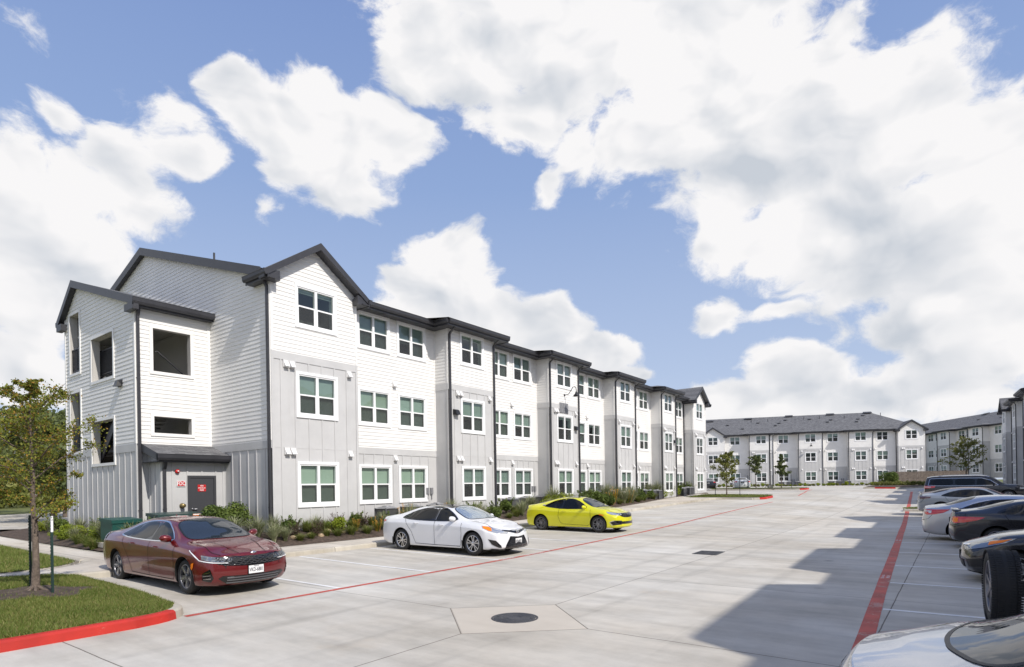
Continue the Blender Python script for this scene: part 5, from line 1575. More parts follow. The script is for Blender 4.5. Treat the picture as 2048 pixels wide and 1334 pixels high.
def line_on(bvh, mode, pts, w, off=0.006, closed=False, step=0.06):
    P = Proj(bvh, mode)
    Q = [Vector(p) for p in pts]
    if closed: Q.append(Q[0])
    D = []
    for a, b in zip(Q[:-1], Q[1:]):
        n = max(1, int((b - a).length / step)); D += [a.lerp(b, k / n) for k in range(n)]
    D.append(Q[-1])
    vs = []
    for i, p in enumerate(D):
        a = D[i - 1] if i else (D[-2] if closed else D[0]); b = D[i + 1] if i + 1 < len(D) else (D[1] if closed else D[-1])
        d = (b - a); d.normalize(); n = Vector((-d.y, d.x))
        vs.append(P.hit(p + n * w / 2, off)); vs.append(P.hit(p - n * w / 2, off))
    return vs, [(2 * i, 2 * i + 1, 2 * i + 3, 2 * i + 2) for i in range(len(D) - 1)]
def smoothpoly(pts, it=2):
    P = [Vector(p) for p in pts]
    for _ in range(it):
        Q = []
        for i in range(len(P)):
            a, b = P[i], P[(i + 1) % len(P)]
            Q.append(a.lerp(b, .22)); Q.append(a.lerp(b, .78))
        P = Q
    return [(p.x, p.y) for p in P]

def make_wheel(style, R=0.335, w=0.225):
    """axis along y, outer face at +y"""
    rr = R * (0.70 if style != 'steel' else .66)
    ty = MB()
    h = w / 2
    prof = [(rr - .01, h - .03), (rr + .005, h - .012), (rr + (R - rr) * .45, h + .004), (R - .035, h - .004), (R - .012, h - .022), (R, h - .05), (R + .002, 0), (R, -h + .05), (R - .012, -h + .022), (R - .035, -h + .004), (rr + .005, -h + .012), (rr - .01, -h + .03)]
    ty.lathe(prof, 40, 'y')
    rm = MB()
    rm.lathe([(rr + .004, h - .014), (rr - .006, h - .008), (rr - .016, h - .016), (rr - .022, h - .05), (rr - .03, -h + .05)], 40, 'y', mi=0)
    rm.lathe([(rr - .03, -0.02), (0.0, -0.02)], 24, 'y', mi=2)                # dark back
    rm.lathe([(rr * .62, -.005), (rr * .62, .008), (0.05, .008)], 24, 'y', mi=3)   # brake disc
    def spoke(a, w0, w1, d0, d1, mi=0, r0=.03, r1=None, th=.03, skew=0.0):
        r1 = r1 or rr - .012
        c, s_ = math.cos(a), math.sin(a)
        def q(r, t, y): return (r * c - t * s_, y, r * s_ + t * c)
        v = [q(r0, -w0, d0), q(r0, w0, d0), q(r1, w1 + skew, d1), q(r1, -w1 + skew, d1), q(r0, -w0 * 1.2, d0 - th), q(r0, w0 * 1.2, d0 - th), q(r1, w1 * 1.25 + skew, d1 - th), q(r1, -w1 * 1.25 + skew, d1 - th)]
        rm.add(v, [(0, 3, 2, 1), (0, 4, 7, 3), (1, 2, 6, 5), (2, 3, 7, 6)], mi)
    yo, yi = h - .02, h - .028
    if style == 'five':        # five wide dark-grey spokes with a notch
        for k in range(5):
            a = math.pi / 2 + k * 2 * math.pi / 5
            spoke(a, .040, .042, yi - .008, yo, 0); spoke(a, .012, .010, yi - .002, yo + .006, 1, .08)
            spoke(a + .30, .012, .016, yi - .02, yo - .012, 0, .07, None, .02, .01); spoke(a - .30, .012, .016, yi - .02, yo - .012, 0, .07, None, .02, -.01)
    elif style == 'twin':      # five bright split spokes on black
        for k in range(5):
            a = math.pi / 2 + k * 2 * math.pi / 5
            for sg in (-1, 1):
                spoke(a + sg * .13, .011, .015, yi, yo, 0, .05, None, .03, sg * .022)
                spoke(a + sg * .16, .006, .006, yi - .006, yo - .006, 4, .05, None, .03, sg * .03)
            spoke(a, .014, .006, yi - .008, yo - .012, 4, .04)
    elif style == 'ten':
        for k in range(10):
            a = math.pi / 2 + k * 2 * math.pi / 10 + (.10 if k % 2 else -.10)
            spoke(a, .012, .016, yi - .004, yo, 0, .045)
    else:
        for k in range(7):
            a = math.pi / 2 + k * 2 * math.pi / 7
            spoke(a, .022, .026, yi, yo, 0, .045)
    rm.lathe([(.058, yi - .03), (.056, yi + .004), (.030, yi + .010), (0, yi + .011)], 20, 'y', mi=0)
    return ty, rm
_wh = {}
def wheel_data(style, R, w, rimmats):
    k = (style, R, w, rimmats[0].name)
    if k not in _wh:
        ty, rm = make_wheel(style, R, w)
        a = ty.build('tyre', M['tyre'], sharp=None); b = rm.build('rim', list(rimmats), sharp=30)
        _wh[k] = (a.data, b.data); bpy.data.objects.remove(a); bpy.data.objects.remove(b)
    return _wh[k]

def make_car(S, loc, heading, label, cat='car'):
    """heading: direction of the nose, radians in plan"""
    t = empty(S.get('name', 'parked_car'), loc, heading)
    tag(t, label, cat)
    me = car_shell(S)
    bvh = BVHTree.FromPolygons([v.co.copy() for v in me.vertices], [tuple(p.vertices) for p in me.polygons])
    me.materials.append(S['paint']); me.materials.append(M['under'])
    for p in me.polygons: p.use_smooth = True
    body = bpy.data.objects.new('body', me); C.objects.link(body)
    R = S['R']
    wr = lambda md_: (1, S['nose']) if md_ == 'N' else ((-1, S['tail']) if md_ == 'K' else md_)
    # wheel arches cut out of the shell
    cuts = MB()
    n = 40
    for ax in (S['axf'], S['axr']):
        for sg in (-1, 1):
            ra = R + S.get('archgap', 0.055)
            v = []
            for y in (sg * (S['W'] / 2 + .3), sg * (S['W'] / 2 - .33)):
                v += [(ax + ra * math.cos(2 * math.pi * k / n), y, R + .005 + ra * math.sin(2 * math.pi * k / n)) for k in range(n)]
            f = [tuple(range(n)), tuple(range(n, 2 * n))[::-1]] + [(k, n + k, n + (k + 1) % n, (k + 1) % n) for k in range(n)]
            cuts.add(v, f)
    co = cuts.build('cut', M['under'], recalc=True)
    md = body.modifiers.new('b', 'BOOLEAN'); md.operation = 'DIFFERENCE'; md.object = co; md.solver = 'EXACT'
    dg = bpy.context.evaluated_depsgraph_get()
    me2 = bpy.data.meshes.new_from_object(body.evaluated_get(dg))
    body.modifiers.clear(); body.data = me2; bpy.data.objects.remove(co)
    me2.name = 'body'
    # everything inside the arches or underneath is dark
    W2 = S['W'] / 2
    if len(me2.materials) < 2: me2.materials.append(M['under'])
    mi = [i for i, m_ in enumerate(me2.materials) if m_ == M['under']][0]
    for p in me2.polygons:
        c = p.center; dark = False
        if c.z < pch(S['zbot'], c.x) + 0.012: dark = True
        for ax in (S['axf'], S['axr']):
            dd = math.hypot(c.x - ax, c.z - R - .005)
            if dd < R + S.get('archgap', .055) + .004 and abs(c.y) > W2 - .36 and (abs(abs(c.y) - (W2 - .33)) < .02 or abs(dd - R - S.get('archgap', .055)) < .012): dark = True
        p.material_index = mi if dark else 0
    me2.set_sharp_from_angle(angle=rad(38))
    body.parent = t
    def part(nm, vf, m_, parent=None, sm=True, both=False):
        q = MB(); q.add(vf[0], vf[1], 0, sm)
        return q.build(nm, m_, parent or t)
    def lines(nm, specs, m_):
        q = MB()
        for (mode, pts, w, cl) in specs:
            v, f = line_on(bvh, mode, pts, w, closed=cl); q.add(v, f, 0, True)
            if mode == 'L':
                v2, f2 = mirror_vf(v, f); q.add(v2, f2, 0, True)
        return q.build(nm, m_, t)
    # arch lips
    lip = MB()
    for ax in (S['axf'], S['axr']):
        ra = R + S.get('archgap', .055) + .012
        a0, a1 = S.get('lipang', (-12, 192))
        pts = [(ax + ra * math.cos(rad(a)), R + .005 + ra * math.sin(rad(a))) for a in range(a0, a1 + 1, 8)]
        pts = [p for p in pts if p[1] > pch(S['zbot'], p[0]) + .02]
        v, f = line_on(bvh, 'L', pts, .022, .007); part('arch_lip', (v, f), S['paint']); part('arch_lip', mirror_vf(v, f), S['paint'])
    # side windows
    if S.get('wintrim'):
        v, f = patch(bvh, 'L', smoothpoly(S['wintrim'][0], 1), .0025); part('window_surround', (v, f), M['gloss_black']); part('window_surround', mirror_vf(v, f), M['gloss_black'])
    for nm, poly in S['sidewin']:
        pl = smoothpoly(poly, 1)
        v, f = patch(bvh, 'L', pl, .005); part('side_window', (v, f), M['carglass']); part('side_window', mirror_vf(v, f), M['carglass'])
    if S.get('wintrim'):
        lines('window_trim', [('L', smoothpoly(S['wintrim'][0], S.get('tsm', 1)) if S.get('tsm', 1) else S['wintrim'][0], S['wintrim'][2], True)], S['wintrim'][1])
    if S.get('pillar'): lines('door_pillar', [('L', p, w_, False) for p, w_ in S['pillar']], M['gloss_black'])
    v, f = patch(bvh, 'T', smoothpoly(S['windshield'], 2), .005); ws_ = part('windshield', (v, f), S.get('wsmat', M['windshield']))
    v, f = patch(bvh, 'T', smoothpoly(S['rearglass'], 1), .005); part('rear_window', (v, f), M['carglass'])
    v, f = line_on(bvh, 'T', smoothpoly(S['windshield'], 2), .028, .007, True); part('windshield_seal', (v, f), M['blacktrim'], ws_)
    if S.get('roofglass'): v, f = patch(bvh, 'T', S['roofglass'], .005); part('roof_panel', (v, f), M['gloss_black'])
    gaps = [('L', p, .011, False) for p in S['gaps']]
    lines('panel_gap', gaps, M['gap'])
    if S.get('topgaps'):
        q = MB()
        for p in S['topgaps']:
            v, f = line_on(bvh, 'T', p, .012); q.add(v, f, 0, True)
        q.build('hood_gap', M['gap'], t)
    for nm, mode, poly, m_, sym in S['decals']:
        v, f = patch(bvh, wr(mode), poly, .008 if 'strip' not in nm and 'marker' not in nm and 'amber' not in nm else .012, .05)
        part(nm, (v, f), m_)
        if sym: part(nm, mirror_vf(v, f), m_)
    for nm, mode, pts, w_, m_, sym in S.get('strips', ()):
        v, f = line_on(bvh, wr(mode), pts, w_, .013)
        part(nm, (v, f), m_)
        if sym: part(nm, mirror_vf(v, f), m_)
    P = Proj(bvh, 'L')
    for (hx, hz) in S['handles']:
        h = P.hit((hx, hz), 0.0)
        for sg in (1, -1):
            q = MB(); y = h.y * sg
            q.tube([(hx - .095, y, hz + .004), (hx - .08, y + sg * .028, hz), (hx + .07, y + sg * .030, hz), (hx + .09, y, hz)], [.008, .014, .014, .008], 8)
            q.build('door_handle', S.get('handlemat', S['paint']), t)
    # mirrors
    mx, mz = S['mirror']; h = P.hit((mx, mz - .02), 0.0)
    for sg in (1, -1):
        q = MB(); cy = (h.y + .135) * sg
        rings = []
        for i in range(9):
            a = -1 + 2 * i / 8.0; rr_ = math.sqrt(max(0, 1 - abs(a)**2.6))
            rings.append([(mx + .012 + .075 * rr_ * (math.cos(b) if math.cos(b) > 0 else .45 * math.cos(b)) - .02 * a * 1, cy + a * .115 * sg, mz + .075 * rr_ * math.sin(b) + .012 * a) for b in [2 * math.pi * k / 14 for k in range(14)]])
        vs = [p for r_ in rings for p in r_]
        q.add(vs, [(i * 14 + k, i * 14 + (k + 1) % 14, (i + 1) * 14 + (k + 1) % 14, (i + 1) * 14 + k) for i in range(8) for k in range(14)], 0, True)
        mo = q.build('wing_mirror', S.get('mirrormat', S['paint']), t, recalc=True)
        q = MB(); q.bar((mx + .02, (h.y - .03) * sg, mz - .07), (mx + .012, (h.y + .06) * sg, mz - .055), .05, .03); q.build('mirror_foot', M['blacktrim'], mo)
    # wheels
    td, rd = wheel_data(S['wheel'], R, S.get('tw', .225), S['rims'])
    for ax in (S['axf'], S['axr']):
        for sg in (1, -1):
            wo = bpy.data.objects.new('wheel', rd); C.objects.link(wo); wo.parent = t
            wo.location = (ax, sg * (W2 - S.get('inset', .135)), R)
            wo.rotation_euler = (0, rng.uniform(0, 1.2), 0 if sg > 0 else math.pi)
            ty = bpy.data.objects.new('tyre', td); C.objects.link(ty); ty.parent = wo
    for side, txt in S.get('plates', ()):
        F = Proj(bvh, side); py, pz = S['platepos'][side]
        h = F.hit((py, pz), .002)
        sgn = 1 if side == 'F' else -1
        q = MB()
        q.box(h.x - .012, h.x + .009, py - .165, py + .165, pz - .088, pz + .088, 1)
        q.box(h.x, h.x + sgn * .012, py - .152, py + .152, pz - .076, pz + .076, 0)
        if txt:
            add_text(q, txt[0], .105, (h.x + sgn * .014, py, pz - .008), (0, sgn, 0), (0, 0, 1), 2, sx=.62)
            if len(txt) > 1: add_text(q, txt[1], .034, (h.x + sgn * .014, py, pz + .060), (0, sgn, 0), (0, 0, 1), 2)
        q.build('licence_plate', [M['plate'], M['gloss_black'], M['ink']], t)
    if S.get('extra'): S['extra'](t, bvh, S)
    return t

def saloon(**kw):
    """base specification of a mid-size saloon; lengths in metres, x forwards"""
    S = dict(W=1.86, R=0.335, nose=2.42, tail=-2.46, axf=1.48, axr=-1.37, planf=.30, planr=.22, shr=.05,
             face=[(.15, .16), (.3, .03), (.45, .0), (.6, .02), (.72, .06), (.85, .20)],
             rear=[(.2, .10), (.35, .02), (.6, .0), (.8, .03), (1.0, .06), (1.1, .10)],
             zbot=[(-2.5, .26), (-2.2, .20), (-1.0, .17), (1.2, .17), (2.1, .17), (2.45, .19)],
             ztop=[(-2.46, 1.08), (-2.3, 1.11), (-2.0, 1.14), (-1.75, 1.18), (-1.35, 1.30), (-.9, 1.405), (-.4, 1.445), (.1, 1.445), (.45, 1.41), (.8, 1.27), (1.12, 1.09), (1.28, 1.02), (1.6, .965), (2.0, .885), (2.3, .79), (2.42, .72)],
             ztopside=[(-2.46, 1.06), (-2.0, 1.10), (-1.75, 1.13), (-1.35, 1.23), (-.9, 1.345), (-.4, 1.385), (.1, 1.38), (.45, 1.33), (.8, 1.19), (1.12, 1.035), (1.28, .985), (1.6, .94), (2.0, .865), (2.3, .775), (2.42, .70)],
             zsh=[(-2.46, .96), (-2.0, 1.01), (-1.4, 1.02), (-.5, .985), (.4, .955), (1.1, .93), (1.6, .885), (2.0, .82), (2.3, .74), (2.42, .66)],
             wsh=[(-2.46, .78), (-2.0, .84), (-1.4, .865), (-.5, .865), (.5, .86), (1.2, .865), (1.7, .85), (2.1, .80), (2.42, .70)],
             wmax=[(-2.46, .84), (-2.1, .90), (-1.37, .93), (-.6, .915), (.6, .915), (1.45, .93), (2.0, .90), (2.42, .80)],
             wtop=[(-2.46, .70), (-2.0, .70), (-1.7, .66), (-1.3, .60), (-.8, .575), (0, .58), (.5, .60), (.9, .67), (1.2, .72), (1.6, .74), (2.1, .70), (2.42, .62)])
    S.update(kw)
    return S
def sx_tab(S, k):
    """stretch every x in a specification by k"""
    for key in ('zbot', 'ztop', 'ztopside', 'zsh', 'wsh', 'wmax', 'wtop'): S[key] = [(a * k, b) for a, b in S[key]]
    for key in ('nose', 'tail', 'axf', 'axr'): S[key] *= k
    f = lambda P: [(a * k, b) for a, b in P]
    S['sidewin'] = [(n_, f(p)) for n_, p in S['sidewin']]
    if S.get('wintrim'): S['wintrim'] = (f(S['wintrim'][0]), S['wintrim'][1], S['wintrim'][2])
    if S.get('pillar'): S['pillar'] = [(f(p), w_) for p, w_ in S['pillar']]
    S['windshield'] = f(S['windshield']); S['rearglass'] = f(S['rearglass'])
    if S.get('roofglass'): S['roofglass'] = f(S['roofglass'])
    S['gaps'] = [f(p) for p in S['gaps']]
    if S.get('topgaps'): S['topgaps'] = [f(p) for p in S['topgaps']]
    S['decals'] = [(a, b, f(p) if b in 'LT' else p, d, e) if isinstance(b, str) else (a, b, p, d, e) for a, b, p, d, e in S['decals']]
    S['strips'] = [(a, b, (f(p) if b in ('L', 'T') else p), w_, d, e) for a, b, p, w_, d, e in S.get('strips', [])]
    S['handles'] = [(a * k, b) for a, b in S['handles']]
    S['mirror'] = (S['mirror'][0] * k, S['mirror'][1])
    return S
RG = (M['rim_grey'], M['rim_machined'], M['rim_black'], M['steel'], M['rim_black'])
RT = (M['rim_machined'], M['rim_machined'], M['rim_black'], M['steel'], M['rim_black'])
def doors4(S, x0=1.06, xb=.02, xr=-1.02, top=1.36):
    return [[(x0, .93), (x0 + .02, .62), (x0 - .02, .30), (x0 - .06, .24)], [(xb, .96), (xb + .005, .6), (xb - .01, .26)],
            [(xr - .18, 1.0), (xr - .10, .86), (xr + .10, .62), (xr + .22, .34), (xr + .26, .26)], [(x0 - .06, .245), (xb, .245), (xr + .26, .26)]]
WIN4 = [('f', [(.72, 1.0), (.10, .985), (.03, .985), (.06, 1.335), (.25, 1.345), (.45, 1.28), (.68, 1.12), (.86, 1.0)]),
        ('r', [(-.05, .985), (-.90, 1.01), (-.88, 1.06), (-.62, 1.29), (-.40, 1.335), (-.03, 1.34)]),
        ('q', [(-.96, 1.015), (-1.30, 1.05), (-1.28, 1.07), (-.98, 1.20), (-.72, 1.285)])]
WTRIM = [(.93, .985), (.05, .97), (-.9, .995), (-1.36, 1.045), (-1.32, 1.09), (-1.0, 1.235), (-.62, 1.335), (-.3, 1.365), (.1, 1.365), (.32, 1.335), (.62, 1.19)]
WS = [(1.20, -.62), (1.25, 0), (1.20, .62), (.98, .66), (.52, .56), (.44, .30), (.42, 0), (.44, -.30), (.52, -.56), (.98, -.66)]
RGL = [(-1.02, -.46), (-.98, 0), (-1.02, .46), (-1.30, .52), (-1.72, .56), (-1.80, .3), (-1.82, 0), (-1.80, -.3), (-1.72, -.56), (-1.30, -.52)]

# ---- red fastback saloon
def red_extra(t, bvh, S):
    F = Proj(bvh, 'F')
    # tiger-nose grille: honeycomb bars
    q = MB()
    for j in range(5):
        z = .70 - j * .031
        w_ = .70 - j * .035
        n = 11
        for i in range(-n, n + 1):
            y = i * w_ / n; 
            a = F.hit((y - w_ / n * .45, z + (.007 if (i + j) % 2 else -.007)), .016); b = F.hit((y + w_ / n * .45, z + (-.007 if (i + j) % 2 else .007)), .016)
            q.bar(a, b, .008, .008, up=(1, 0, 0))
    q.build('grille_mesh', M['rim_grey'], t)
    q = MB()
    for j in range(3):
        z = .335 - j * .045
        pts = [F.hit((y, z), .014) for y in np.linspace(-.52, .52, 12)]
        for a, b in zip(pts[:-1], pts[1:]): q.bar(a, b, .018, .012, up=(1, 0, 0))
    q.build('intake_bar', M['rim_grey'], t)
    h = F.hit((0, .765), .006); q = MB(); q.lathe([(.0, .0), (.062, 0.0), (.062, .008), (.0, .010)], 24, 'x', (0, 0, 0)); 
    q.v = [(h.x + a, h.y + b, h.z + c * .5) for a, b, c in q.v]; q.build('oval_badge', M['chrome'], t)
    q = MB(); q.add([(-.62, 0, 1.43), (-.70, .022, 1.435), (-.78, 0, 1.425), (-.78, 0, 1.485), (-.70, -.022, 1.435)], [(0, 1, 3), (1, 2, 3), (0, 3, 4), (4, 3, 2)]); q.build('roof_antenna', S['paint'], t)
S = saloon(paint=M['p_red'], wheel='five', rims=RG, windshield=WS, rearglass=RGL, sidewin=WIN4, wintrim=(WTRIM, M['chrome'], .020),
    pillar=[([(.02, .985), (-.0, 1.34)], .06), ([(-.93, 1.0), (-.80, 1.25)], .025)],
    gaps=doors4(None), handles=[(.30, .865), (-.72, .895)], mirror=(.78, 1.05),
    topgaps=[[(1.30, -.70), (2.0, -.66), (2.26, -.55), (2.36, -.3), (2.38, 0), (2.36, .3), (2.26, .55), (2.0, .66), (1.30, .70)], [(2.25, -.26), (1.5, -.42)], [(2.25, .26), (1.5, .42)]],
    ztop=[(-2.46, 1.09), (-2.3, 1.12), (-2.0, 1.16), (-1.75, 1.215), (-1.35, 1.33), (-.9, 1.42), (-.4, 1.45), (.1, 1.445), (.45, 1.40), (.8, 1.25), (1.12, 1.07), (1.28, 1.0), (1.6, .95), (2.0, .88), (2.3, .80), (2.42, .755)],
    decals=[('grille', 'F', [(-.70, .735), (-.3, .725), (0, .72), (.3, .725), (.70, .735), (.72, .66), (.66, .60), (.50, .565), (.25, .545), (0, .545), (-.25, .545), (-.50, .565), (-.66, .60), (-.72, .66)], M['gloss_black'], False),
            ('headlight', 'N', [(.42, .70), (.60, .715), (.85, .74), (1.08, .765), (1.0, .69), (.80, .655), (.5, .62), (.44, .64)], M['lampclear'], True),
            ('lower_intake', 'F', [(-.60, .375), (0, .355), (.60, .375), (.66, .33), (.50, .215), (0, .20), (-.50, .215), (-.66, .33)], M['gloss_black'], False),
            ('side_intake', 'N', [(.80, .52), (.97, .43), (.99, .30), (.80, .27), (.75, .34)], M['gloss_black'], True),
            ('amber_marker', 'N', [(1.19, .63), (1.27, .61), (1.29, .53), (1.26, .49), (1.21, .54)], M['orange'], True),
            ('tail_light', 'L', [(-2.46, 1.02), (-2.15, .99), (-2.1, .95), (-2.46, .90)], M['lampdark'], True)],
    strips=[('led_strip', 'N', [(1.42, .85), (1.24, .78), (1.10, .705), (1.05, .675), (.75, .632), (.50, .615)], .014, M['led'], True),
            ('chrome_lip', 'F', [(-.62, .185), (-.3, .17), (0, .168), (.3, .17), (.62, .185)], .018, M['steel'], False),
            ('intake_fin', 'N', [(.80, .46), (.93, .43)], .010, M['chrome'], True), ('intake_fin', 'N', [(.79, .40), (.96, .38)], .010, M['chrome'], True), ('intake_fin', 'N', [(.79, .34), (.96, .33)], .010, M['chrome'], True)],
    plates=[('F', ('VKD-6881', 'TEXAS'))], platepos={'F': (0.0, .455)}, extra=red_extra)
S.update(nose=2.34, tail=-2.58, axr=-1.50, axf=1.44, W=1.82)
sx_tab(S, 1.13)
make_car(S, (-13.64, 6.20, hz_(-13.3, 6.3) + .0), 0.0, 'dark red fastback saloon parked nearest on the left by the kerb')

# ---- white saloon with black roof and foil sunshade
def white_extra(t, bvh, S):
    F = Proj(bvh, 'F')
    q = MB()
    for j in range(9):
        z = .50 - j * .033
        for i in range(-8, 9):
            y = i * .052 + (.026 if j % 2 else 0)
            if abs(y) > .30 + j * .02: continue
            a = F.hit((y - .02, z), .013); b = F.hit((y + .02, z), .013); q.bar(a, b, .007, .007, up=(1, 0, 0))
    q.build('grille_mesh', M['rim_grey'], t)
    h = F.hit((0, .66), .02)
    q = MB(); q.lathe([(.045, 0), (.055, .01), (.065, 0)], 24, 'x'); q.v = [(h.x + a, h.y + b, h.z + c * .72) for a, b, c in q.v]
    q2 = MB(); q2.lathe([(.022, 0), (.028, .01), (.034, 0)], 20, 'x'); q.add([(h.x + a, h.y + b * .8, h.z + c * 1.2) for a, b, c in q2.v], q2.f)
    q2 = MB(); q2.lathe([(.022, 0), (.028, .01), (.034, 0)], 20, 'x'); q.add([(h.x + a, h.y + b * 1.5, h.z + .018 + c * .55) for a, b, c in q2.v], q2.f)
    q.build('oval_badge', M['chrome'], t)
    q = MB(); q.add([(-.62, 0, 1.44), (-.70, .022, 1.44), (-.78, 0, 1.43), (-.78, 0, 1.49), (-.70, -.022, 1.44)], [(0, 1, 3), (1, 2, 3), (0, 3, 4), (4, 3, 2)]); q.build('roof_antenna', M['gloss_black'], t)
    q = MB()
    for ax, sg in ((S['axf'], 1), (S['axr'], 1), (S['axf'], -1), (S['axr'], -1)):
        q.obox((ax - .40, sg * .89, .30), (1, 0, 0), (0, 1, 0), (0, 0, 1), .012, .035, .13)
    q.build('mud_flap', M['blacktrim'], t)
S = saloon(paint=M['p_white'], wheel='twin', rims=RT, windshield=WS, rearglass=RGL, sidewin=WIN4, wintrim=(WTRIM, M['gloss_black'], .026), wsmat=M['sunshade'], R=.342,
    pillar=[([(.02, .985), (-.0, 1.34)], .07), ([(-.93, 1.0), (-.80, 1.25)], .02)], archgap=.05,
    roofglass=[(.44, -.52), (.46, 0), (.44, .52), (0, .54), (-.62, .50), (-.66, 0), (-.62, -.50), (0, -.54)],
    face=[(.15, .10), (.25, -.02), (.4, .0), (.6, .03), (.75, .10), (.85, .22)],
    gaps=doors4(None), handles=[(.30, .865), (-.72, .895)], mirror=(.74, 1.05),
    topgaps=[[(1.30, -.70), (2.0, -.66), (2.26, -.52), (2.33, -.3), (2.34, 0), (2.33, .3), (2.26, .52), (2.0, .66), (1.30, .70)]],
    decals=[('upper_grille', 'F', [(-.52, .74), (-.2, .705), (0, .70), (.2, .705), (.52, .74), (.50, .70), (.25, .655), (.08, .615), (0, .61), (-.08, .615), (-.25, .655), (-.50, .70)], M['gloss_black'], False),
            ('lower_grille', 'F', [(-.33, .55), (0, .52), (.33, .55), (.52, .30), (.55, .205), (0, .19), (-.55, .205), (-.52, .30)], M['gloss_black'], False),
            ('headlight', 'N', [(.38, .665), (.60, .72), (.85, .775), (1.12, .835), (1.30, .865), (1.24, .80), (1.05, .72), (.75, .655), (.42, .63)], M['lampchrome'], True),
            ('amber_lens', 'N', [(.97, .785), (1.12, .825), (1.27, .855), (1.22, .795), (1.05, .728), (.93, .71)], M['orange'], True),
            ('side_intake', 'N', [(1.04, .49), (.80, .45), (.66, .30), (.64, .24), (.72, .245), (.92, .34)], M['gloss_black'], True),
            ('tail_light', 'L', [(-2.44, .99), (-2.10, .96), (-2.12, .92), (-2.44, .86)], M['lampred'], True),
            ('rear_reflector', 'L', [(-2.42, .80), (-2.37, .80), (-2.33, .60), (-2.40, .60)], M['lampdark'], True)],
    strips=[('front_splitter', 'F', [(-.80, .20), (-.4, .175), (0, .17), (.4, .175), (.80, .20)], .035, M['gloss_black'], False),
            ('sill_trim', 'L', [(1.0, .215), (-.9, .215)], .035, M['p_white'], True), ('b_pillar_trim', 'L', [(.045, .99), (.05, 1.33)], .010, M['chrome'], True)],
    plates=[('F', ('RTH-4951',))], platepos={'F': (0.0, .40)}, extra=white_extra)
sx_tab(S, 1.06)
make_car(S, (-12.86, 13.92, hz_(-12.7, 14) + .0), 0.0, 'white saloon with a black roof and a silver sunshade behind its windshield')

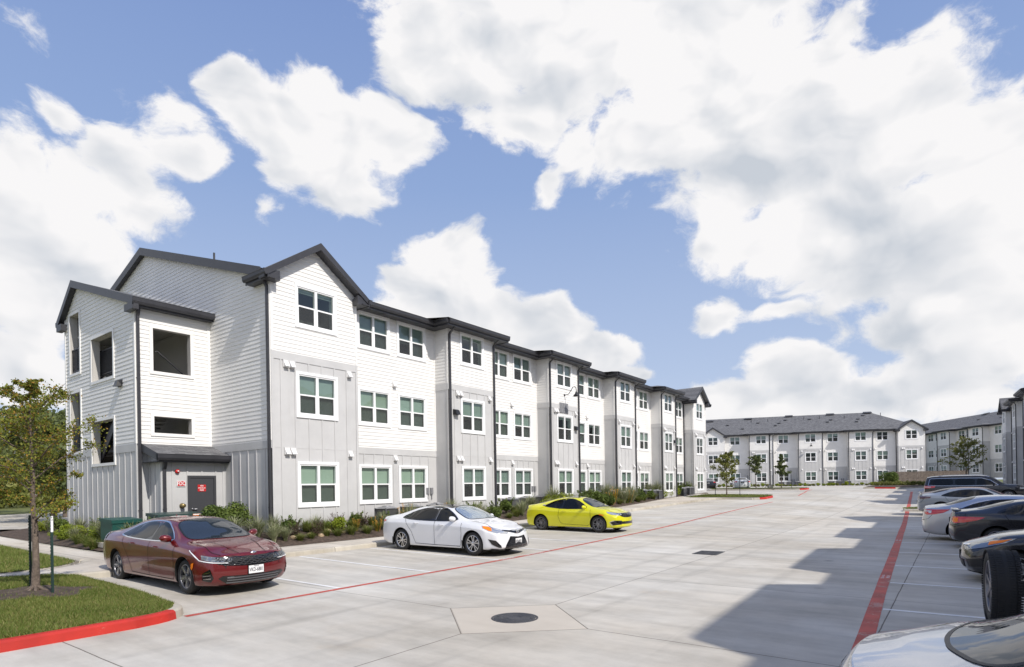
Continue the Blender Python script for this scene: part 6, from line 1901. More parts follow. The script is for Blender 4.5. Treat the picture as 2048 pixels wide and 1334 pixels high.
# ---- yellow coupe
def yel_extra(t, bvh, S):
    F = Proj(bvh, 'F'); h = F.hit((0, .70), .02)
    q = MB()
    for (y0, z0, y1, z1) in ((-.04, .045, -.03, -.045), (.04, .045, .03, -.045), (-.033, 0, .033, 0)): q.bar((h.x, y0, h.z + z0), (h.x, y1, h.z + z1), .012, .012, up=(1, 0, 0))
    q.build('letter_badge', M['chrome'], t)
    q = MB(); q.add([(-.62, 0, 1.39), (-.70, .03, 1.395), (-.80, 0, 1.38), (-.78, 0, 1.435), (-.70, -.03, 1.395)], [(0, 1, 3), (1, 2, 3), (0, 3, 4), (4, 3, 2)]); q.build('roof_antenna', S['paint'], t)
S = saloon(paint=M['p_yellow'], wheel='ten', rims=RG, R=.325, nose=2.20, tail=-2.28, axf=1.33, axr=-1.35, W=1.80,
    ztop=[(-2.28, 1.08), (-2.1, 1.10), (-1.8, 1.14), (-1.5, 1.20), (-1.1, 1.31), (-.7, 1.38), (-.25, 1.405), (.15, 1.395), (.45, 1.33), (.8, 1.17), (1.05, 1.03), (1.2, .985), (1.5, .94), (1.85, .87), (2.1, .79), (2.20, .74)],
    ztopside=[(-2.28, 1.06), (-1.8, 1.10), (-1.5, 1.14), (-1.1, 1.24), (-.7, 1.315), (-.25, 1.345), (.15, 1.33), (.45, 1.25), (.8, 1.09), (1.05, .985), (1.2, .95), (1.5, .915), (1.85, .85), (2.1, .775), (2.20, .72)],
    zsh=[(-2.28, .95), (-1.9, 1.0), (-1.3, .99), (-.5, .93), (.4, .90), (1.0, .89), (1.5, .86), (1.85, .80), (2.1, .73), (2.20, .66)],
    wsh=[(-2.28, .76), (-1.9, .82), (-1.3, .84), (-.5, .825), (.5, .83), (1.1, .84), (1.6, .82), (1.95, .76), (2.20, .66)],
    wmax=[(-2.28, .82), (-1.9, .875), (-1.35, .90), (-.6, .88), (.6, .88), (1.33, .90), (1.8, .87), (2.20, .77)],
    wtop=[(-2.28, .66), (-1.8, .66), (-1.4, .60), (-1.0, .56), (-.5, .55), (0, .56), (.4, .58), (.8, .65), (1.1, .70), (1.5, .71), (1.9, .66), (2.20, .58)],
    windshield=[(1.12, -.60), (1.17, 0), (1.12, .60), (.92, .64), (.47, .53), (.38, .28), (.36, 0), (.38, -.28), (.47, -.53), (.92, -.64)],
    rearglass=[(-.80, -.44), (-.78, 0), (-.80, .44), (-1.2, .50), (-1.62, .54), (-1.70, .3), (-1.72, 0), (-1.70, -.3), (-1.62, -.54), (-1.2, -.50)],
    sidewin=[('f', [(.70, .945), (-.25, .935), (-.30, .94), (-.29, 1.31), (-.05, 1.32), (.20, 1.285), (.50, 1.15), (.80, .955)]), ('q', [(-.38, .945), (-1.18, 1.04), (-1.14, 1.07), (-.80, 1.22), (-.37, 1.305)])],
    wintrim=([(.86, .935), (-.3, .92), (-.9, .98), (-1.24, 1.035), (-1.12, 1.10), (-.78, 1.245), (-.3, 1.335), (.10, 1.325), (.45, 1.20)], M['gloss_black'], .022),
    pillar=[([(-.335, .94), (-.33, 1.31)], .06)], archgap=.055,
    gaps=[[(.98, .90), (1.0, .6), (.98, .33), (.86, .26), (-.30, .30), (-.42, .38), (-.50, .62), (-.46, .93)]], handles=[(-.22, .83)], mirror=(.70, 1.0),
    topgaps=[[(1.22, -.66), (1.8, -.62), (2.02, -.5), (2.1, -.28), (2.12, 0), (2.1, .28), (2.02, .5), (1.8, .62), (1.22, .66)]],
    face=[(.15, .12), (.25, .0), (.4, .0), (.6, .02), (.75, .07), (.85, .16)],
    decals=[('grille', 'F', [(-.60, .765), (0, .755), (.60, .765), (.55, .69), (.42, .62), (.28, .59), (0, .58), (-.28, .59), (-.42, .62), (-.55, .69)], M['gloss_black'], False),
            ('headlight', 'N', [(.40, .745), (.60, .765), (.95, .80), (1.18, .825), (1.10, .76), (.90, .70), (.60, .665), (.42, .68)], M['lampchrome'], True),
            ('lower_intake', 'F', [(-.50, .43), (0, .43), (.50, .43), (.46, .33), (0, .325), (-.46, .33)], M['gloss_black'], False),
            ('side_intake', 'N', [(.44, .44), (.80, .45), (.96, .40), (.84, .29), (.46, .31)], M['gloss_black'], True),
            ('amber_marker', 'N', [(1.22, .69), (1.42, .735), (1.44, .70), (1.24, .66)], M['orange'], True),
            ('tail_light', 'L', [(-2.25, 1.03), (-2.05, 1.0), (-2.02, .93), (-2.10, .86), (-2.20, .78), (-2.25, .80)], M['lampdark'], True),
            ('roof_opening', 'T', [(.20, -.35), (.20, .35), (-.35, .35), (-.35, -.35)], M['gloss_black'], False)],
    strips=[('chrome_strip', 'N', [(.46, .455), (.82, .465), (1.0, .40), (.86, .275)], .022, M['chrome'], True), ('window_chrome', 'L', [(-1.16, 1.045), (-1.32, 1.07), (-1.2, 1.09)], .03, M['chrome'], True)],
    plates=[], extra=yel_extra)
sx_tab(S, 1.03)
make_car(S, (-12.84, 21.75, hz_(-12.7, 21.8)), 0.0, 'bright yellow two-door coupe parked on the left beyond the white saloon')

# ---- right-hand row, tails towards the drive
def rearset(S_, **kw):
    S_.update(kw); return S_
NOFRONT = [('headlight', 'N', [(.4, .68), (.70, .72), (1.0, .77), (1.2, .79), (1.0, .68), (.5, .62)], M['lampchrome'], True),
           ('grille', 'F', [(-.5, .72), (.5, .72), (.45, .60), (-.45, .60)], M['gloss_black'], False)]
def spoiler(t, bvh, S):
    q = MB()
    x0 = S['tail'] + .16
    P = Proj(bvh, 'T')
    pts = []
    for y in np.linspace(-.62, .62, 11):
        z = P.hit((x0 + .10, y), 0).z + .045 - .03 * (abs(y) / .62)**6
        pts.append((y, z))
    prof = [(-.10, .012), (.06, .0), (.13, -.012), (.06, -.022), (-.08, -.006)]
    vs = [(x0 + .05 * (abs(y) / .62)**3 + a, y, z + b) for (y, z) in pts for (a, b) in prof]; n = len(prof)
    q.add(vs, [(i * n + k, i * n + (k + 1) % n, (i + 1) * n + (k + 1) % n, (i + 1) * n + k) for i in range(10) for k in range(n)] + [tuple(range(n)), tuple(range(10 * n, 11 * n))], 0, True)
    q.build('rear_spoiler', S['paint'], t, recalc=True)
def lip_spoiler(t, bvh, S):
    q = MB(); P = Proj(bvh, 'T'); x0 = S['tail'] + .10
    pr = []
    for y in np.linspace(-.68, .68, 13):
        h = P.hit((x0 + .12, y), 0); pr.append((x0 + .12 * (abs(y) / .7)**3, y, h.z))
    vs = []
    for (x, y, z) in pr: vs += [(x + .14, y, z + .004), (x - .03, y, z + .055), (x - .02, y, z + .02)]
    q.add(vs, [(i * 3 + k, i * 3 + (k + 1) % 3, i * 3 + 3 + (k + 1) % 3, i * 3 + 3 + k) for i in range(12) for k in range(3)] + [(0, 1, 2), (36, 37, 38)], 0, True)
    q.build('rear_spoiler', M['gloss_black'] if S['paint'] == M['p_grey'] else S['paint'], t)
BASE4 = dict(windshield=WS, rearglass=RGL, sidewin=WIN4, gaps=doors4(None) + [[(-2.02, 1.08), (-2.06, .92), (-2.22, .72), (-2.42, .66)]], handles=[(.30, .865), (-.72, .895)], mirror=(.74, 1.05))
# silver saloon
S = saloon(paint=M['p_silver'], wheel='seven', rims=RG, **BASE4, wintrim=(WTRIM, M['chrome'], .018),
    ztop=[(-2.46, 1.12), (-2.3, 1.15), (-2.0, 1.18), (-1.8, 1.20), (-1.35, 1.36), (-.9, 1.46), (-.4, 1.49), (.1, 1.485), (.45, 1.43), (.8, 1.27), (1.12, 1.09), (1.28, 1.02), (1.6, .965), (2.0, .885), (2.3, .79), (2.42, .72)],
    zsh=[(-2.46, 1.0), (-2.0, 1.04), (-1.4, 1.03), (-.5, .985), (.4, .955), (1.1, .93), (1.6, .885), (2.0, .82), (2.3, .74), (2.42, .66)],
    decals=NOFRONT + [('tail_light', 'K', [(.60, 1.02), (.9, 1.02), (1.2, 1.025), (1.44, 1.03), (1.26, .92), (1.0, .86), (.8, .85), (.62, .90)], M['lampred'], True),
                      ('tail_light_strip', 'K', [(.64, .985), (.92, .985), (.92, .90), (.86, .90), (.84, .95), (.64, .95)], M['lampwhite'], True),
                      ('bumper_trim', 'B', [(-.70, .30), (.70, .30), (.60, .22), (-.60, .22)], M['blacktrim'], False)],
    plates=[('B', None)], platepos={'B': (0, .92)})
make_car(S, (1.48, 24.75, hz_(1.8, 24.7)), 0.0 - .047, 'silver saloon parked tail first towards the drive between the black and grey saloons')
# black saloon with a wing
S = saloon(paint=M['p_black'], wheel='seven', rims=RG, R=.32, W=1.78, **BASE4, wintrim=(WTRIM, M['gloss_black'], .02),
    decals=NOFRONT + [('tail_light', 'K', [(.62, .93), (.9, .93), (1.2, .93), (1.48, .92), (1.30, .84), (1.0, .77), (.75, .74), (.62, .78)], M['lampred'], True),
                      ('amber_lens', 'K', [(.66, .90), (.86, .90), (.86, .78), (.68, .78)], M['orange'], True)],
    plates=[('B', None)], platepos={'B': (0, .80)}, extra=spoiler)
sx_tab(S, 1.03)
make_car(S, (2.32, 22.05, hz_(2, 22)), 0.0 - .047, 'black saloon with a small boot spoiler and red and amber tail lamps')
# grey muscle saloon with stripe
def stripe_extra(t, bvh, S):
    lip_spoiler(t, bvh, S)
    q = MB()
    for y0 in (-.30, .30):
        v, f = line_on(bvh, 'T', [(x, y0) for x in np.linspace(-2.35, 2.2, 40)], .26, .009); q.add(v, f, 0, True)
    q.build('bonnet_stripe', M['maroon'], t)
S = saloon(paint=M['p_grey'], wheel='ten', rims=RT, W=1.90, R=.35, **BASE4, wintrim=(WTRIM, M['gloss_black'], .02),
    ztop=[(-2.5, 1.16), (-2.3, 1.20), (-2.0, 1.24), (-1.75, 1.28), (-1.35, 1.39), (-.9, 1.46), (-.4, 1.49), (.1, 1.48), (.45, 1.43), (.8, 1.29), (1.12, 1.12), (1.28, 1.06), (1.6, 1.01), (2.0, .95), (2.3, .88), (2.5, .80)],
    zsh=[(-2.5, 1.02), (-2.0, 1.08), (-1.4, 1.06), (-.5, 1.0), (.4, .97), (1.1, .95), (1.6, .93), (2.0, .88), (2.3, .82), (2.5, .74)],
    decals=NOFRONT + [('tail_light', 'K', [(.45, 1.02), (.9, 1.02), (1.30, 1.0), (1.24, .92), (.9, .88), (.45, .89)], M['lampdark'], True),
                      ('tail_lamp_bar', 'B', [(-.72, 1.03), (0, 1.04), (.72, 1.03), (.70, .91), (0, .90), (-.70, .91)], M['gloss_black'], False)],
    strips=[('tail_strip', 'B', [(-.66, 1.0), (0, 1.01), (.66, 1.0)], .02, M['lampred'], False)],
    plates=[('B', None)], platepos={'B': (0, .70)}, extra=stripe_extra)
sx_tab(S, 1.02)
make_car(S, (0.75, 39.2, hz_(1, 39)), 0.0 - .047, 'grey saloon with a broad maroon stripe over its roof and boot lid')
# dark large SUV
def rails(t, bvh, S):
    P = Proj(bvh, 'T')
    for y in (-.62, .62):
        q = MB(); q.tube([(x, y, P.hit((x, y), 0).z + (.05 if abs(x + .6) < 1.25 else .0)) for x in np.linspace(-2.1, .75, 10)], .018, 6); q.build('roof_rail', M['chrome'], t)
WINS = [('f', [(.95, 1.16), (.10, 1.15), (.06, 1.15), (.08, 1.60), (.35, 1.60), (.70, 1.45), (1.05, 1.20)]), ('r', [(-.02, 1.15), (-1.0, 1.15), (-1.0, 1.61), (-.02, 1.61)]), ('q', [(-1.1, 1.15), (-2.30, 1.17), (-2.20, 1.60), (-1.1, 1.61)])]
S = saloon(name='parked_suv', tsm=0, paint=M['p_navy'], wheel='ten', rims=RT, W=1.98, R=.39, tw=.27, nose=2.50, tail=-2.66, axf=1.55, axr=-1.50, planr=.12, archgap=.07,
    zbot=[(-2.7, .42), (-2.2, .32), (-1, .28), (1.2, .28), (2.1, .28), (2.5, .32)],
    ztop=[(-2.66, 1.76), (-2.5, 1.80), (-2.0, 1.84), (-1, 1.87), (0, 1.87), (.5, 1.83), (.9, 1.62), (1.25, 1.32), (1.4, 1.24), (1.8, 1.20), (2.3, 1.13), (2.5, 1.05)],
    ztopside=[(-2.66, 1.70), (-2.0, 1.77), (-1, 1.80), (0, 1.80), (.5, 1.74), (.9, 1.53), (1.25, 1.25), (1.4, 1.20), (1.8, 1.16), (2.3, 1.10), (2.5, 1.02)],
    zsh=[(-2.66, 1.15), (-1.5, 1.13), (0, 1.12), (1.1, 1.12), (1.8, 1.10), (2.3, 1.04), (2.5, .98)],
    wsh=[(-2.66, .90), (-2.2, .94), (0, .94), (1.4, .94), (2.1, .90), (2.5, .80)], wmax=[(-2.66, .94), (-2.1, .985), (0, .985), (1.5, .99), (2.1, .96), (2.5, .88)],
    wtop=[(-2.66, .72), (-2, .74), (0, .74), (.6, .75), (1.0, .80), (1.4, .84), (2.1, .80), (2.5, .72)],
    rear=[(.3, .08), (.5, .0), (.8, .02), (1.1, .03), (1.4, .10), (1.7, .20), (1.85, .30)], face=[(.2, .12), (.4, .0), (.8, .0), (1.0, .05), (1.2, .2)],
    windshield=[(1.34, -.72), (1.38, 0), (1.34, .72), (1.0, .76), (.62, .68), (.55, 0), (.62, -.68), (1.0, -.76)], rearglass=[(-2.50, -.5), (-2.50, .5), (-2.56, .5), (-2.56, -.5)],
    sidewin=WINS, wintrim=([(1.1, 1.14), (0, 1.12), (-1.1, 1.12), (-2.38, 1.14), (-2.30, 1.58), (-2.2, 1.64), (-1.1, 1.65), (.3, 1.64), (.72, 1.48)], M['chrome'], .02), gaps=[[(1.15, 1.12), (1.15, .45)], [(.02, 1.12), (.02, .42)], [(-1.05, 1.14), (-1.06, .7), (-1.0, .5)]],
    handles=[(.25, 1.03), (-.82, 1.04)], mirror=(.85, 1.25),
    decals=[('rear_glass_panel', 'B', [(-.66, 1.62), (.66, 1.62), (.72, 1.20), (-.72, 1.20)], M['carglass'], False), ('tail_light', 'K', [(.55, 1.13), (.9, 1.13), (1.35, 1.11), (1.30, 1.0), (.9, .96), (.55, .97)], M['lampred'], True), ('tail_light_strip', 'K', [(.60, 1.07), (1.1, 1.07), (1.1, 1.03), (.60, 1.03)], M['lampwhite'], True),
            ('headlight', 'N', [(.5, .98), (1.1, 1.0), (1.1, .87), (.5, .86)], M['lampchrome'], True), ('grille', 'F', [(-.5, 1.0), (.5, 1.0), (.5, .7), (-.5, .7)], M['gloss_black'], False)],
    plates=[('B', None)], platepos={'B': (0, .90)}, extra=rails)
sx_tab(S, 1.12)
make_car(S, (1.05, 52.4, hz_(1, 52)), 0.0 - .047, 'tall dark SUV with chrome window trim, farthest in the right-hand row', 'suv')
# black hatch/saloon backed in, nose to the drive
S = saloon(paint=M['p_black'], wheel='seven', rims=RG, R=.32, W=1.78, windshield=WS, rearglass=RGL, sidewin=WIN4, gaps=doors4(None), handles=[(.30, .865), (-.72, .895)], mirror=(.74, 1.05), wintrim=(WTRIM, M['gloss_black'], .02),
    topgaps=[[(1.30, -.70), (2.0, -.66), (2.26, -.55), (2.36, -.3), (2.38, 0), (2.36, .3), (2.26, .55), (2.0, .66), (1.30, .70)]],
    decals=[('grille', 'F', [(-.55, .70), (0, .69), (.55, .70), (.52, .62), (0, .61), (-.52, .62)], M['gloss_black'], False),
            ('headlight', 'N', [(.40, .69), (.60, .74), (.95, .80), (1.25, .86), (1.48, .89), (1.32, .80), (1.0, .70), (.65, .63), (.42, .62)], M['lampclear'], True),
            ('amber_lens', 'N', [(1.05, .80), (1.25, .845), (1.42, .875), (1.28, .81), (1.05, .74)], M['orange'], True),
            ('lower_intake', 'F', [(-.5, .42), (.5, .42), (.45, .27), (-.45, .27)], M['blacktrim'], False), ('side_intake', 'N', [(.62, .45), (.95, .48), (.97, .33), (.65, .30)], M['blacktrim'], True)],
    strips=[('chrome_strip', 'F', [(-.56, .72), (0, .705), (.56, .72)], .02, M['chrome'], False), ('front_lip', 'F', [(-.8, .20), (0, .17), (.8, .20)], .03, M['blacktrim'], False)],
    plates=[('F', None)], platepos={'F': (0.0, .50)})
sx_tab(S, .93)
make_car(S, (2.28, 15.1, hz_(2.5, 15.1)), math.pi - .047, 'black saloon backed in at the right edge, its nose and amber headlamp showing')
# nearest: pale blue-silver car whose bonnet fills the lower right corner
M['p_ice'] = paint('paint_ice', (0.52, 0.54, 0.60), 0.65, 0.20)
S = saloon(paint=M['p_ice'], ztop=[(-2.46, 1.08), (-2.3, 1.11), (-1.6, 1.25), (-.9, 1.42), (-.2, 1.47), (.4, 1.47), (.8, 1.43), (1.2, 1.27), (1.55, 1.08), (1.72, 1.02), (1.9, .985), (2.15, .95), (2.32, .915), (2.42, .88)],
    ztopside=[(-2.46, 1.06), (-1.6, 1.18), (-.9, 1.36), (-.2, 1.41), (.4, 1.41), (.8, 1.36), (1.2, 1.19), (1.55, 1.02), (1.72, .99), (1.9, .96), (2.15, .925), (2.32, .89), (2.42, .855)],
    zsh=[(-2.46, .96), (-1.4, 1.02), (.4, .97), (1.4, .945), (1.8, .92), (2.1, .89), (2.3, .85), (2.42, .80)], wtop=[(-2.46, .70), (-1.3, .60), (-.3, .58), (.8, .60), (1.2, .67), (1.6, .74), (2.0, .78), (2.42, .74)], face=[(.15, .16), (.3, .03), (.45, .0), (.7, .02), (.8, .06), (.92, .16)], wheel='seven', rims=RG, windshield=[(1.62, -.66), (1.76, -.3), (1.79, 0), (1.76, .3), (1.62, .66), (1.40, .70), (.92, .58), (.82, .30), (.80, 0), (.82, -.30), (.92, -.58), (1.40, -.70)], rearglass=RGL, sidewin=WIN4, gaps=doors4(None), handles=[(.30, .865), (-.72, .895)], mirror=(.74, 1.05), wintrim=(WTRIM, M['chrome'], .02), planf=.26,
    topgaps=[[(1.74, -.72), (2.1, -.68), (2.28, -.55), (2.36, -.3), (2.38, 0), (2.36, .3), (2.28, .55), (2.1, .68), (1.74, .72)]],
    decals=[('grille', 'F', [(-.55, .66), (.55, .66), (.50, .56), (-.50, .56)], M['gloss_black'], False),
            ('headlight', 'N', [(.55, .72), (.85, .76), (1.2, .82), (1.1, .72), (.8, .65), (.58, .64)], M['lampchrome'], True)],
    plates=[('F', None)], platepos={'F': (0.0, .42)})
make_car(S, (1.72, 4.68, -.03), math.pi - .03, 'pale blue-silver car nearest the camera, only its bonnet and windshield in view')

# ---- off-roader with a spare wheel on its back door (only the wheel reaches into the picture)
t = empty('parked_suv', (0.27, 8.75, 0.0), -.03)
tag(t, 'boxy dark off-roader at the right edge with a big spare tyre on its tail', 'off-roader')
ty, rm = make_wheel('seven', .415, .25)
# tread grooves
for k in range(84):
    a = 2 * math.pi * k / 84
    for (y0, y1, sk) in ((.09, .135, .04), (.02, .075, -.03), (-.075, -.02, .03), (-.135, -.09, -.04)):
        c = Vector((math.cos(a) * .4155, (y0 + y1) / 2, math.sin(a) * .4155)); tx = Vector((-math.sin(a), 0, math.cos(a)))
        ty.obox(c, tx, (0, 1, 0), (math.cos(a), 0, math.sin(a)), .011, (y1 - y0) / 2, .0035)
wt_ = rm.build('spare_wheel', list(RG), t, (0.12, -0.02, .77), sharp=30); wt_.rotation_euler = (0, 0.3, math.pi / 2 + .11)
to = ty.build('tyre', M['tyre'], wt_)
m = MB()
def rbox(mm, x0, x1, y0, y1, z0, z1, r):
    vs = []
    for (z, k) in ((z0, r), (z0 + r, 0), (z1 - r, 0), (z1, r)):
        vs += [(x0 + k, y0 + r + k, z), (x0 + r + k, y0 + k, z), (x1 - r - k, y0 + k, z), (x1 - k, y0 + r + k, z), (x1 - k, y1 - r - k, z), (x1 - r - k, y1 - k, z), (x0 + r + k, y1 - k, z), (x0 + k, y1 - r - k, z)]
    mm.add(vs, [(i * 8 + k, i * 8 + (k + 1) % 8, i * 8 + 8 + (k + 1) % 8, i * 8 + 8 + k) for i in range(3) for k in range(8)] + [tuple(range(8))[::-1], tuple(range(24, 32))])
rbox(m, .46, 4.3, -.78, .78, .55, 1.12, .05); rbox(m, .48, 2.8, -.72, .70, 1.12, 1.80, .06); rbox(m, 2.8, 4.25, -.62, .62, 1.10, 1.20, .03)
m.build('body', M['p_black'], t)
m = MB(); m.box(.44, .7, -.80, .80, .50, .68)
m.box(.10, .50, -.10, .10, .70, .86); m.build('bumper', M['blacktrim'], t)
m = MB()
for s_ in (-1, 1):
    m.box(.65, 1.6, s_ * .725 - .004, s_ * .725 + .004, 1.18, 1.66); m.box(1.7, 2.6, s_ * .725 - .004, s_ * .725 + .004, 1.18, 1.66)
m.box(.474, .478, -.55, .5, 1.2, 1.66); m.build('window', M['carglass'], t)
td, rd = wheel_data('seven', .40, .25, RG)
for ax in (1.2, 3.6):
    for sg in (1, -1):
        wo = bpy.data.objects.new('wheel', rd); C.objects.link(wo); wo.parent = t; wo.location = (ax, sg * .72, .40); wo.rotation_euler = (0, 0, 0 if sg > 0 else math.pi)
        q = bpy.data.objects.new('tyre', td); C.objects.link(q); q.parent = wo
# ---- two small cars far left behind the end of the block
for (x, y, p_, lb, hd) in ((-24.6, 73.0, M['p_black'], 'small black car glimpsed beyond the far end of the left block', 1.9), (-20.8, 73.6, M['p_white'], 'white car glimpsed beyond the small island trees', 1.9)):
    S = saloon(paint=p_, wheel='seven', rims=RG, **BASE4, wintrim=(WTRIM, M['chrome'], .02),
        decals=NOFRONT + [('tail_light', 'K', [(.6, 1.0), (1.3, 1.0), (1.1, .87), (.6, .88)], M['lampred'], True)], plates=[('B', None)], platepos={'B': (0, .85)})
    make_car(S, (x, y, hz_(x, y)), hd, lb)

# ================================================================ PLANTS
class Leaves:
    def __init__(s): s.V = []; 
    def add(s, P, size, flat=0.0, long=1.6):
        """P: (n,3) positions; one folded diamond-shaped leaf at each"""
        n = len(P); sz = size * rng.uniform(.65, 1.35, n)[:, None]
        d = rng.normal(size=(n, 3)); d[:, 2] *= (1 - flat); d /= np.linalg.norm(d, axis=1)[:, None]
        r = rng.normal(size=(n, 3)); b = np.cross(d, r); b /= np.linalg.norm(b, axis=1)[:, None]
        L = d * sz * long * .5; Wd = b * sz * .5
        s.V.append(np.stack([P - L, P + Wd * .9 - L * .1, P + L, P - Wd * .9 - L * .1], 1))
    def mesh(s, name, m):
        V = np.concatenate(s.V).reshape(-1, 3); n = len(V) // 4
        me = bpy.data.meshes.new(name)
        me.vertices.add(4 * n); me.vertices.foreach_set('co', V.astype(np.float32).reshape(-1))
        me.loops.add(4 * n); me.loops.foreach_set('vertex_index', np.arange(4 * n))
        me.polygons.add(n); me.polygons.foreach_set('loop_start', np.arange(n) * 4)
        me.update(calc_edges=True); me.materials.append(m)
        return me
def rnd_in_ell(n, c, r):
    d = rng.normal(size=(n, 3)); d /= np.linalg.norm(d, axis=1)[:, None]
    return np.array(c) + d * (rng.uniform(0.35, 1, n)**(1 / 2.2))[:, None] * np.array(r)
def shrub_mesh(nm, h, w, nleaf, size, m, clumps=9, spiky=0.0, seed=0, stems=True):
    r_ = random.Random(seed); L = Leaves()
    for k in range(clumps):
        a = r_.uniform(0, 6.28); q = r_.uniform(.1, .62)
        c = (math.cos(a) * q * w / 2, math.sin(a) * q * w / 2, h * r_.uniform(.28, .72))
        rr = (w * r_.uniform(.16, .30), w * r_.uniform(.16, .30), h * r_.uniform(.2, .33))
        L.add(rnd_in_ell(nleaf // clumps, c, rr), size)
    st = MB()
    for k in range(int(6 + spiky * 14)):
        a = r_.uniform(0, 6.28); t = r_.uniform(.3, 1.0) * w * .5
        p1 = Vector((math.cos(a) * t, math.sin(a) * t, h * r_.uniform(.7, 1.0 + .45 * spiky)))
        st.tube([(0, 0, 0), (p1.x * .5, p1.y * .5, p1.z * .62), p1], [.012, .008, .003], 4)
        if spiky:
            for f in np.linspace(.55, 1, 7):
                q = Vector((p1.x * f, p1.y * f, p1.z * f)); L.add(np.array([q + Vector([r_.uniform(-.03, .03) for _ in range(3)]) for _ in range(3)]), size)
    me = L.mesh(nm + '_foliage', m)
    so = st.build('stem', M['bark']); sd_ = so.data; bpy.data.objects.remove(so)
    return [('foliage', me), ('stem', sd_)]
def blades_mesh(nm, h, w, n, bw, m, flowers=None, seed=0):
    r_ = random.Random(seed); V = []; F = []; 
    for k in range(n):
        a = r_.uniform(0, 6.28); L = h * r_.uniform(.7, 1.25); out = w * .5 * r_.uniform(.25, 1.15); b = bw * r_.uniform(.7, 1.3)
        ca_, sa_ = math.cos(a), math.sin(a); o = len(V); x0 = r_.uniform(-.06, .06); y0 = r_.uniform(-.06, .06)
        for j in range(5):
            t = j / 4.0; rr = out * t**1.5; z = L * (t - .38 * t**3 * (out / (w * .5))); ww = b * (1 - t**2 * .9) * .5
            V.append((x0 + ca_ * rr - sa_ * ww, y0 + sa_ * rr + ca_ * ww, z)); V.append((x0 + ca_ * rr + sa_ * ww, y0 + sa_ * rr - ca_ * ww, z))
        F += [(o + 2 * j, o + 2 * j + 1, o + 2 * j + 3, o + 2 * j + 2) for j in range(4)]
    me = bpy.data.meshes.new(nm); me.from_pydata(V, [], F); me.materials.append(m)
    out_ = [('foliage', me)]
    if flowers:
        q = MB()
        for k in range(flowers):
            a = r_.uniform(0, 6.28); rr = r_.uniform(0, w * .45); z = h * r_.uniform(.75, 1.25)
            c = Vector((math.cos(a) * rr, math.sin(a) * rr, z)); 
            q.tube([(c.x * .5, c.y * .5, 0), c], .004, 3)
            for j in range(5):
                b = 6.28 * j / 5; e = c + Vector((math.cos(b) * .045, math.sin(b) * .045, .03)); f_ = c + Vector((math.cos(b + .5) * .025, math.sin(b + .5) * .025, .01))
                q.add([c, f_, e], [(0, 1, 2)])
        fo = q.build('flower', M['flower']); out_.append(('flower', fo.data)); bpy.data.objects.remove(fo)
    return out_
M['flower'] = mat('flower_orange', (0.75, 0.38, 0.04), 0.6)
PK = {
    'green': [shrub_mesh('s', 1.15, 1.5, 4200, .055, M['leaf_shrub'], 12, seed=k) for k in range(2)],
    'dark': [shrub_mesh('s', .75, .95, 1500, .06, M['leaf_shrub'], 8, .35, seed=10 + k) for k in range(3)],
    'lime': [shrub_mesh('s', .55, .85, 1700, .035, M['leaf_lime'], 9, seed=20 + k) for k in range(3)],
    'purple': [shrub_mesh('s', .62, .9, 1100, .035, M['leaf_purple'], 9, .9, seed=30 + k) for k in range(3)],
    'blade': [blades_mesh('b', .78, 1.15, 230, .022, M['leaf_blade'], seed=40 + k) for k in range(4)],
    'lily': [blades_mesh('b', .45, .8, 190, .016, M['leaf_daylily'], 9, seed=50 + k) for k in range(3)],
    'low': [blades_mesh('b', .34, .75, 260, .014, M['grass'], seed=60 + k) for k in range(3)],
    'small': [shrub_mesh('s', .75, .95, 420, .09, M['leaf_lime'], 7, seed=70 + k) for k in range(2)],
    'smalld': [shrub_mesh('s', .6, .95, 380, .09, M['leaf_far'], 7, seed=80 + k) for k in range(2)],
}
PNAME = {'green': 'evergreen_shrub', 'dark': 'leafy_shrub', 'lime': 'lime_shrub', 'purple': 'purple_shrub', 'blade': 'variegated_grass', 'lily': 'flowering_plant', 'low': 'grass_tuft', 'small': 'lime_shrub', 'smalld': 'low_shrub'}
def plant(kind, x, y, z, s=1.0, label=None, cat='shrub', group=None):
    ms = random.choice(PK[kind])
    t = empty(PNAME[kind], (x, y, z), random.uniform(0, 6.28)); t.scale = (s, s, s * random.uniform(.9, 1.1))
    for nm, d in ms:
        o = bpy.data.objects.new(nm, d); C.objects.link(o); o.parent = t
    return tag(t, label, cat, group)
WH = None
KN = {'green': 'dark green rounded shrub', 'dark': 'leafy dark shrub', 'lime': 'lime green mound', 'purple': 'bronze spiky shrub', 'blade': 'striped grass clump', 'lily': 'yellow flowering clump', 'low': 'fine green tuft'}
GR = {'green': 'evergreen shrubs', 'dark': 'leafy dark shrubs', 'lime': 'lime mounds', 'purple': 'bronze shrubs', 'blade': 'striped grasses', 'lily': 'flowering clumps', 'low': 'fine green tufts'}
ZN = [(9.0, 'by the closet at the near corner'), (11.5, 'in front of the first gabled bay'), (15.3, 'in front of the first recess'), (20.7, 'in front of the second bay'), (24.2, 'in front of the second recess'),
      (29.4, 'in front of the third bay'), (32.8, 'in front of the third recess'), (37.9, 'in front of the fourth bay'), (41.2, 'in front of the fourth recess'), (46, 'in front of the fifth bay'), (49.1, 'in front of the last recess'), (53.3, 'in front of the far gabled bay')]
ORD = ['first', 'second', 'third', 'fourth', 'fifth', 'sixth', 'seventh', 'eighth', 'ninth', 'tenth', 'eleventh', 'twelfth', 'thirteenth', 'fourteenth', 'fifteenth', 'sixteenth', 'seventeenth', 'eighteenth', 'nineteenth', 'twentieth', 'last', 'last']
todo = []
def bp(kind, x, y, s=1.0): todo.append((kind, x, y, s * {'green': 1.0, 'dark': .82, 'purple': .85}.get(kind, 1.05)))
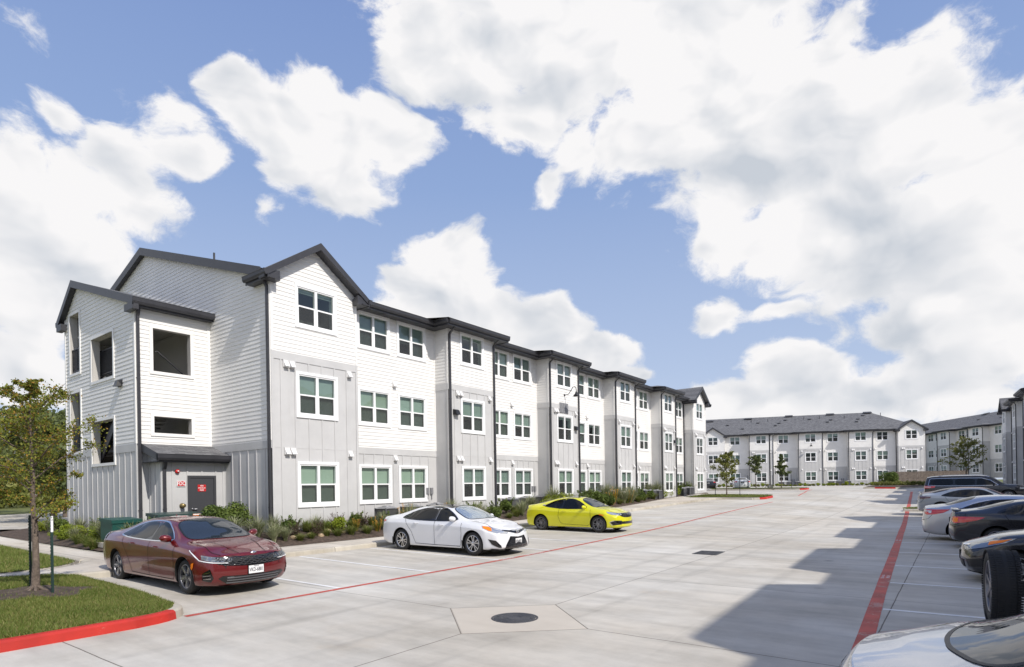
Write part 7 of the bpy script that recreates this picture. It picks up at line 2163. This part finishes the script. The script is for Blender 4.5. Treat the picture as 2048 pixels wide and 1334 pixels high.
# near corner
bp('green', -20.55, 10.55, 1.12); bp('green', -21.4, 10.7, .95)
for x, y, s in ((-19.2, 10.1, .95), (-18.5, 10.5, 1.0), (-17.95, 10.75, .8), (-19.9, 9.6, .8), (-18.9, 9.6, .75)): bp('blade', x, y, s)
bp('blade', -18.0, 11.2, .7); bp('dark', -18.9, 12.1, .8); bp('purple', -18.4, 11.8, .7); bp('low', -18.0, 12.2, .8); bp('low', -18.1, 12.9, .9); bp('lime', -18.5, 13.6, 1.05)
bp('purple', -18.6, 12.9, .7); bp('low', -18.0, 13.9, 1.1); bp('lily', -18.4, 14.4, .9); bp('purple', -18.7, 15.0, .8); bp('lily', -18.1, 15.2, .9); bp('blade', -18.6, 15.9, .75); bp('lily', -18.0, 16.2, 1.0)
for kd, x, y, s in (('low', -18.5, 11.2, 1.1), ('purple', -18.2, 12.5, .7), ('low', -18.6, 13.3, 1.1), ('low', -17.95, 14.6, 1.1), ('low', -18.0, 13.3, 1.0), ('low', -18.1, 15.7, 1.1), ('dark', -19.0, 16.4, .8), ('low', -17.9, 11.7, .9), ('purple', -18.95, 14.0, .8), ('blade', -19.0, 11.4, .8), ('low', -18.0, 16.8, 1.0), ('low', -18.9, 12.6, 1.2), ('dark', -19.0, 14.9, .9), ('low', -19.0, 13.5, 1.2), ('low', -18.7, 14.4, 1.1), ('low', -18.5, 12.6, 1.2), ('blade', -18.9, 13.0, .8), ('low', -18.9, 15.6, 1.2), ('dark', -19.05, 11.9, .9)): bp(kd, x, y, s)
pat = [('low', 'lily', 'blade'), ('low', 'dark', 'low'), ('low', 'blade', 'low'), ('lime', 'blade', 'lime'), ('dark', 'low', 'dark'), ('blade', 'lily', 'low')]
y = 17.2; k = 0
while y < 56.0:
    kinds = pat[int(y / 3.1) % 6]; xb = float(np.interp(y, [10, 34, 40, 46, 57], [-17.95, -17.95, -18.6, -19.6, -19.7]))
    for j, dx in enumerate((0.0, -.75) if y < 46 else (0.0,)):
        kd = kinds[(k + j) % 3]; bp(kd, xb + dx + random.uniform(-.12, .12), y + random.uniform(-.25, .25), random.uniform(1.0, 1.3) * (1.0 if y < 28 else 1.3))
    y += .78 if y < 30 else .90; k += 1
cnt = {}
for kd, x, y, s in todo:
    zn = [n for (a, n) in ZN if y >= a][-1]
    i = cnt.get((kd, zn), 0); cnt[(kd, zn)] = i + 1
    plant(kd, x, y, bed_z(x, y) - .03, s, '%s %s, %s from the near end' % (KN[kd], zn, ORD[i]), 'shrub' if kd not in ('blade', 'low', 'lily') else 'plant', GR[kd] + ' along the left block')
# bed at the foot of the stair tower
tl = [('lime', -25.6, 7.75, 1.05), ('blade', -24.6, 7.9, 1.0), ('lime', -23.6, 7.7, 1.1), ('blade', -22.9, 7.6, 1.1), ('blade', -21.0, 7.7, 1.0), ('dark', -20.6, 7.6, .8), ('blade', -20.7, 8.1, 1.0), ('dark', -20.1, 8.2, .9), ('blade', -26.6, 8.0, .9), ('lime', -27.6, 7.9, .9),
      ('blade', -19.3, 8.4, .8), ('dark', -28.8, 8.0, .9), ('lime', -24.4, 8.3, .9), ('blade', -30, 8.0, .9), ('lime', -31, 7.9, .9), ('blade', -23.6, 8.3, .9), ('dark', -25.2, 8.2, .8), ('blade', -25.4, 7.5, .8), ('blade', -21.0, 8.1, .9), ('low', -22.4, 7.1, 1.2), ('low', -23.3, 7.2, 1.2), ('low', -20.4, 7.2, 1.2), ('low', -24.5, 7.3, 1.2), ('lime', -26.6, 7.4, .9), ('blade', -19.6, 8.9, .9)]
cn = {}
for kd, x, y, s in sorted(tl, key=lambda q: -q[1]):
    i = cn.get(kd, 0); cn[kd] = i + 1
    plant(kd, x, y, bed_z(x, y) - .02, s * .98, '%s at the foot of the stair tower, %s from the transformer' % (KN[kd], ORD[i]), 'shrub', GR[kd] + ' round the stair tower')
# low hedge in front of the far block (individual clipped bushes)
n_ = 0
for i in range(44):
    s_ = -2.5 + i * .72
    if s_ > 25: break
    p = P0B + SB * s_ + NB * (2.1 + .15 * math.sin(i)); kd = 'small' if i % 5 in (0, 1) and i > 14 else ('smalld' if i % 3 else 'small')
    plant(kd, p.x, p.y, 1.24, random.uniform(.75, 1.05), '%s bush in the low row at the foot of the far block' % ('bright lime' if kd == 'small' else 'dull green'), 'bush', '%s bushes under the far block' % ('lime' if kd == 'small' else 'green'))
# sheets under that hedge
def quadplane(name, pts, m, off=0.0):
    mm = MB(); mm.add([(p[0], p[1], p[2] + off) for p in pts], [tuple(range(len(pts)))]); return tag(mm.build(name, m), kind='structure')
a = P0B + SB * -14; b = P0B + SB * 32
quadplane('planting_bed', [(a + NB * 2.7).to_tuple()[:2] + (1.285,), (b + NB * 2.7).to_tuple()[:2] + (1.285,), (b - NB * .9).to_tuple()[:2] + (1.285,), (a - NB * .9).to_tuple()[:2] + (1.285,)], M['soil'], .02)
quadplane('sidewalk', [(a + NB * 4.3).to_tuple()[:2] + (1.285,), (b + NB * 4.3).to_tuple()[:2] + (1.285,), (b + NB * 2.7).to_tuple()[:2] + (1.285,), (a + NB * 2.7).to_tuple()[:2] + (1.285,)], M['walk'], .04)

# ---- trees
def tree(name, label, x, y, z, h, trunk_h, crown_r, nleaf, lsize, m, seed=0, droop=0.0, lean=(0, 0), nb=16, col=None, cat='tree', shape='oval', roots=False, tr=.07, group=None, spread=.22):
    r_ = random.Random(seed)
    t = empty(name, (x, y, z)); tag(t, label, cat, group)
    tk = MB(); L = Leaves()
    top = Vector((lean[0], lean[1], h * .93))
    N = 7
    tp = [Vector((lean[0] * (i / N)**1.3 + r_.uniform(-.04, .04) * tr * 8, lean[1] * (i / N)**1.3 + r_.uniform(-.04, .04) * tr * 8, h * .93 * i / N)) for i in range(N + 1)]
    tp[0] = Vector((0, 0, -.05))
    tk.tube(tp, [tr * 1.25] + [tr * (1 - .86 * i / N) for i in range(1, N + 1)], 10)
    if roots:
        for k in range(7):
            a = k * .9 + r_.uniform(-.2, .2); l = r_.uniform(.25, .42)
            tk.tube([(0, 0, .16), (math.cos(a) * .12, math.sin(a) * .12, .06), (math.cos(a) * l, math.sin(a) * l, -.02)], [tr * .55, tr * .42, tr * .12], 6)
    for k in range(nb):
        f = (k + .5) / nb; zz = trunk_h + (h * .95 - trunk_h) * f**(.85)
        i = min(N - 1, int(zz / (h * .93) * N)); u_ = zz / (h * .93) * N - i
        p0 = tp[i].lerp(tp[i + 1], min(1, u_))
        a = k * 2.4 + r_.uniform(-.4, .4)
        if shape == 'oval': R_ = crown_r * (math.sin(math.pi * min(1, (f * .82 + .20)))**.7) * r_.uniform(.75, 1.15)
        elif shape == 'cone': R_ = crown_r * (1.05 - f) * r_.uniform(.8, 1.1)
        else: R_ = crown_r * r_.uniform(.65, 1.1) * (1 - .45 * f)
        up = r_.uniform(.25, .75) * R_ * (1 - droop)
        p3 = p0 + Vector((math.cos(a) * R_, math.sin(a) * R_, up - droop * R_ * .3)); p1 = p0.lerp(p3, .4) + Vector((0, 0, R_ * .10))
        tk.tube([p0, p1, p3], [tr * .32 * (1 - f * .5), tr * .2, tr * .04], 5)
        nt = max(4, int(R_ / .16))
        for j in range(nt):
            g = .18 + .85 * j / nt; q = (p0.lerp(p1, g / .4) if g < .4 else p1.lerp(p3, (g - .4) / .6))
            b = r_.uniform(0, 6.28); l = R_ * r_.uniform(.22, .42) * (1.15 - .5 * g); e = q + Vector((math.cos(b) * l, math.sin(b) * l, r_.uniform(-.25, .55) * l))
            tk.tube([q, e], [tr * .07, tr * .025], 3, cap=False)
            nn = max(3, int(nleaf / (nb * nt)))
            tt = rng.uniform(0, 1.1, nn)[:, None]
            P = np.array(q)[None] * (1 - tt) + np.array(e)[None] * tt + rng.normal(scale=l * spread, size=(nn, 3))
            L.add(P, lsize)
    tk.build('trunk', M['bark'], t)
    me = L.mesh('crown', m); o = bpy.data.objects.new('crown', me); C.objects.link(o); o.parent = t
    return t
tree('elm_tree', 'young tree with yellowing leaves staked in the near lawn', -13.3, 3.3, hz_(-13.3, 3.3) + .20, 4.15, 1.2, 1.08, 13000, .030, M['leaf_elm'], 5, nb=26, roots=True, tr=.062, shape='oval', lean=(-.32, .05))
def tpost(x, y, z, h, lab, white=False, group='steel stakes beside the near tree'):
    t = empty('tree_stake', (x, y, z)); tag(t, lab, 'stake', group)
    m = MB(); m.box(-.018, .018, -.004, .004, -.1, h * (.80 if white else 1)); m.box(-.004, .004, .004, .032, -.1, h * (.80 if white else 1))
    for k in range(int(h / .055)): m.box(-.006, .006, -.014, -.004, k * .055 + .02, k * .055 + .045)
    m.build('post', M['postgreen'], t)
    if white:
        m = MB(); m.box(-.019, .019, -.0045, .0045, h * .80, h); m.box(-.0045, .0045, .0045, .033, h * .80, h); m.build('post_tip', M['signwhite'], t)
        m = MB()
        for k in range(4): m.box(-.006, .006, -.008, -.0045, h * .84 + k * .055, h * .84 + k * .055 + .02)
        m.build('post_hole', M['metal_dark'], t)
tpost(-13.93, 3.38, .2, 1.42, 'dark steel stake on the far left of the near tree'); tpost(-12.83, 3.42, .2, 1.42, 'white-tipped steel stake on the right of the near tree', True)
# island trees with their stakes
g_ = 'staked young trees on the islands'
IT = [(-15.2, 49.6, 3.8, .9, 1.15, 2800, .10, 'leaf_far', 'oval', 'thin spreading young tree on the nearer island', 21), (-18.3, 70.5, 4.0, 1.4, 1.0, 2100, .12, 'leaf_oak', 'oval', 'open young tree left of the lamp post on the far island', 22), (-15.7, 70.9, 4.0, 1.2, .95, 2800, .12, 'leaf_oak', 'cone', 'dense cone-shaped young tree right of the lamp post on the far island', 23)]
for x, y, h, th_, cr_, nl, ls, m_, sh, lb, sd_ in IT:
    z = hz_(x, y) + .18
    tree('young_tree', lb, x, y, z, h, th_, cr_, nl, ls, M[m_], sd_, nb=16, tr=.05, shape=sh, spread=.30, group=g_)
    for sg, wd_ in ((-1, 'left'), (1, 'right')):
        q = empty('tree_stake', (x + sg * 1.0, y + .2, z)); tag(q, 'thin dark stake on the %s of the %s' % (wd_, lb.replace('young ', '').split(' on the')[0].split(' left of')[0].split(' right of')[0].split(' just')[0]), 'stake', 'thin stakes on the islands')
        m = MB(); m.box(-.02, .02, -.02, .02, -.1, 1.5); m.box(-.028, .028, -.028, .028, -.1, .02); m.build('post', M['metal_dark'], q)
tree('spreading_tree', 'loose spreading olive-green tree in front of the right wing', 0.9, 88.0, 1.2, 5.3, 1.5, 2.8, 2600, .13, M['leaf_far'], 31, nb=16, tr=.10, shape='flat', spread=.16)
t = plant('green', -7.1, 93.5, 1.3, 1.9, 'tall dark bush at the left end of the wooden fence', 'bush')
for i in range(26):
    x = -8.0 + i * .42 * 1.0; y = 83.5 + i * .25 + (i % 3) * .8
    if x > 3: break
    plant('smalld', x, y + 3, 1.33, 1.1, 'low dark shrub in the bed before the wooden fence', 'bush', 'dark shrubs before the wooden fence')
# far trees on the left
far = [(-50, 13.5, 8.0, 3.6, 101), (-60, 17.0, 9.2, 4.2, 102), (-57, 9.0, 7.0, 3.4, 103), (-66, 9.5, 8.0, 4.0, 104), (-75, 22, 10, 5, 105), (-72, 14, 8.5, 4.5, 106), (-48, 19.0, 7.6, 3.4, 107), (-85, 16, 9.0, 5.0, 108)]
fl_ = ['dark crown', 'tallest crown', 'low round crown', 'broad crown', 'wide distant crown', 'pale distant crown', 'narrow crown', 'farthest crown']
for (x, y, h, r, sd_), nm_ in zip(far, fl_):
    tree('background_tree', '%s among the green trees behind the stair tower' % nm_, x, y, 0, h, 1.6, r, 6500, .22, M['leaf_oak'] if sd_ % 2 else M['leaf_far'], sd_, nb=22, tr=.16, spread=.30, group='trees behind the stair tower')
# far wood line (nobody could count it)
L = Leaves()
for k in range(150):
    a = rad(-112 + k * .42); d = 150 + 40 * math.sin(k * 1.7); c = (d * math.sin(a), d * math.cos(a), 3.0); L.add(rnd_in_ell(260, c, (5.5, 5.5, 4.5 + 1.5 * math.sin(k * 2.3))), .7)
o = bpy.data.objects.new('far_wood', L.mesh('far_wood', M['leaf_far'])); C.objects.link(o); tag(o, kind='stuff')

# ================================================================ SMALL THINGS
def condenser(x, y, z, label, group, s=1.0, rz=0.0):
    global _cond
    if '_cond' not in globals() or _cond is None:
        b = MB(); w = .37
        for k in range(17):
            z0 = .05 + k * .043
            for (x0, x1, y0, y1) in ((-w, w, -w, -w + .012), (-w, w, w - .012, w), (-w, -w + .012, -w, w), (w - .012, w, -w, w)): b.box(x0, x1, y0, y1, z0, z0 + .028)
        for sx_ in (-1, 1):
            for sy_ in (-1, 1): b.box(sx_ * w - .03, sx_ * w + .03, sy_ * w - .03, sy_ * w + .03, 0, .80)
        b.box(-w + .02, w - .02, -w + .02, w - .02, .02, .76)
        c = MB(); c.add([(-w - .04, -w - .04, .78), (w + .04, -w - .04, .78), (w + .04, w + .04, .78), (-w - .04, w + .04, .78), (-.2, -.2, .87), (.2, -.2, .87), (.2, .2, .87), (-.2, .2, .87)], [(0, 1, 5, 4), (1, 2, 6, 5), (2, 3, 7, 6), (3, 0, 4, 7), (3, 2, 1, 0)])
        c.lathe([(.20, .86), (.20, .90), (.16, .91), (.16, .87)], 20); c.box(-.19, .19, -.012, .012, .885, .90); c.box(-.012, .012, -.19, .19, .886, .901)
        bo = b.build('cabinet', M['condenser']); co_ = c.build('fan_grille', M['condtop']); _cond = [('cabinet', bo.data), ('fan_grille', co_.data)]
        bpy.data.objects.remove(bo); bpy.data.objects.remove(co_)
    t = empty('air_conditioner', (x, y, z), rz); t.scale = (s, s, s)
    for nm, d in _cond:
        o = bpy.data.objects.new(nm, d); C.objects.link(o); o.parent = t
    tag(t, label, 'air conditioner', group)
_cond = None
rn = ['first', 'second', 'third', 'fourth', 'fifth']
for i in range(5):
    a = BAYS_A[i][1]; b = BAYS_A[i + 1][0]
    for j, yy in enumerate((a + 1.55, a + 3.0, b - .75)):
        condenser(-19.45, yy, bed_z(-19.4, yy) - .10, '%s air conditioner in the %s recess of the left block' % (['nearest', 'middle', 'farthest'][j], rn[i]), 'air conditioners along the left block', .90)
for i in range(4):
    a = BAYS_B[i + 1][1]; b = BAYS_B[i + 2][0]
    for j, f in enumerate((.30, .62, .95)):
        p = P0B + SB * (a + (b - a) * f) + NB * .15
        condenser(p.x, p.y, 1.28, '%s air conditioner in recess %s of the far block' % (['left', 'middle', 'right'][j], ['one', 'two', 'three', 'four'][i]), 'air conditioners along the far block', 1.0, rotB)
# transformers
def transformer(x, y, z, w, d, h, m, label, sign=False):
    t = empty('transformer_box', (x, y, z)); tag(t, label, 'utility box')
    b = MB(); b.box(-d, d, -w, w, 0, h - .10); b.build('cabinet', m, t)
    l = MB(); l.add([(-d - .03, -w - .03, h - .10), (d + .03, -w - .03, h - .16), (d + .03, w + .03, h - .16), (-d - .03, w + .03, h - .10), (-d - .03, -w - .03, h), (d + .03, -w - .03, h - .05), (d + .03, w + .03, h - .05), (-d - .03, w + .03, h)], [(0, 3, 2, 1), (4, 5, 6, 7), (0, 1, 5, 4), (1, 2, 6, 5), (2, 3, 7, 6), (3, 0, 4, 7)]); l.build('lid', m, t)
    s_ = MB(); s_.box(d + .002, d + .006, -.003, .003, .05, h - .18); s_.box(d + .004, d + .04, .05, .09, h * .45, h * .55); s_.box(d + .002, d + .005, w - .25, w - .10, h - .35, h - .25); s_.build('latch', M['steel2'], t)
    if sign:
        s_ = MB(); s_.box(d + .031, d + .034, w - .35, w - .08, h - .155, h - .065, 0); s_.box(d + .034, d + .036, w - .34, w - .09, h - .105, h - .07, 1); s_.build('warning_sticker', [M['orange'], M['signwhite']], t)
    c = MB(); c.box(-d - .15, d + .15, -w - .15, w + .15, -.15, .0); c.build('pad', M['kerb'], t)
transformer(-22.0, 7.75, .42, .42, .50, .78, M['green_box'], 'green transformer box by the stair tower corner')
transformer(-21.55, 9.25, .50, .72, .45, .82, M['dgreen_box'], 'dark grey-green transformer box in front of the closet, partly behind the red car', True)
# lamp post
lx, ly = -16.95, 71.2; lz = hz_(lx, ly)
t = empty('lamp_post', (lx, ly, lz)); tag(t, 'tall black lamp post between the two far island trees', 'lamp post')
m = MB(); m.lathe([(.28, 0), (.28, .45), (.24, .5), (0, .5)], 20); m.build('footing', M['kerb'], t)
m = MB(); m.box(-.06, .06, -.06, .06, .5, 6.3); m.build('pole', M['lamp'], t)
m = MB(); m.box(-.12, .45, -.14, .14, 6.2, 6.3); m.box(-.02, .12, -.05, .05, 6.08, 6.2); m.build('lamp_head', M['lamp'], t)
# wooden fence
t = empty('wooden_fence', (-7.6, 97.6, 1.28)); tag(t, 'weathered wooden picket fence before the right wing', 'fence')
fd_ = (Vector((1.2, 102.0, 0)) - Vector((-7.6, 97.6, 0))); fl__ = fd_.length; fd_.normalize(); fn = Vector((fd_.y, -fd_.x, 0))
m = MB(); k = 0; d = 0
while d < fl__:
    c = fd_ * (d + .07) + Vector((0, 0, .98 + random.uniform(-.02, .02))) + fn * random.uniform(-.006, .006)
    m.obox(c, fd_, fn, (0, 0, 1), .067, .010, .98); d += .145
m.build('pickets', M['fence'], t)
m = MB()
for z in (.3, 1.0, 1.7): m.obox(fd_ * fl__ / 2 + Vector((0, 0, z)) - fn * .04, fd_, fn, (0, 0, 1), fl__ / 2, .02, .045)
m.build('rail', M['fence'], t)
for d in np.arange(0.05, fl__, 2.4):
    m = MB(); m.obox(fd_ * d + Vector((0, 0, 1.0)) - fn * .09, fd_, fn, (0, 0, 1), .045, .045, 1.0); m.build('post', M['fence'], t)
# stones in the first bed
for i in range(9):
    x, y = -18.0 - random.uniform(0, .9), 11.6 + i * .27
    m = MB(); r = random.uniform(.10, .20)
    vs = []
    for (z, k_) in ((0, .9), (.4, 1), (.75, .8), (.95, .45)):
        vs += [(math.cos(a) * r * k_ * (1 + .15 * math.sin(a * 3 + i)), math.sin(a) * r * .7 * k_, z * r * .8) for a in np.linspace(0, 6.283, 9)[:-1]]
    m.add(vs, [(q * 8 + k, q * 8 + (k + 1) % 8, q * 8 + 8 + (k + 1) % 8, q * 8 + 8 + k) for q in range(3) for k in range(8)] + [tuple(range(24, 32))], 0, True)
    tag(m.build('rock', M['stone'], None, (x, y, bed_z(x, y) - .03)), 'tan rock lying among the plants under the first bay', 'rock', 'tan rocks under the first bay')
